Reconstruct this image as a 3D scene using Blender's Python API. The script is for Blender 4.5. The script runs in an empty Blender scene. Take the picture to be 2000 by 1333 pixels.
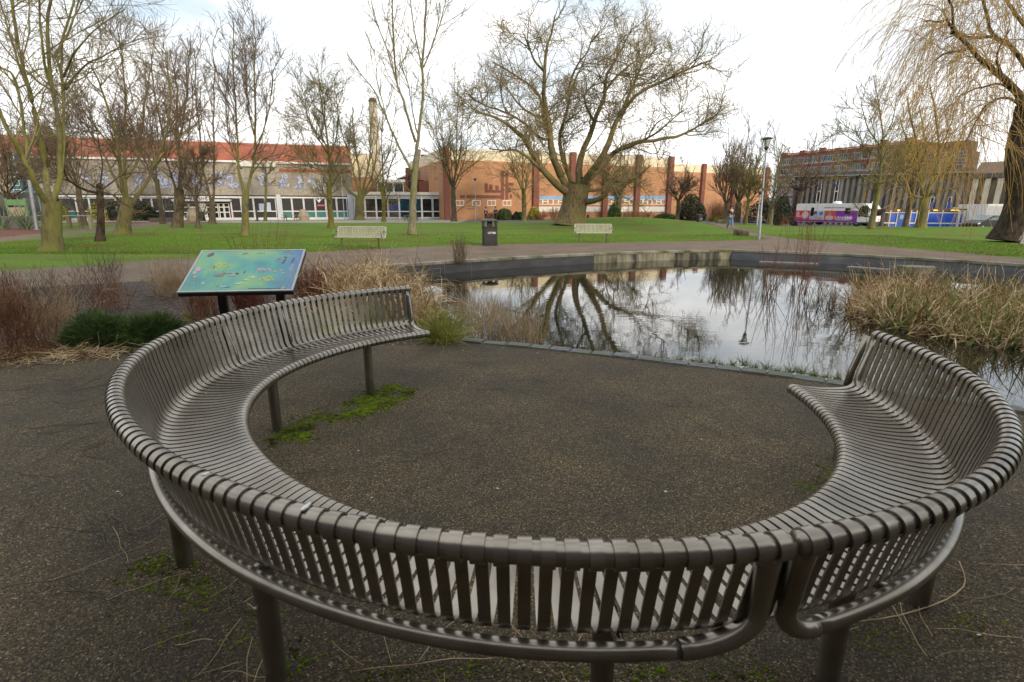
import bpy, bmesh, math, random
import numpy as np
from math import sin, cos, pi, radians
from mathutils import Matrix, Vector, noise as mnoise
from mathutils.geometry import delaunay_2d_cdt

S = bpy.context.scene
C = S.collection

# ------------------------------------------------------------------ camera
F, PITCH, ROLL, CAMH = 1020.0, 0.250, 0.002, 1.65      # focal length in pixels of the 2000 px wide photograph
cp, sp, cr, sr = cos(PITCH), sin(PITCH), cos(ROLL), sin(ROLL)
right = Vector((cr, sr * sp, sr * cp))
up = Vector((-sr, cr * sp, cr * cp))
fwd = Vector((0, cp, -sp))
cam = bpy.data.cameras.new('camera')
cam.sensor_width = 36
cam.lens = F / 2000 * 36
cam.clip_start = 0.05
cam.clip_end = 3000
cam.dof.use_dof = True
cam.dof.focus_distance = 7.5
cam.dof.aperture_fstop = 5.0
camo = bpy.data.objects.new('camera', cam)
camo.matrix_world = Matrix(((right.x, up.x, -fwd.x, 0), (right.y, up.y, -fwd.y, 0), (right.z, up.z, -fwd.z, CAMH), (0, 0, 0, 1)))
C.objects.link(camo)
S.camera = camo

# ------------------------------------------------------------------ light
SUN_EL, SUN_AZ = radians(17), radians(142)      # azimuth clockwise from +y: behind the camera, to the right
sun = bpy.data.lights.new('sun', 'SUN')
sun.energy = 3.0
sun.angle = radians(12)
sun.color = (1.0, 0.83, 0.62)
suno = bpy.data.objects.new('sun', sun)
sd = Vector((sin(SUN_AZ) * cos(SUN_EL), cos(SUN_AZ) * cos(SUN_EL), sin(SUN_EL)))
suno.rotation_euler = sd.to_track_quat('Z', 'Y').to_euler()
C.objects.link(suno)
W = bpy.data.worlds.new('World')
S.world = W
W.use_nodes = True
nt = W.node_tree
for n in list(nt.nodes): nt.nodes.remove(n)
N, L = nt.nodes.new, nt.links.new
out = N('ShaderNodeOutputWorld'); bg = N('ShaderNodeBackground'); bg2 = N('ShaderNodeBackground')
sky = N('ShaderNodeTexSky'); sky.sky_type = 'NISHITA'; sky.sun_disc = False
sky.sun_elevation = SUN_EL; sky.sun_rotation = SUN_AZ
sky.air_density = 1.0; sky.dust_density = 1.5
bg.inputs[1].default_value = 0.15
L(sky.outputs[0], bg.inputs[0])
tc = N('ShaderNodeTexCoord'); mp = N('ShaderNodeMapping'); mp.inputs['Scale'].default_value = (1.0, 1.0, 2.6)
mp.inputs['Rotation'].default_value = (0.2, 0.1, 0.5)
ns = N('ShaderNodeTexNoise'); ns.inputs['Scale'].default_value = 2.1; ns.inputs['Detail'].default_value = 7; ns.inputs['Roughness'].default_value = 0.55
rp = N('ShaderNodeValToRGB'); rp.color_ramp.elements[0].position = 0.30; rp.color_ramp.elements[1].position = 0.62
rp.color_ramp.elements[0].color = (0.75, 0.75, 0.75, 1); rp.color_ramp.elements[1].color = (1, 1, 1, 1)
L(tc.outputs['Generated'], mp.inputs[0]); L(mp.outputs[0], ns.inputs['Vector']); L(ns.outputs[0], rp.inputs[0])
cl = N('ShaderNodeValToRGB'); cl.color_ramp.elements[0].color = (0.50, 0.58, 0.66, 1); cl.color_ramp.elements[1].color = (1.0, 0.985, 0.965, 1)
cl.color_ramp.elements[0].position = 0.36; cl.color_ramp.elements[1].position = 0.58
L(ns.outputs[0], cl.inputs[0]); L(cl.outputs[0], bg2.inputs[0])
bg2.inputs[1].default_value = 1.6
mx = N('ShaderNodeMixShader')
L(rp.outputs[0], mx.inputs[0]); L(bg.outputs[0], mx.inputs[1]); L(bg2.outputs[0], mx.inputs[2]); L(mx.outputs[0], out.inputs[0])
S.view_settings.view_transform = 'Standard'
S.view_settings.look = 'None'
S.view_settings.exposure = 0.08
S.view_settings.gamma = 1.0
S.view_settings.use_curve_mapping = False
S.cycles.max_bounces = 6
S.cycles.diffuse_bounces = 3
S.cycles.glossy_bounces = 3
S.cycles.transmission_bounces = 3
S.cycles.transparent_max_bounces = 6
S.cycles.caustics_reflective = False
S.cycles.caustics_refractive = False

# ------------------------------------------------------------------ pixels to places
def ray(px, py):
    return (right * ((px - 1000) / F) + up * (-(py - 666.5) / F) + fwd)
def sstep(a, b, t):
    t = min(1, max(0, (t - a) / (b - a)))
    return t * t * (3 - 2 * t)
def h(x, y):
    """height of the land"""
    z = 0.85 * math.exp(-((x - 10.5) ** 2 / 66 + (y - 50) ** 2 / 36))
    if y > 1:
        z -= 0.62 * sstep(50, 58, y) * sstep(0.47, 0.53, x / y)
    return z
def at(px, py, z=0.0):
    d = ray(px, py)
    t = (z - CAMH) / d.z
    return Vector((d.x * t, d.y * t, z))
def G(px, py):
    """the spot of land seen at this pixel"""
    z = 0.0
    for _ in range(12):
        p = at(px, min(py, 640 + 800), z)
        z = 0.5 * z + 0.5 * h(p.x, p.y)
    return Vector((p.x, p.y, h(p.x, p.y)))
def Q(px, py, Y):
    d = ray(px, py)
    t = Y / d.y
    return Vector((d.x * t, Y, CAMH + d.z * t))

# ------------------------------------------------------------------ materials
def newmat(name):
    m = bpy.data.materials.new(name)
    m.use_nodes = True
    t = m.node_tree
    return m, t, t.nodes.new, t.links.new, t.nodes['Principled BSDF']
def setspec(b, v):
    b.inputs['Specular IOR Level'].default_value = v
def M(name, c1, c2=None, scale=4.0, rough=0.7, bump=0.0, bscale=None, metal=0.0, spec=0.5, detail=4, lo=0.35, hi=0.65, stretch=(1, 1, 1), coat=0.0, c3=None, scale3=0.6, lo3=0.45, hi3=0.6, bdist=0.01):
    """noise mottled surface; c3 adds larger blotches"""
    m, t, N, L, b = newmat(name)
    b.inputs['Roughness'].default_value = rough
    b.inputs['Metallic'].default_value = metal
    setspec(b, spec)
    if coat: b.inputs['Coat Weight'].default_value = coat; b.inputs['Coat Roughness'].default_value = 0.1
    tc = N('ShaderNodeTexCoord'); mp = N('ShaderNodeMapping'); mp.inputs['Scale'].default_value = stretch
    L(tc.outputs['Object'], mp.inputs[0])
    if c2 is None: c2 = tuple(min(1, v * 1.25) for v in c1)
    n = N('ShaderNodeTexNoise'); n.inputs['Scale'].default_value = scale; n.inputs['Detail'].default_value = detail
    L(mp.outputs[0], n.inputs['Vector'])
    r = N('ShaderNodeValToRGB')
    r.color_ramp.elements[0].position = lo; r.color_ramp.elements[1].position = hi
    r.color_ramp.elements[0].color = (*c1, 1); r.color_ramp.elements[1].color = (*c2, 1)
    L(n.outputs[0], r.inputs[0])
    col = r.outputs[0]
    if c3:
        n3 = N('ShaderNodeTexNoise'); n3.inputs['Scale'].default_value = scale3; n3.inputs['Detail'].default_value = 5
        L(mp.outputs[0], n3.inputs['Vector'])
        r3 = N('ShaderNodeMapRange'); r3.inputs[1].default_value = lo3; r3.inputs[2].default_value = hi3
        L(n3.outputs[0], r3.inputs[0])
        x = N('ShaderNodeMix'); x.data_type = 'RGBA'
        L(r3.outputs[0], x.inputs[0]); L(col, x.inputs[6]); x.inputs[7].default_value = (*c3, 1)
        col = x.outputs[2]
    L(col, b.inputs['Base Color'])
    if bump:
        n2 = N('ShaderNodeTexNoise'); n2.inputs['Scale'].default_value = bscale or scale * 3; n2.inputs['Detail'].default_value = 4
        L(mp.outputs[0], n2.inputs['Vector'])
        bp = N('ShaderNodeBump'); bp.inputs['Strength'].default_value = bump; bp.inputs['Distance'].default_value = bdist
        L(n2.outputs[0], bp.inputs['Height']); L(bp.outputs[0], b.inputs['Normal'])
    return m
def Mbrick(name, c1, c2, mortar, bw=0.23, bh=0.075, rough=0.85, facade=True):
    m, t, N, L, b = newmat(name)
    b.inputs['Roughness'].default_value = rough; setspec(b, 0.3)
    tc = N('ShaderNodeTexCoord'); sx = N('ShaderNodeSeparateXYZ'); cx = N('ShaderNodeCombineXYZ'); ad = N('ShaderNodeMath')
    L(tc.outputs['Object'], sx.inputs[0]); L(sx.outputs[0], ad.inputs[0]); L(sx.outputs[1], ad.inputs[1])
    L(ad.outputs[0], cx.inputs[0]); L(sx.outputs[2], cx.inputs[1])
    k = N('ShaderNodeTexBrick'); k.inputs['Scale'].default_value = 1.0
    k.inputs['Brick Width'].default_value = bw; k.inputs['Row Height'].default_value = bh; k.inputs['Mortar Size'].default_value = 0.01
    k.inputs['Color1'].default_value = (*c1, 1); k.inputs['Color2'].default_value = (*c2, 1); k.inputs['Mortar'].default_value = (*mortar, 1)
    L(cx.outputs[0], k.inputs[0])
    n = N('ShaderNodeTexNoise'); n.inputs['Scale'].default_value = 0.5; n.inputs['Detail'].default_value = 5
    L(tc.outputs['Object'], n.inputs['Vector'])
    r = N('ShaderNodeMapRange'); r.inputs[1].default_value = 0.3; r.inputs[2].default_value = 0.7; r.inputs[3].default_value = 0.82; r.inputs[4].default_value = 1.12
    L(n.outputs[0], r.inputs[0])
    x = N('ShaderNodeMix'); x.data_type = 'RGBA'; x.blend_type = 'MULTIPLY'; x.inputs[0].default_value = 1.0
    L(k.outputs[0], x.inputs[6]); L(r.outputs[0], x.inputs[7]); L(x.outputs[2], b.inputs['Base Color'])
    return m
def Mglass(name, c, rough=0.06):
    m, t, N, L, b = newmat(name)
    b.inputs['Roughness'].default_value = rough
    setspec(b, 0.5)
    tc = N('ShaderNodeTexCoord'); n = N('ShaderNodeTexNoise'); n.inputs['Scale'].default_value = 0.55; n.inputs['Detail'].default_value = 3
    L(tc.outputs['Object'], n.inputs['Vector'])
    r = N('ShaderNodeValToRGB'); r.color_ramp.elements[0].position = 0.35; r.color_ramp.elements[1].position = 0.7
    r.color_ramp.elements[0].color = (*[v * 0.3 for v in c], 1); r.color_ramp.elements[1].color = (*[min(1, v * 1.5) for v in c], 1)
    L(n.outputs[0], r.inputs[0]); L(r.outputs[0], b.inputs['Base Color'])
    return m
def Memit(name, c, s):
    m, t, N, L, b = newmat(name)
    b.inputs['Base Color'].default_value = (*c, 1); b.inputs['Emission Color'].default_value = (*c, 1); b.inputs['Emission Strength'].default_value = s
    return m

# ------------------------------------------------------------------ objects
def tag(o, label=None, cat=None, group=None, kind=None):
    if label: o['label'] = label
    if cat: o['category'] = cat
    if group: o['group'] = group
    if kind: o['kind'] = kind
    return o
def thing(name, label, cat, loc=(0, 0, 0), rotz=0.0, group=None):
    o = bpy.data.objects.new(name, None)
    o.empty_display_size = 0.2
    C.objects.link(o); o.location = loc; o.rotation_euler = (0, 0, rotz)
    return tag(o, label, cat, group)
def link(name, me, m, parent=None, smooth=False):
    if m is not None: me.materials.append(m)
    if smooth: me.polygons.foreach_set('use_smooth', [True] * len(me.polygons))
    o = bpy.data.objects.new(name, me)
    C.objects.link(o)
    if parent: o.parent = parent
    return o
def dup(root, loc=None, rotz=None, label=None, scale=None):
    r = root.copy(); C.objects.link(r)
    if loc is not None: r.location = loc
    if rotz is not None: r.rotation_euler = (0, 0, rotz)
    if scale is not None: r.scale = (scale,) * 3 if not hasattr(scale, '__len__') else scale
    if label: r['label'] = label
    for ch in list(root.children):
        c = ch.copy(); C.objects.link(c); c.parent = r
        for g in list(ch.children):
            d = g.copy(); C.objects.link(d); d.parent = c
    return r
class MB:
    """collects shapes, then links them as one mesh object"""
    def __init__(s): s.v = []; s.f = []
    def add(s, vs, fs):
        k = len(s.v); s.v += [tuple(v) for v in vs]; s.f += [tuple(i + k for i in f) for f in fs]; return s
    def box(s, x0, x1, y0, y1, z0, z1):
        if x0 > x1: x0, x1 = x1, x0
        if y0 > y1: y0, y1 = y1, y0
        if z0 > z1: z0, z1 = z1, z0
        return s.add([(x0, y0, z0), (x1, y0, z0), (x1, y1, z0), (x0, y1, z0), (x0, y0, z1), (x1, y0, z1), (x1, y1, z1), (x0, y1, z1)],
                     [(0, 3, 2, 1), (4, 5, 6, 7), (0, 1, 5, 4), (1, 2, 6, 5), (2, 3, 7, 6), (3, 0, 4, 7)])
    def prism(s, poly, y0, y1):
        """polygon in x,z (counter-clockwise seen from -y) pushed along y"""
        n = len(poly)
        vs = [(x, y0, z) for x, z in poly] + [(x, y1, z) for x, z in poly]
        return s.add(vs, [tuple(range(n)), tuple(range(2 * n - 1, n - 1, -1))] + [(i + n, (i + 1) % n + n, (i + 1) % n, i) for i in range(n)])
    def slab(s, poly, z0, z1):
        n = len(poly)
        vs = [(x, y, z0) for x, y in poly] + [(x, y, z1) for x, y in poly]
        return s.add(vs, [tuple(range(n - 1, -1, -1)), tuple(range(n, 2 * n))] + [(i, (i + 1) % n, (i + 1) % n + n, i + n) for i in range(n)])
    def tube(s, pts, r, k=10, caps=True):
        pts = [Vector(p) for p in pts]; n = len(pts)
        rs = r if hasattr(r, '__len__') else [r] * n
        ref = None; k0 = len(s.v); vs = []; fs = []
        for i, p in enumerate(pts):
            t = (pts[min(i + 1, n - 1)] - pts[max(i - 1, 0)]).normalized()
            if ref is None:
                ref = Vector((0, 0, 1)) if abs(t.z) < 0.9 else Vector((1, 0, 0))
            a = (ref - t * ref.dot(t)).normalized(); ref = a; b = t.cross(a)
            for j in range(k):
                g = 2 * pi * j / k
                vs.append(p + (a * cos(g) + b * sin(g)) * rs[i])
        for i in range(n - 1):
            for j in range(k):
                fs.append((i * k + j, i * k + (j + 1) % k, (i + 1) * k + (j + 1) % k, (i + 1) * k + j))
        if caps: fs += [tuple(range(k - 1, -1, -1)), tuple(range((n - 1) * k, n * k))]
        return s.add(vs, fs)
    def lathe(s, prof, k=16, cx=0, cy=0):
        vs = []; fs = []; n = len(prof)
        for r, z in prof:
            for j in range(k):
                g = 2 * pi * j / k; vs.append((cx + r * cos(g), cy + r * sin(g), z))
        for i in range(n - 1):
            for j in range(k):
                fs.append((i * k + j, i * k + (j + 1) % k, (i + 1) * k + (j + 1) % k, (i + 1) * k + j))
        fs += [tuple(range(k - 1, -1, -1)), tuple(range((n - 1) * k, n * k))]
        return s.add(vs, fs)
    def build(s, name, m, parent=None, smooth=False, bevel=0, offset=None, auto=False):
        me = bpy.data.meshes.new(name)
        v = s.v if offset is None else [(a[0] - offset[0], a[1] - offset[1], a[2] - offset[2]) for a in s.v]
        me.from_pydata(v, [], s.f)
        if bevel:
            bm = bmesh.new(); bm.from_mesh(me)
            bmesh.ops.bevel(bm, geom=bm.edges[:], offset=bevel, segments=2, affect='EDGES', clamp_overlap=True)
            bm.to_mesh(me); bm.free()
        o = link(name, me, m, parent, smooth or auto)
        if auto:
            try: me.set_sharp_from_angle(angle=radians(40))
            except Exception: pass
        return o
def npmesh(name, V, Q4, m, parent=None, smooth=False, offset=None):
    V = np.asarray(V, dtype=np.float32).reshape(-1, 3)
    if offset is not None: V = V - np.array(offset, dtype=np.float32)
    Q4 = np.asarray(Q4, dtype=np.int32).reshape(-1, 4)
    me = bpy.data.meshes.new(name)
    me.vertices.add(len(V)); me.vertices.foreach_set('co', V.ravel())
    me.loops.add(Q4.size); me.loops.foreach_set('vertex_index', Q4.ravel())
    me.polygons.add(len(Q4))
    me.polygons.foreach_set('loop_start', np.arange(0, Q4.size, 4, dtype=np.int32))
    me.polygons.foreach_set('loop_total', np.full(len(Q4), 4, dtype=np.int32))
    me.update(calc_edges=True)
    return link(name, me, m, parent, smooth)
def text_mesh(name, body, size, m, parent, loc, rot, bold=0.0, depth=0.004, align='CENTER'):
    cu = bpy.data.curves.new(name, 'FONT')
    cu.body = body; cu.size = size; cu.align_x = align; cu.align_y = 'CENTER'; cu.extrude = depth; cu.offset = bold; cu.resolution_u = 3
    o = bpy.data.objects.new(name, cu); C.objects.link(o)
    me = bpy.data.meshes.new_from_object(o.evaluated_get(bpy.context.evaluated_depsgraph_get()))
    C.objects.unlink(o); bpy.data.objects.remove(o)
    r = link(name, me, m, parent)
    r.location = loc; r.rotation_euler = rot
    return r

# ------------------------------------------------------------------ branches, blades, leaves (numpy)
def unit(a):
    return a / np.maximum(np.linalg.norm(a, axis=-1, keepdims=True), 1e-9)
def perp(T, rng):
    r = rng.normal(size=T.shape)
    return unit(r - T * (r * T).sum(-1, keepdims=True))
def lines(P0, D, Ln, n, trop, wig, rng):
    B = len(P0); P = np.zeros((B, n, 3)); P[:, 0] = P0; d = unit(D); st = (Ln / (n - 1))[:, None]
    for j in range(1, n):
        d = unit(d + np.asarray(trop) + rng.normal(0, wig, (B, 3)))
        P[:, j] = P[:, j - 1] + d * st
    return P
def tubes_np(P, R, k):
    B, n, _ = P.shape
    T = np.empty_like(P); T[:, 1:-1] = P[:, 2:] - P[:, :-2]; T[:, 0] = P[:, 1] - P[:, 0]; T[:, -1] = P[:, -1] - P[:, -2]
    T = unit(T)
    ref = np.where(np.abs(T[:, :1, 2:3]) < 0.8, np.array([0, 0, 1.0]), np.array([1.0, 0, 0]))
    A = unit(ref - T * (ref * T).sum(-1, keepdims=True)); Bn = np.cross(T, A)
    g = np.arange(k) * 2 * pi / k
    V = P[:, :, None] + R[:, :, None, None] * (A[:, :, None] * np.cos(g)[:, None] + Bn[:, :, None] * np.sin(g)[:, None])
    i = np.arange(n - 1)[:, None] * k; j = np.arange(k)[None]
    q = np.stack([i + j, i + (j + 1) % k, i + k + (j + 1) % k, i + k + j], -1).reshape(-1, 4)
    Qd = (np.arange(B) * n * k)[:, None, None] + q[None]
    return V.reshape(-1, 3), Qd.reshape(-1, 4)
def join(parts):
    Vs, Qs, k = [], [], 0
    for V, q in parts:
        Vs.append(V); Qs.append(q + k); k += len(V)
    return np.concatenate(Vs), np.concatenate(Qs)
def spawn(P, R, lv, rng):
    """side branches: rate per metre of parent, from t0 on, at an angle, of a length"""
    B, n, _ = P.shape
    plen = np.linalg.norm(np.diff(P, axis=1), axis=2).sum(1)
    t0 = lv.get('t0', 0.2); t1 = lv.get('t1', 1.0)
    cnt = rng.poisson(np.maximum(lv['rate'] * plen * (t1 - t0), 0.01)); cnt = np.maximum(cnt, lv.get('min', 0))
    idx = np.repeat(np.arange(B), cnt); K = len(idx)
    t = rng.uniform(t0, t1, K) ; f = t * (n - 1); i = np.minimum(f.astype(int), n - 2); u = (f - i)[:, None]
    p = P[idx, i] * (1 - u) + P[idx, i + 1] * u
    T = unit(P[idx, i + 1] - P[idx, i]); r = R[idx, i] * (1 - u[:, 0]) + R[idx, i + 1] * u[:, 0]
    a = np.radians(rng.normal(lv['ang'], lv.get('asd', 10), K))[:, None]
    pr = perp(T, rng)
    if 'bias' in lv: pr = unit(pr + np.asarray(lv['bias']))
    D = T * np.cos(a) + pr * np.sin(a)
    Ln = lv['len'] * (1 - lv.get('tl', 0.5) * t) * rng.uniform(0.55, 1.25, K)
    if lv.get('rel'): Ln = np.minimum(Ln, plen[idx] * lv['rel'])
    C2 = lines(p, D, Ln, lv.get('n', 5), lv.get('trop', (0, 0, 0.05)), lv.get('wig', 0.1), rng)
    rb = np.minimum(r * 0.75, lv['r'] * (0.5 + 0.5 * Ln / max(lv['len'], 1e-6)))
    s = np.linspace(1, lv.get('tip', 0.3), lv.get('n', 5))
    return C2, rb[:, None] * s[None]
def catmull(pts, n):
    pts = np.asarray(pts, float); m = len(pts)
    if m == 2: return pts[0] + (pts[1] - pts[0]) * np.linspace(0, 1, n)[:, None]
    ext = np.concatenate([[2 * pts[0] - pts[1]], pts, [2 * pts[-1] - pts[-2]]])
    u = np.linspace(0, m - 1, n); i = np.minimum(u.astype(int), m - 2); f = (u - i)[:, None]
    a, b, c, d = ext[i], ext[i + 1], ext[i + 2], ext[i + 3]
    return 0.5 * (2 * b + (c - a) * f + (2 * a - 5 * b + 4 * c - d) * f ** 2 + (3 * b - a - 3 * c + d) * f ** 3)
def blades(P0, D, Ln, width, droop, n, rng, wig=0.05):
    """thin ribbons that bend over"""
    P = lines(P0, D, Ln, n, (0, 0, -droop), wig, rng)
    T = unit(np.gradient(P, axis=1)); side = unit(np.cross(T[:, 0], rng.normal(size=(len(P0), 3))))
    w = width[:, None] * np.linspace(1, 0.15, n)[None] * 0.5
    Va = P + side[:, None] * w[:, :, None]; Vb = P - side[:, None] * w[:, :, None]
    V = np.stack([Va, Vb], 2).reshape(-1, 3)
    i = np.arange(n - 1) * 2
    q = np.stack([i, i + 1, i + 3, i + 2], -1)
    Qd = (np.arange(len(P0)) * n * 2)[:, None, None] + q[None]
    return V, Qd.reshape(-1, 4)
def leaves(Pc, size, rng, flat=0.0, aspect=0.5):
    """small leaf quads"""
    K = len(Pc); a = unit(rng.normal(size=(K, 3))); 
    if flat: a[:, 2] *= (1 - flat); a = unit(a)
    b = perp(a, rng); s = (size * rng.uniform(0.6, 1.3, K))[:, None]
    V = np.stack([Pc - a * s, Pc + b * s * aspect, Pc + a * s, Pc - b * s * aspect], 1).reshape(-1, 3)
    return V, np.arange(4 * K).reshape(-1, 4)
# ------------------------------------------------------------------ colours
m_metal = M('bench_paint', (0.235, 0.208, 0.172), (0.300, 0.272, 0.230), 9, rough=0.27, bump=0.06, bscale=260, metal=0.8, spec=0.5, c3=(0.150, 0.126, 0.094), scale3=2.2, lo3=0.48, hi3=0.75, bdist=0.002)
m_metal_pale = M('pale_bench_paint', (0.33, 0.31, 0.25), (0.40, 0.38, 0.31), 6, rough=0.45, spec=0.4)
m_steel = M('steel', (0.24, 0.26, 0.29), (0.30, 0.32, 0.36), 5, rough=0.45, metal=0.3)
m_black = M('black_plastic', (0.018, 0.019, 0.022), (0.028, 0.03, 0.033), 8, rough=0.45)
m_white = M('white_paint', (0.72, 0.72, 0.70), (0.80, 0.80, 0.79), 3, rough=0.5)
m_stone = M('granite', (0.085, 0.085, 0.082), (0.16, 0.16, 0.152), 14, rough=0.85, bump=0.4, c3=(0.10, 0.11, 0.08), scale3=2.5)

# ground covers
def ground_material(name, cols, vscale, blot, blot2, rough=0.85, bump=0.6, specks=None):
    """a bed of small stones: each cell its own tone, larger worn and mossy areas over it"""
    m, t, N, L, b = newmat(name)
    setspec(b, 0.35)
    tc = N('ShaderNodeTexCoord')
    v = N('ShaderNodeTexVoronoi'); v.inputs['Scale'].default_value = vscale; v.feature = 'F1'
    L(tc.outputs['Object'], v.inputs['Vector'])
    sx = N('ShaderNodeSeparateColor'); L(v.outputs['Color'], sx.inputs[0])
    r = N('ShaderNodeValToRGB'); r.color_ramp.interpolation = 'LINEAR'
    els = r.color_ramp.elements
    for i, (p, c) in enumerate(cols):
        e = els[i] if i < 2 else els.new(p)
        e.position = p; e.color = (*c, 1)
    L(sx.outputs[0], r.inputs[0])
    n = N('ShaderNodeTexNoise'); n.inputs['Scale'].default_value = 0.9; n.inputs['Detail'].default_value = 6; n.inputs['Roughness'].default_value = 0.6
    L(tc.outputs['Object'], n.inputs['Vector'])
    mr = N('ShaderNodeMapRange'); mr.inputs[1].default_value = 0.35; mr.inputs[2].default_value = 0.68; mr.inputs[3].default_value = blot[0]; mr.inputs[4].default_value = blot[1]
    L(n.outputs[0], mr.inputs[0])
    x = N('ShaderNodeMix'); x.data_type = 'RGBA'; x.blend_type = 'MULTIPLY'; x.inputs[0].default_value = 1
    L(r.outputs[0], x.inputs[6]); L(mr.outputs[0], x.inputs[7])
    n2 = N('ShaderNodeTexNoise'); n2.inputs['Scale'].default_value = 1.7; n2.inputs['Detail'].default_value = 8; n2.inputs['Roughness'].default_value = 0.7
    L(tc.outputs['Object'], n2.inputs['Vector'])
    m2 = N('ShaderNodeMapRange'); m2.inputs[1].default_value = 0.52; m2.inputs[2].default_value = 0.72; m2.inputs[3].default_value = 0; m2.inputs[4].default_value = blot2[3]
    L(n2.outputs[0], m2.inputs[0])
    x2 = N('ShaderNodeMix'); x2.data_type = 'RGBA'
    L(m2.outputs[0], x2.inputs[0]); L(x.outputs[2], x2.inputs[6]); x2.inputs[7].default_value = (*blot2[:3], 1)
    L(x2.outputs[2], b.inputs['Base Color'])
    rr = N('ShaderNodeMapRange'); rr.inputs[3].default_value = rough - 0.2; rr.inputs[4].default_value = rough + 0.1
    L(n.outputs[0], rr.inputs[0]); L(rr.outputs[0], b.inputs['Roughness'])
    bp = N('ShaderNodeBump'); bp.inputs['Strength'].default_value = bump; bp.inputs['Distance'].default_value = 0.006
    L(v.outputs['Distance'], bp.inputs['Height']); bp.invert = True; L(bp.outputs[0], b.inputs['Normal'])
    return m
m_patio = ground_material('gravelly_asphalt', [(0, (0.010, 0.007, 0.003)), (0.5, (0.048, 0.034, 0.016)), (0.85, (0.106, 0.075, 0.035)), (0.96, (0.180, 0.135, 0.070)), (1, (0.33, 0.27, 0.18))], 165, (0.55, 1.40), (0.022, 0.026, 0.010, 0.55))
m_path = ground_material('brown_path', [(0, (0.085, 0.058, 0.037)), (0.5, (0.140, 0.098, 0.064)), (0.9, (0.185, 0.132, 0.088)), (1, (0.25, 0.195, 0.14))], 40, (0.72, 1.25), (0.10, 0.085, 0.06, 0.5), bump=0.3)
m_plaza = M('plaza_paving', (0.24, 0.225, 0.20), (0.30, 0.285, 0.26), 1.2, rough=0.85, bump=0.1)
m_road = M('road_asphalt', (0.075, 0.075, 0.078), (0.10, 0.10, 0.10), 2.0, rough=0.85)
m_soil = ground_material('dark_mulch', [(0, (0.010, 0.007, 0.006)), (0.5, (0.032, 0.020, 0.015)), (0.85, (0.07, 0.042, 0.028)), (1, (0.16, 0.12, 0.085))], 34, (0.7, 1.2), (0.035, 0.032, 0.018, 0.5), bump=1.0)
m_bark = ground_material('red_bark_chips', [(0, (0.06, 0.018, 0.010)), (0.5, (0.13, 0.042, 0.022)), (1, (0.22, 0.08, 0.045))], 20, (0.7, 1.2), (0.06, 0.035, 0.02, 0.5), bump=1.0)
def grass_material():
    m, t, N, L, b = newmat('mown_grass')
    b.inputs['Roughness'].default_value = 0.9; setspec(b, 0.1)
    tc = N('ShaderNodeTexCoord')
    def noise(s, d, st=(1, 1, 1)):
        mp = N('ShaderNodeMapping'); mp.inputs['Scale'].default_value = st; L(tc.outputs['Object'], mp.inputs[0])
        n = N('ShaderNodeTexNoise'); n.inputs['Scale'].default_value = s; n.inputs['Detail'].default_value = d; n.inputs['Roughness'].default_value = 0.65
        L(mp.outputs[0], n.inputs['Vector']); return n
    def ramp(n, stops):
        r = N('ShaderNodeValToRGB')
        for i, (p, c) in enumerate(stops):
            e = r.color_ramp.elements[i] if i < 2 else r.color_ramp.elements.new(p)
            e.position = p; e.color = (*c, 1)
        L(n.outputs[0], r.inputs[0]); return r
    fine = ramp(noise(11, 7), [(0.30, (0.040, 0.092, 0.008)), (0.5, (0.090, 0.190, 0.018)), (0.68, (0.165, 0.280, 0.040))])
    mid = noise(0.55, 6, (1, 2.2, 1))
    mr = N('ShaderNodeMapRange'); mr.inputs[1].default_value = 0.46; mr.inputs[2].default_value = 0.70; mr.inputs[4].default_value = 0.72
    L(mid.outputs[0], mr.inputs[0])
    x = N('ShaderNodeMix'); x.data_type = 'RGBA'
    L(mr.outputs[0], x.inputs[0]); L(fine.outputs[0], x.inputs[6]); x.inputs[7].default_value = (0.150, 0.170, 0.030, 1)
    big = noise(0.23, 5, (1, 1.6, 1))
    m2 = N('ShaderNodeMapRange'); m2.inputs[1].default_value = 0.47; m2.inputs[2].default_value = 0.63; m2.inputs[4].default_value = 0.85
    L(big.outputs[0], m2.inputs[0])
    x2 = N('ShaderNodeMix'); x2.data_type = 'RGBA'
    L(m2.outputs[0], x2.inputs[0]); L(x.outputs[2], x2.inputs[6]); x2.inputs[7].default_value = (0.125, 0.105, 0.035, 1)
    L(x2.outputs[2], b.inputs['Base Color'])
    bp = N('ShaderNodeBump'); bp.inputs['Strength'].default_value = 0.7; bp.inputs['Distance'].default_value = 0.05
    f2 = noise(16, 5); L(f2.outputs[0], bp.inputs['Height']); L(bp.outputs[0], b.inputs['Normal'])
    return m
m_grass = grass_material()

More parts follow.
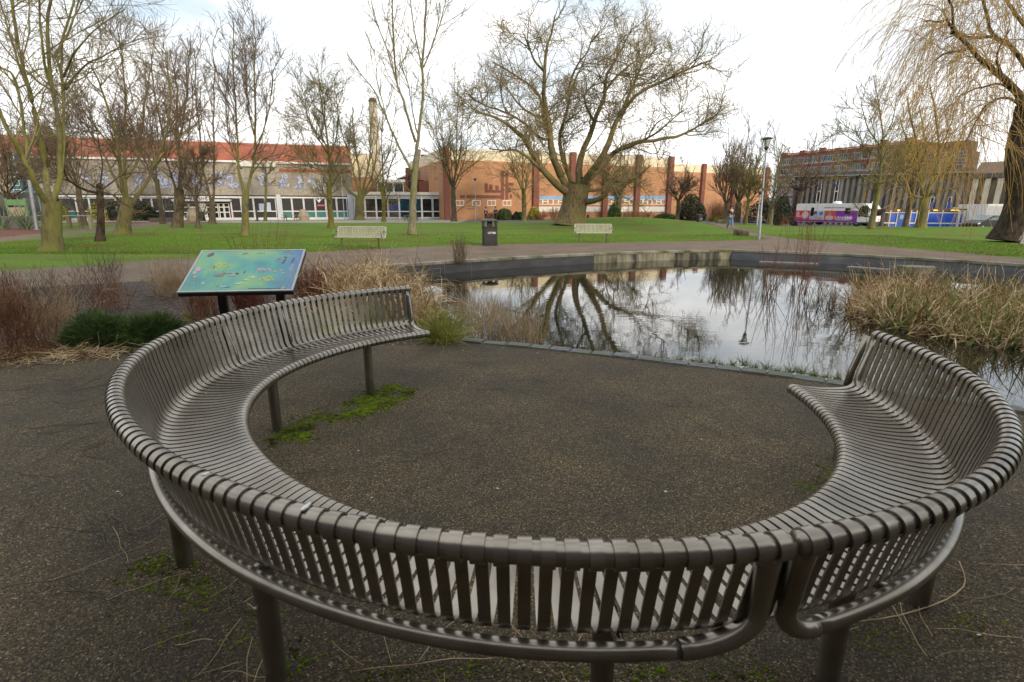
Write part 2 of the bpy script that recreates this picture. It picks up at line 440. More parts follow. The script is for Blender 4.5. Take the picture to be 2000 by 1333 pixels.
# ------------------------------------------------------------------ land: one triangulation, cut into lawn, paths, patio, bed, pond
def poly(pix): return [tuple(at(x, y)[:2]) for x, y in pix]
POND = poly([(905, 663), (1040, 675), (1200, 692), (1400, 715), (1550, 733), (1680, 752), (2000, 800), (2150, 826), (2420, 770), (2500, 640),
             (2300, 556), (2140, 531), (2000, 519), (1880, 511), (1770, 505), (1648, 498), (1540, 494), (1430, 490), (1300, 492), (1160, 497), (1000, 505), (870, 513), (752, 521), (722, 527),
             (760, 552), (830, 592), (880, 628)])
BEDp = [(905, 663), (830, 674), (700, 676), (520, 678), (280, 690), (130, 703), (0, 717), (-250, 745), (-700, 790), (-900, 640), (-400, 590), (0, 566), (270, 550), (420, 540), (600, 528), (722, 522), (760, 552), (830, 592), (880, 628)]
BED = poly(BEDp)
PATIO = poly([(905, 663), (1040, 675), (1200, 692), (1400, 715), (1550, 733), (1680, 752), (2000, 800), (2150, 826)]) + [(9, 4.0), (14, -12), (-14, -12), (-14, 5.0)] + poly([(-250, 745), (0, 717), (130, 703), (280, 690), (520, 678), (700, 676), (830, 674)])
RING = poly([(-900, 640), (-900, 565), (-400, 548), (0, 530), (180, 518), (300, 509), (420, 503), (593, 494), (830, 482), (980, 478), (1160, 475), (1330, 472), (1440, 470), (1490, 469), (1500, 466), (1480, 463),
             (1467, 461), (1419, 450), (1370, 441), (1340, 437), (1360, 434), (1399, 437), (1438, 446), (1487, 458), (1545, 467), (1630, 474), (1720, 482), (1850, 492), (2000, 505), (2200, 524), (2600, 570), (2900, 640),
             (2600, 640), (2500, 640), (2300, 556), (2140, 531), (2000, 519), (1880, 511), (1770, 505), (1648, 498), (1540, 494), (1430, 490), (1300, 492), (1160, 497), (1000, 505), (870, 513), (752, 521), (722, 522),
             (600, 528), (420, 540), (270, 550), (0, 566), (-400, 590)])
LEFTPATH = poly([(-200, 484), (0, 472), (91, 464), (192, 453.5), (283, 443.5), (340, 437), (390, 434), (390, 431), (334, 431), (304, 434), (202, 444.5), (142, 451), (87, 456), (0, 464), (-200, 475)])
BARK = poly([(-200, 474), (0, 464), (87, 456), (91, 449), (60, 443), (0, 441), (-200, 446)])
PLAZA = [(-46, 57.5), (-22, 59.5), (-6, 60.5), (-6, 90), (-80, 90), (-80, 60)]
BARK2 = [(-46, 53.0), (-33, 55.5), (-33, 62), (-46, 62)]
ROADR = [(14, 57.5), (19.5, 55), (30, 56), (120, 50), (160, 120), (160, 160), (12, 160), (17, 75)]
def inside(p, pg):
    x, y = p; c = False; j = len(pg) - 1
    for i in range(len(pg)):
        xi, yi = pg[i]; xj, yj = pg[j]
        if (yi > y) != (yj > y) and x < (xj - xi) * (y - yi) / (yj - yi) + xi: c = not c
        j = i
    return c
def build_land():
    regs = [('pond', POND), ('planting_bed', BED), ('patio', PATIO), ('path', RING), ('side_path', LEFTPATH), ('bark_bed', BARK), ('bark_strip', BARK2), ('plaza', PLAZA), ('road', ROADR)]
    vs, es = [], []
    for _, pg in regs:
        k = len(vs); dense = []
        for i in range(len(pg)):
            a, b = Vector(pg[i]), Vector(pg[(i + 1) % len(pg)])
            dense.append(a)
        vs += dense; es += [(k + i, k + (i + 1) % len(dense)) for i in range(len(dense))]
    rng = random.Random(4)
    for gx in np.arange(-60, 60.1, 1.5):
        for gy in np.arange(-11, 72, 1.5):
            vs.append(Vector((gx + rng.uniform(-.3, .3), gy + rng.uniform(-.3, .3))))
    for gx in list(np.arange(-400, 401, 40)):
        for gy in (-40, 80, 100, 140, 200, 320):
            vs.append(Vector((gx, gy)))
    for c in ((-1800, -150), (1800, -150), (1800, 2600), (-1800, 2600)): vs.append(Vector(c))
    V, E_, Fc, _, _, _ = delaunay_2d_cdt(vs, es, [], 0, 1e-4)
    bins = {n: [] for n, _ in regs}; bins['lawn'] = []; bins['ground'] = []
    for f in Fc:
        c = sum((V[i] for i in f), Vector((0, 0))) / len(f)
        for n, pg in regs:
            if inside(c, pg): bins[n].append(f); break
        else:
            bins['lawn' if (abs(c.x) < 75 and -12 < c.y < 62) else 'ground'].append(f)
    mats = dict(planting_bed=m_soil, patio=m_patio, path=m_path, side_path=m_path, bark_bed=m_bark, bark_strip=m_bark, plaza=m_plaza, road=m_road, lawn=m_grass, ground=m_road)
    for n, fs in bins.items():
        if n == 'pond' or not fs: continue
        used = sorted({i for f in fs for i in f}); mp_ = {i: k for k, i in enumerate(used)}
        me = bpy.data.meshes.new(n)
        me.from_pydata([(V[i].x, V[i].y, h(V[i].x, V[i].y)) for i in used], [], [tuple(mp_[i] for i in f) for f in fs])
        bm = bmesh.new(); bm.from_mesh(me); bmesh.ops.recalc_face_normals(bm, faces=bm.faces)
        for f in bm.faces:
            if f.normal.z < 0: f.normal_flip()
        bm.to_mesh(me); bm.free()
        tag(link(n, me, mats[n], smooth=(n == 'lawn')), kind='structure')
build_land()

# ------------------------------------------------------------------ pond: water, lining wall, kerb
WZ = -0.33
def water_material():
    m, t, N, L, b = newmat('pond_water')
    b.inputs['Base Color'].default_value = (0.012, 0.013, 0.009, 1)
    b.inputs['Roughness'].default_value = 0.015
    b.inputs['IOR'].default_value = 2.3
    tc = N('ShaderNodeTexCoord'); mp = N('ShaderNodeMapping'); mp.inputs['Scale'].default_value = (1, 1.7, 1); L(tc.outputs['Object'], mp.inputs[0])
    n = N('ShaderNodeTexNoise'); n.inputs['Scale'].default_value = 3.2; n.inputs['Detail'].default_value = 3; L(mp.outputs[0], n.inputs['Vector'])
    n2 = N('ShaderNodeTexNoise'); n2.inputs['Scale'].default_value = 0.35; n2.inputs['Detail'].default_value = 2; L(mp.outputs[0], n2.inputs['Vector'])
    mr = N('ShaderNodeMapRange'); mr.inputs[1].default_value = 0.4; mr.inputs[2].default_value = 0.65; mr.inputs[3].default_value = 0.008; mr.inputs[4].default_value = 0.027
    L(n2.outputs[0], mr.inputs[0])
    bp = N('ShaderNodeBump'); bp.inputs['Distance'].default_value = 0.05
    L(mr.outputs[0], bp.inputs['Strength']); L(n.outputs[0], bp.inputs['Height']); L(bp.outputs[0], b.inputs['Normal'])
    return m
def flat_poly(name, pg, z, m):
    me = bpy.data.meshes.new(name)
    V, _, Fc, _, _, _ = delaunay_2d_cdt([Vector(p) for p in pg], [(i, (i + 1) % len(pg)) for i in range(len(pg))], [], 1, 1e-4)
    me.from_pydata([(v.x, v.y, z) for v in V], [], [tuple(f) for f in Fc])
    bm = bmesh.new(); bm.from_mesh(me)
    for f in bm.faces:
        if f.normal.z < 0: f.normal_flip()
    bm.to_mesh(me); bm.free()
    return link(name, me, m)
tag(flat_poly('water', POND, WZ, water_material()), kind='structure')
m_liner = M('dark_liner', (0.022, 0.024, 0.028), (0.045, 0.047, 0.052), 1.6, rough=0.6, bump=0.25, stretch=(1, 1, 3), c3=(0.075, 0.075, 0.072), scale3=0.9, lo3=0.55, hi3=0.75)
m_concrete = M('stained_concrete', (0.11, 0.105, 0.07), (0.31, 0.29, 0.205), 2.2, rough=0.9, bump=0.3, stretch=(1.6, 1.6, 0.35), c3=(0.035, 0.036, 0.028), scale3=1.3, lo3=0.5, hi3=0.62)
m_cap = M('mossy_coping', (0.20, 0.19, 0.15), (0.32, 0.30, 0.24), 3, rough=0.9, bump=0.3, c3=(0.10, 0.115, 0.04), scale3=1.5)
def strip_wall(mb, pts, zt, zb, batter=0.0, th=0.25):
    """wall along a line of points; the pond lies on the right hand when the batter is positive"""
    n = len(pts)
    nor = []
    for i in range(n):
        a = Vector(pts[max(i - 1, 0)]); b = Vector(pts[min(i + 1, n - 1)]); t = (b - a).normalized(); nor.append(Vector((t.y, -t.x)))
    vs = []
    for p, q in zip(pts, nor):
        p = Vector(p)
        a = p + q * batter; o = p - q * th
        vs += [(p.x, p.y, zt), (a.x, a.y, zb), (o.x, o.y, zb), (o.x, o.y, zt)]
    fs = []
    for i in range(n - 1):
        for j in range(4):
            fs.append((i * 4 + j, i * 4 + (j + 1) % 4, i * 4 + 4 + (j + 1) % 4, i * 4 + 4 + j))
    fs += [(3, 2, 1, 0), tuple(n * 4 - 4 + j for j in (0, 1, 2, 3))]
    mb.add(vs, fs)
far_pts = POND[10:24]       # right to left along the far side
def walltop(pts, name, m, batter, label, zt=-0.035, zb=-0.9, th=0.18):
    mb = MB(); strip_wall(mb, pts[::-1], zt, zb, batter, th)
    return tag(mb.build(name, m), label, 'wall')
# sections of the far wall (dark liner, pale concrete, dark liner)
walltop(POND[10:18], 'pond_wall', m_liner, 0.55, 'dark lined pond wall under the path on the far right side')
walltop(POND[17:20], 'pond_wall', m_concrete, 0.10, 'pale stained concrete stretch of pond wall in front of the middle bench')
walltop(POND[19:24], 'pond_wall', m_liner, 0.12, 'dark lined pond wall left of the pale concrete stretch')
walltop(POND[:10][::-1][1:] , 'pond_wall', m_liner, -0.02, 'near pond wall below the granite kerb', th=0.10) if False else None
mb = MB()
cpts = [Vector(p) for p in POND[9:24]]
for i in range(len(cpts) - 1):
    a, b = cpts[i], cpts[i + 1]; t = (b - a).normalized(); q = Vector((-t.y, t.x)) * -1
    n = max(1, int((b - a).length / 0.9))
    for k in range(n):
        u0 = a + (b - a) * (k / n) + t * 0.006; u1 = a + (b - a) * ((k + 1) / n) - t * 0.006
        z1 = 0.035 + 0.006 * ((k * 7 + i * 3) % 5) / 5
        c = [u0 - q * 0.03, u1 - q * 0.03, u1 + q * 0.28, u0 + q * 0.28]
        mb.slab([(p.x, p.y) for p in c], -0.05, z1)
tag(mb.build('coping', m_cap, bevel=0.012), kind='structure')
# near kerb of granite setts
mb = MB(); rng_ = random.Random(2)
kp = [Vector(p) for p in POND[0:8]]
for i in range(len(kp) - 1):
    a, b = kp[i], kp[i + 1]; t = (b - a).normalized(); q = Vector((t.y, -t.x))
    n = max(1, int((b - a).length / 0.235))
    for k in range(n):
        u0 = a + (b - a) * (k / n) + t * 0.005; u1 = a + (b - a) * ((k + 1) / n) - t * 0.005
        j = rng_.uniform(-.008, .008)
        c = [u0 - q * (0.02 + j), u1 - q * (0.02 - j), u1 + q * 0.15, u0 + q * 0.15]
        if (c[1] - c[0]).cross(c[2] - c[1]) < 0: c = c[::-1]
        mb.slab([(p.x, p.y) for p in c], -0.75, 0.012 + rng_.uniform(0, 0.012))
tag(mb.build('kerb', m_stone, bevel=0.01), kind='structure')
# left edge of the pond: earth bank under the reeds
mb = MB()
lp = [POND[-1], POND[-2], POND[-3], POND[-4]]
strip_wall(mb, [POND[0]] + lp, -0.01, -0.8, 0.35, 0.05)
tag(mb.build('bank', m_soil), kind='structure')
# pale slabs lying on the dark liner
for pa, pb, w_, lab in (((1484, 507), (1600, 511), 0.35, 'long thin pale slab lying on the dark liner below the lamp post'), ((1655, 516), (1738, 522), 0.35, 'short pale slab lying on the dark liner left of the mossy slab')):
    a, b = at(*pa, -0.2), at(*pb, -0.2); t = (b - a).normalized(); q = Vector((-t.y, t.x, 0))
    mb = MB(); mb.slab([(a - q * .1).xy[:], (b - q * .1).xy[:], (b + q * w_).xy[:], (a + q * w_).xy[:]], -0.36, -0.285)
    tag(mb.build('slab', M('pale_slab', (0.13, 0.125, 0.115), (0.20, 0.19, 0.175), 3, rough=0.85), bevel=0.01), lab, 'slab', 'pale slabs in the pond')
a = at(1785, 521, -0.15); mb = MB()
mb.slab([(a.x - .5, a.y - .3), (a.x + .3, a.y - .45), (a.x + .62, a.y - .1), (a.x + .35, a.y + .3), (a.x - .42, a.y + .3)], -0.45, -0.13)
tag(mb.build('slab', M('mossy_slab', (0.17, 0.165, 0.12), (0.26, 0.25, 0.19), 3, rough=0.9, bump=0.3, c3=(0.09, 0.10, 0.04), scale3=2), bevel=0.02), 'broad mossy stone slab sloping into the pond behind the island reeds', 'slab', 'pale slabs in the pond')
# ------------------------------------------------------------------ the curved bench
BC = Vector((0.104, 3.28, 0))
RT = [2.2425, 0.0251, 0.0374, 0.0189, -0.0408, -0.0225, 0.015, -0.0039, 0.0006, -0.0059, -0.0006]
HT, HF = 0.85, 0.486
def rtop(t):
    s = RT[0]
    for k in range(5): s += RT[1 + 2 * k] * cos((k + 1) * t) + RT[2 + 2 * k] * sin((k + 1) * t)
    return s
def wdep(t): return 0.4908 + 0.0052 * cos(t) + 0.0034 * sin(t)
WREAR = 0.088
def bp(t, u, z):
    """point of the bench at angle t, u metres inside the top rail, height z"""
    r = rtop(t) - u
    return Vector((BC.x + r * cos(t), BC.y + r * sin(t), z))
def slat_profile(w):
    P = []
    for a in range(-42, 180, 11):
        P.append((-cos(radians(a)) * 0.0345, HT + sin(radians(a)) * 0.0345))
    P += [(0.046, 0.775), (0.067, 0.68), (0.082, 0.605), (0.090, 0.560), (0.103, 0.532), (0.125, 0.512), (0.155, 0.501), (0.195, 0.496), (0.25, 0.495), (0.32, 0.496), (w - 0.075, 0.506), (w - 0.035, 0.514)]
    for a in range(90, -44, -12):
        P.append((w + cos(radians(a)) * 0.0325, HF + sin(radians(a)) * 0.0325))
    return P
def add_slat(mb, t, wd=0.0345, th=0.0055, P=None):
    P = P or slat_profile(wdep(t)); n = len(P); k = len(mb.v)
    tan = Vector((-sin(t), cos(t), 0)); vs = []; fs = []
    for i, (u, z) in enumerate(P):
        a = P[max(i - 1, 0)]; b = P[min(i + 1, n - 1)]
        tu, tz = b[0] - a[0], b[1] - a[1]; l = math.hypot(tu, tz); nu, nz = -tz / l, tu / l
        for su, sn in ((-1, -1), (1, -1), (1, 1), (-1, 1)):
            p = bp(t, u + nu * th / 2 * sn, z + nz * th / 2 * sn) + tan * (wd / 2 * su)
            vs.append(p)
    for i in range(n - 1):
        for j in range(4):
            fs.append((i * 4 + j, i * 4 + (j + 1) % 4, i * 4 + 4 + (j + 1) % 4, i * 4 + 4 + j))
    fs += [(3, 2, 1, 0), tuple(n * 4 - 4 + j for j in range(4))]
    mb.add(vs, fs)
m_moss = M('moss', (0.045, 0.065, 0.006), (0.150, 0.200, 0.014), 22, rough=0.95, bump=1.0, bscale=60, spec=0.1, c3=(0.035, 0.03, 0.010), scale3=5, lo3=0.5, hi3=0.68, bdist=0.02)
m_bolt = M('bolt_steel', (0.25, 0.25, 0.26), (0.3, 0.3, 0.3), 5, rough=0.4, metal=0.7)
TJ = radians(-74.8)
def curved_bench(name, label, t0, t1, legs, supports=()):
    root = thing(name, label, 'bench', tuple(bp((t0 + t1) / 2, 0.2, 0)), 0, 'curved bench sections round the patio')
    off = root.location
    arc = rtop(0) * abs(t1 - t0); n = round(arc / 0.0572)
    mb = MB()
    for i in range(n):
        add_slat(mb, t0 + (t1 - t0) * (i + 0.5) / n)
    mb.build('slatted_seat', m_metal, root, offset=off, auto=True)
    ts = np.linspace(t0, t1, int(abs(t1 - t0) / radians(1.6)))
    mb = MB(); mb.tube([bp(t, 0, HT) for t in ts], 0.0305, 16); mb.build('top_rail', m_metal, root, smooth=True, offset=off)
    mb = MB(); mb.tube([bp(t, wdep(t), HF) for t in ts], 0.029, 14); mb.build('front_rail', m_metal, root, smooth=True, offset=off)
    dt = 0.075 / 2.2 * (1 if t1 > t0 else -1)
    e0, e1 = t0 + 2.7 * dt, t1 - 2.7 * dt
    tr = np.linspace(e0, e1, int(abs(t1 - t0) / radians(1.6)))
    mb = MB(); mb.tube([bp(t, WREAR, 0.482) for t in tr], 0.026, 14); mb.build('rear_rail', m_metal, root, smooth=True, offset=off)
    for te, ee, s in ((t0, e0, 1), (t1, e1, -1)):
        sh = 0.021 if abs(cos(te) - cos(TJ)) < .02 else 0.0      # the joint stands a little askew
        pts = []
        for k in range(9):              # bends up out of the rear rail into the end of the top rail
            a = pi / 2 * k / 8
            tt = te + s * dt * 0.46 + sh * sin(a) + (ee - te - s * dt * 0.46) * (1 - sin(a))
            pts.append(bp(tt, WREAR - 0.008 * k / 8, 0.482 + 0.095 * (1 - cos(a))))
        for k in range(1, 6):
            f = k / 5
            pts.append(bp(te + s * dt * 0.46 + sh * (1 - f), (WREAR - 0.008) * (1 - f) + 0.010 * f, 0.577 + (0.83 - 0.577) * f))
        mb = MB(); mb.tube(pts, 0.030, 14); mb.build('end_frame', m_metal, root, smooth=True, offset=off)
    for (px, py) in legs:
        g = at(px, py); d = g - BC; t = math.atan2(d.y, d.x); r = math.hypot(d.x, d.y)
        u = min(max(rtop(t) - r, 0.14), wdep(t) - 0.035)
        b = bp(t, u, 0)
        mb = MB(); mb.tube([(b.x, b.y, -0.05), (b.x, b.y, 0.462)], 0.037, 18, caps=True)
        lg = mb.build('leg', m_metal, root, offset=off, auto=True)
        mb = MB(); mb.tube([bp(t, WREAR + 0.02, 0.476), bp(t, 0.25, 0.470), bp(t, wdep(t) - 0.02, 0.474)], 0.017, 8); mb.build('cross_bar', m_metal, root, smooth=True, offset=off)
        q = Vector((cos(t), sin(t), 0)); b2 = b + q * 0.036 + Vector((0, 0, 0.33))
        mb = MB(); mb.tube([b2 - q * 0.004, b2 + q * 0.008, b2 + q * 0.012], [0.010, 0.010, 0.004], 8); o = mb.build('bolt', m_bolt, lg, smooth=True, offset=off)
    for (px, py) in supports:
        g = at(px, py, 0.66); t = math.atan2(g.y - BC.y, g.x - BC.x)
        mb = MB(); mb.tube([bp(t, WREAR, 0.485), bp(t, 0.070, 0.60), bp(t, 0.040, 0.70), bp(t, 0.006, 0.835)], 0.022, 10); mb.build('back_support', m_metal, root, smooth=True, offset=off)
    return root
ang = lambda px, py, z: (lambda g: math.atan2(g.y - BC.y, g.x - BC.x))(at(px, py, z))
def drop_mark(root, spots):
    for x, y, z, a_, b_, rot in spots:
        p = at(x, y, z); t = math.atan2(p.y - BC.y, p.x - BC.x); mb = MB()
        if z > .8: p = bp(t, 0.0, HT + .0375); z = p.z
        t += rot
        q = [(p.x + a_ * cos(g) * cos(t) - b_ * sin(g) * sin(t) , p.y + a_ * cos(g) * sin(t) + b_ * sin(g) * cos(t)) for g in [2 * pi * i / 9 for i in range(9)]]
        q = [(u + .15 * b_ * sin(7 * i), v + .15 * b_ * cos(5 * i)) for i, (u, v) in enumerate(q)]
        mb.slab(q, z - .004, z + .001); mb.build('bird_dropping', M('chalky_white', (.55, .55, .53), (.72, .72, .70), 60, rough=.8) if 'chalky_white' not in bpy.data.materials else bpy.data.materials['chalky_white'], root, offset=root.location)
TL = ang(795, 563, HT); TR = ang(1706, 656, HT)
cb1 = curved_bench('curved_bench', 'long grey slatted metal bench curving round the left and front of the patio', TL, TJ + 2 * pi - 0.006, [(733, 775), (542, 840), (338, 1108), (520, 1345), (1170, 1420)], [(548, 640), (424, 672)])
cb2 = curved_bench('curved_bench', 'shorter grey slatted metal bench curving up the right side of the patio', TJ + 0.006, TR, [(1615, 1330), (1810, 1187), (1880, 900)], [(1724, 705)])

drop_mark(cb1, [(582, 1003, .8855, .020, .005, 0), (372, 940, .8855, .012, .005, 0), (430, 862, .4995, .014, .008, 0), (400, 768, .499, .010, .007, 0)])
drop_mark(cb2, [(1773, 829, .4995, .050, .014, 0), (1690, 838, .4995, .010, .006, 0), (1700, 960, .4995, .012, .007, 0)])

# ------------------------------------------------------------------ interpretation board
m_art = None
def art_material():
    m, t, N, L, b = newmat('painted_pond_scene')
    b.inputs['Roughness'].default_value = 0.35
    tc = N('ShaderNodeTexCoord')
    def noise(sc, det, st=(1, 1, 1), dist=0.0):
        mp = N('ShaderNodeMapping'); mp.inputs['Scale'].default_value = st; L(tc.outputs['Object'], mp.inputs[0])
        n = N('ShaderNodeTexNoise'); n.inputs['Scale'].default_value = sc; n.inputs['Detail'].default_value = det; n.inputs['Distortion'].default_value = dist
        L(mp.outputs[0], n.inputs['Vector']); return n
    sx = N('ShaderNodeSeparateXYZ'); L(tc.outputs['Object'], sx.inputs[0])
    n1 = noise(2.6, 5, (1, 1, 1), 0.6)
    r = N('ShaderNodeValToRGB')
    for i, (p, c) in enumerate([(0.30, (0.04, 0.20, 0.26)), (0.44, (0.06, 0.32, 0.28)), (0.55, (0.13, 0.37, 0.24)), (0.64, (0.20, 0.42, 0.16)), (0.78, (0.42, 0.46, 0.10))]):
        e = r.color_ramp.elements[i] if i < 2 else r.color_ramp.elements.new(p)
        e.position = p; e.color = (*c, 1)
    L(n1.outputs[0], r.inputs[0])
    mr = N('ShaderNodeMapRange'); mr.inputs[1].default_value = 0.28; mr.inputs[2].default_value = 0.60; L(sx.outputs[0], mr.inputs[0])
    x = N('ShaderNodeMix'); x.data_type = 'RGBA'; L(mr.outputs[0], x.inputs[0]); L(r.outputs[0], x.inputs[6]); x.inputs[7].default_value = (0.06, 0.14, 0.42, 1)
    my = N('ShaderNodeMapRange'); my.inputs[1].default_value = 0.18; my.inputs[2].default_value = 0.42; my.inputs[4].default_value = 0.7; L(sx.outputs[1], my.inputs[0])
    cen = N('ShaderNodeMath'); cen.operation = 'ABSOLUTE'; L(sx.outputs[0], cen.inputs[0])
    mc = N('ShaderNodeMapRange'); mc.inputs[1].default_value = 0.38; mc.inputs[2].default_value = 0.12; L(cen.outputs[0], mc.inputs[0])
    mm = N('ShaderNodeMath'); mm.operation = 'MULTIPLY'; L(my.outputs[0], mm.inputs[0]); L(mc.outputs[0], mm.inputs[1])
    x2 = N('ShaderNodeMix'); x2.data_type = 'RGBA'; L(mm.outputs[0], x2.inputs[0]); L(x.outputs[2], x2.inputs[6]); x2.inputs[7].default_value = (0.34, 0.50, 0.10, 1)
    n2 = noise(9, 4, (1.2, 0.5, 1), 1.0)
    r2 = N('ShaderNodeValToRGB'); r2.color_ramp.elements[0].position = 0.62; r2.color_ramp.elements[1].position = 0.72
    L(n2.outputs[0], r2.inputs[0])
    x3 = N('ShaderNodeMix'); x3.data_type = 'RGBA'; L(r2.outputs[0], x3.inputs[0]); L(x2.outputs[2], x3.inputs[6]); x3.inputs[7].default_value = (0.24, 0.32, 0.20, 1)
    L(x3.outputs[2], b.inputs['Base Color'])
    return m
def flat_col(name, c, rough=0.4):
    return M(name, c, tuple(v * 1.12 for v in c), 12, rough=rough)
def build_board():
    w, d, tilt = 1.195, 0.85, radians(27.5)
    c = (at(466, 571.5, 0.75) + Q(491.5, 487.5, 6.45)) / 2
    a = radians(8.0)
    root = thing('information_board', 'tilted colourful pond life board on two dark posts behind the curved bench', 'information board', (c.x, c.y, 0), a)
    zc = c.z; ct, st = cos(tilt), sin(tilt)
    mb = MB(); f = 0.022
    mb.box(-w / 2, w / 2, -d / 2, -d / 2 + f, -0.012, 0.004); mb.box(-w / 2, w / 2, d / 2 - f, d / 2, -0.012, 0.004)
    mb.box(-w / 2, -w / 2 + f, -d / 2 + f, d / 2 - f, -0.012, 0.004); mb.box(w / 2 - f, w / 2, -d / 2 + f, d / 2 - f, -0.012, 0.004)
    fr = mb.build('frame', M('grey_trim', (0.36, 0.38, 0.36), (0.42, 0.43, 0.42), 8, rough=0.4), root)
    back = MB().box(-w / 2, w / 2, -d / 2, d / 2, -0.055, -0.014).build('backing', m_black, root)
    art = MB().box(-w / 2 + f, w / 2 - f, -d / 2 + f, d / 2 - f, -0.012, 0.001).build('artwork', art_material(), root)
    for o in (fr, back, art):
        o.location = (0, 0, zc); o.rotation_euler = (tilt, 0, 0)
    # painted motifs, thin raised enamel: ducks, daffodils, reed mace, dragonflies, text line
    z0 = 0.0022
    def blob(name, col, polys, z1=0.0035):
        me = art.data; bm = bmesh.new(); bm.from_mesh(me); me.materials.append(flat_col(name + '_paint', col)); mi = len(me.materials) - 1
        for pg in polys:
            lo = [bm.verts.new((x, y, z0 - .002)) for x, y in pg]; hi = [bm.verts.new((x, y, z1)) for x, y in pg]; n = len(pg)
            fs = [bm.faces.new(hi)] + [bm.faces.new((lo[i], lo[(i + 1) % n], hi[(i + 1) % n], hi[i])) for i in range(n)]
            for f in fs: f.material_index = mi
        bm.to_mesh(me); bm.free()
    def ell(x, y, a, b, rot=0, n=10):
        return [(x + a * cos(g) * cos(rot) - b * sin(g) * sin(rot), y + a * cos(g) * sin(rot) + b * sin(g) * cos(rot)) for g in [2 * pi * i / n for i in range(n)]]
    X = lambda u: (u - 0.5) * w; Y = lambda v: (0.5 - v) * d     # u,v in 0..1 from the upper left corner
    blob('painted_brown_duck', (0.20, 0.14, 0.12), [ell(X(.285), Y(.63), .055, .028), ell(X(.325), Y(.585), .022, .016)])
    blob('painted_grey_duck', (0.30, 0.29, 0.28), [ell(X(.40), Y(.625), .055, .026)])
    blob('painted_dark_duck_head', (0.02, 0.03, 0.03), [ell(X(.44), Y(.595), .022, .014), ell(X(.375), Y(.60), .03, .007, .2)], 0.0045)
    rg = random.Random(5); fl = []
    for u, v in ((.235, .36), (.205, .40), (.29, .345), (.245, .43), (.33, .42), (.27, .42), (.08, .665), (.70, .71), (.735, .69), (.77, .70), (.79, .75), (.755, .77), (.68, .735), (.725, .755), (.705, .87), (.90, .95), (.78, .55), (.83, .54)):
        for k in range(4): fl.append(ell(X(u) + rg.uniform(-.012, .012), Y(v) + rg.uniform(-.012, .012), rg.uniform(.008, .017), rg.uniform(.005, .010), rg.uniform(0, 3), 7))
    blob('painted_flowers', (0.62, 0.50, 0.07), fl)
    st_ = []
    for u in (.05, .07, .10, .14, .18, .22, .27, .31, .82, .85, .88, .91, .94, .96):
        x = X(u); y = Y(.98); l = rg.uniform(.25, .6); lean = rg.uniform(-.04, .12)
        st_.append([(x, y), (x + .006, y), (x + lean + .003, y + l), (x + lean, y + l)])
    blob('painted_reed_stems', (0.22, 0.38, 0.16), st_, 0.003)
    blob('painted_reed_heads', (0.10, 0.06, 0.06), [ell(X(.83), Y(.30), .012, .065, -.12), ell(X(.91), Y(.28), .010, .06, -.1), ell(X(.11), Y(.12), .03, .05, -.5)])
    blob('painted_dragonflies', (0.48, 0.12, 0.10), [ell(X(.775), Y(.245), .028, .006, .1), ell(X(.775), Y(.24), .008, .022, .3), ell(X(.83), Y(.06), .03, .006), ell(X(.88), Y(.10), .022, .005, .5)])
    blob('painted_lilies', (0.50, 0.30, 0.40), [ell(X(.62 + .022 * i), Y(.49 + .03 * (i % 2)), .02, .012, i) for i in range(6)] + [ell(X(.07), Y(.48), .03, .05, .3), ell(X(.055), Y(.56), .022, .035, .3)])
    blob('painted_pale_fish', (0.42, 0.52, 0.50), [ell(X(.50), Y(.82), .05, .012, .2), ell(X(.55), Y(.74), .035, .01, .1), ell(X(.60), Y(.68), .022, .02), ell(X(.36), Y(.88), .06, .010, -.1), ell(X(.18), Y(.80), .016, .016), ell(X(.86), Y(.60), .03, .006, .3)])
    blob('painted_dark_fish', (0.03, 0.06, 0.10), [ell(X(.34), Y(.87), .045, .005, .15), ell(X(.41), Y(.90), .03, .006, .1), ell(X(.20), Y(.42), .008, .03, .2), ell(X(.50), Y(.56), .006, .03, -.2), ell(X(.43), Y(.10), .035, .005, .4), ell(X(.83), Y(.20), .022, .009), ell(X(.58), Y(.09), .05, .003, .05)])
    blob('printed_caption', (0.04, 0.09, 0.12), [[(X(.60), Y(.945)), (X(.93), Y(.955)), (X(.93), Y(.945)), (X(.60), Y(.935))]])
    for x in (-0.28, 0.36):
        y = -0.02; zt = zc + math.tan(tilt) * y - 0.05
        MB().box(x - .047, x + .047, y - .03, y + .03, -0.05, zt).build('post', M('dark_post', (0.018, 0.020, 0.018), (0.032, 0.034, 0.03), 10, rough=0.5), root, bevel=0.004)
build_board()

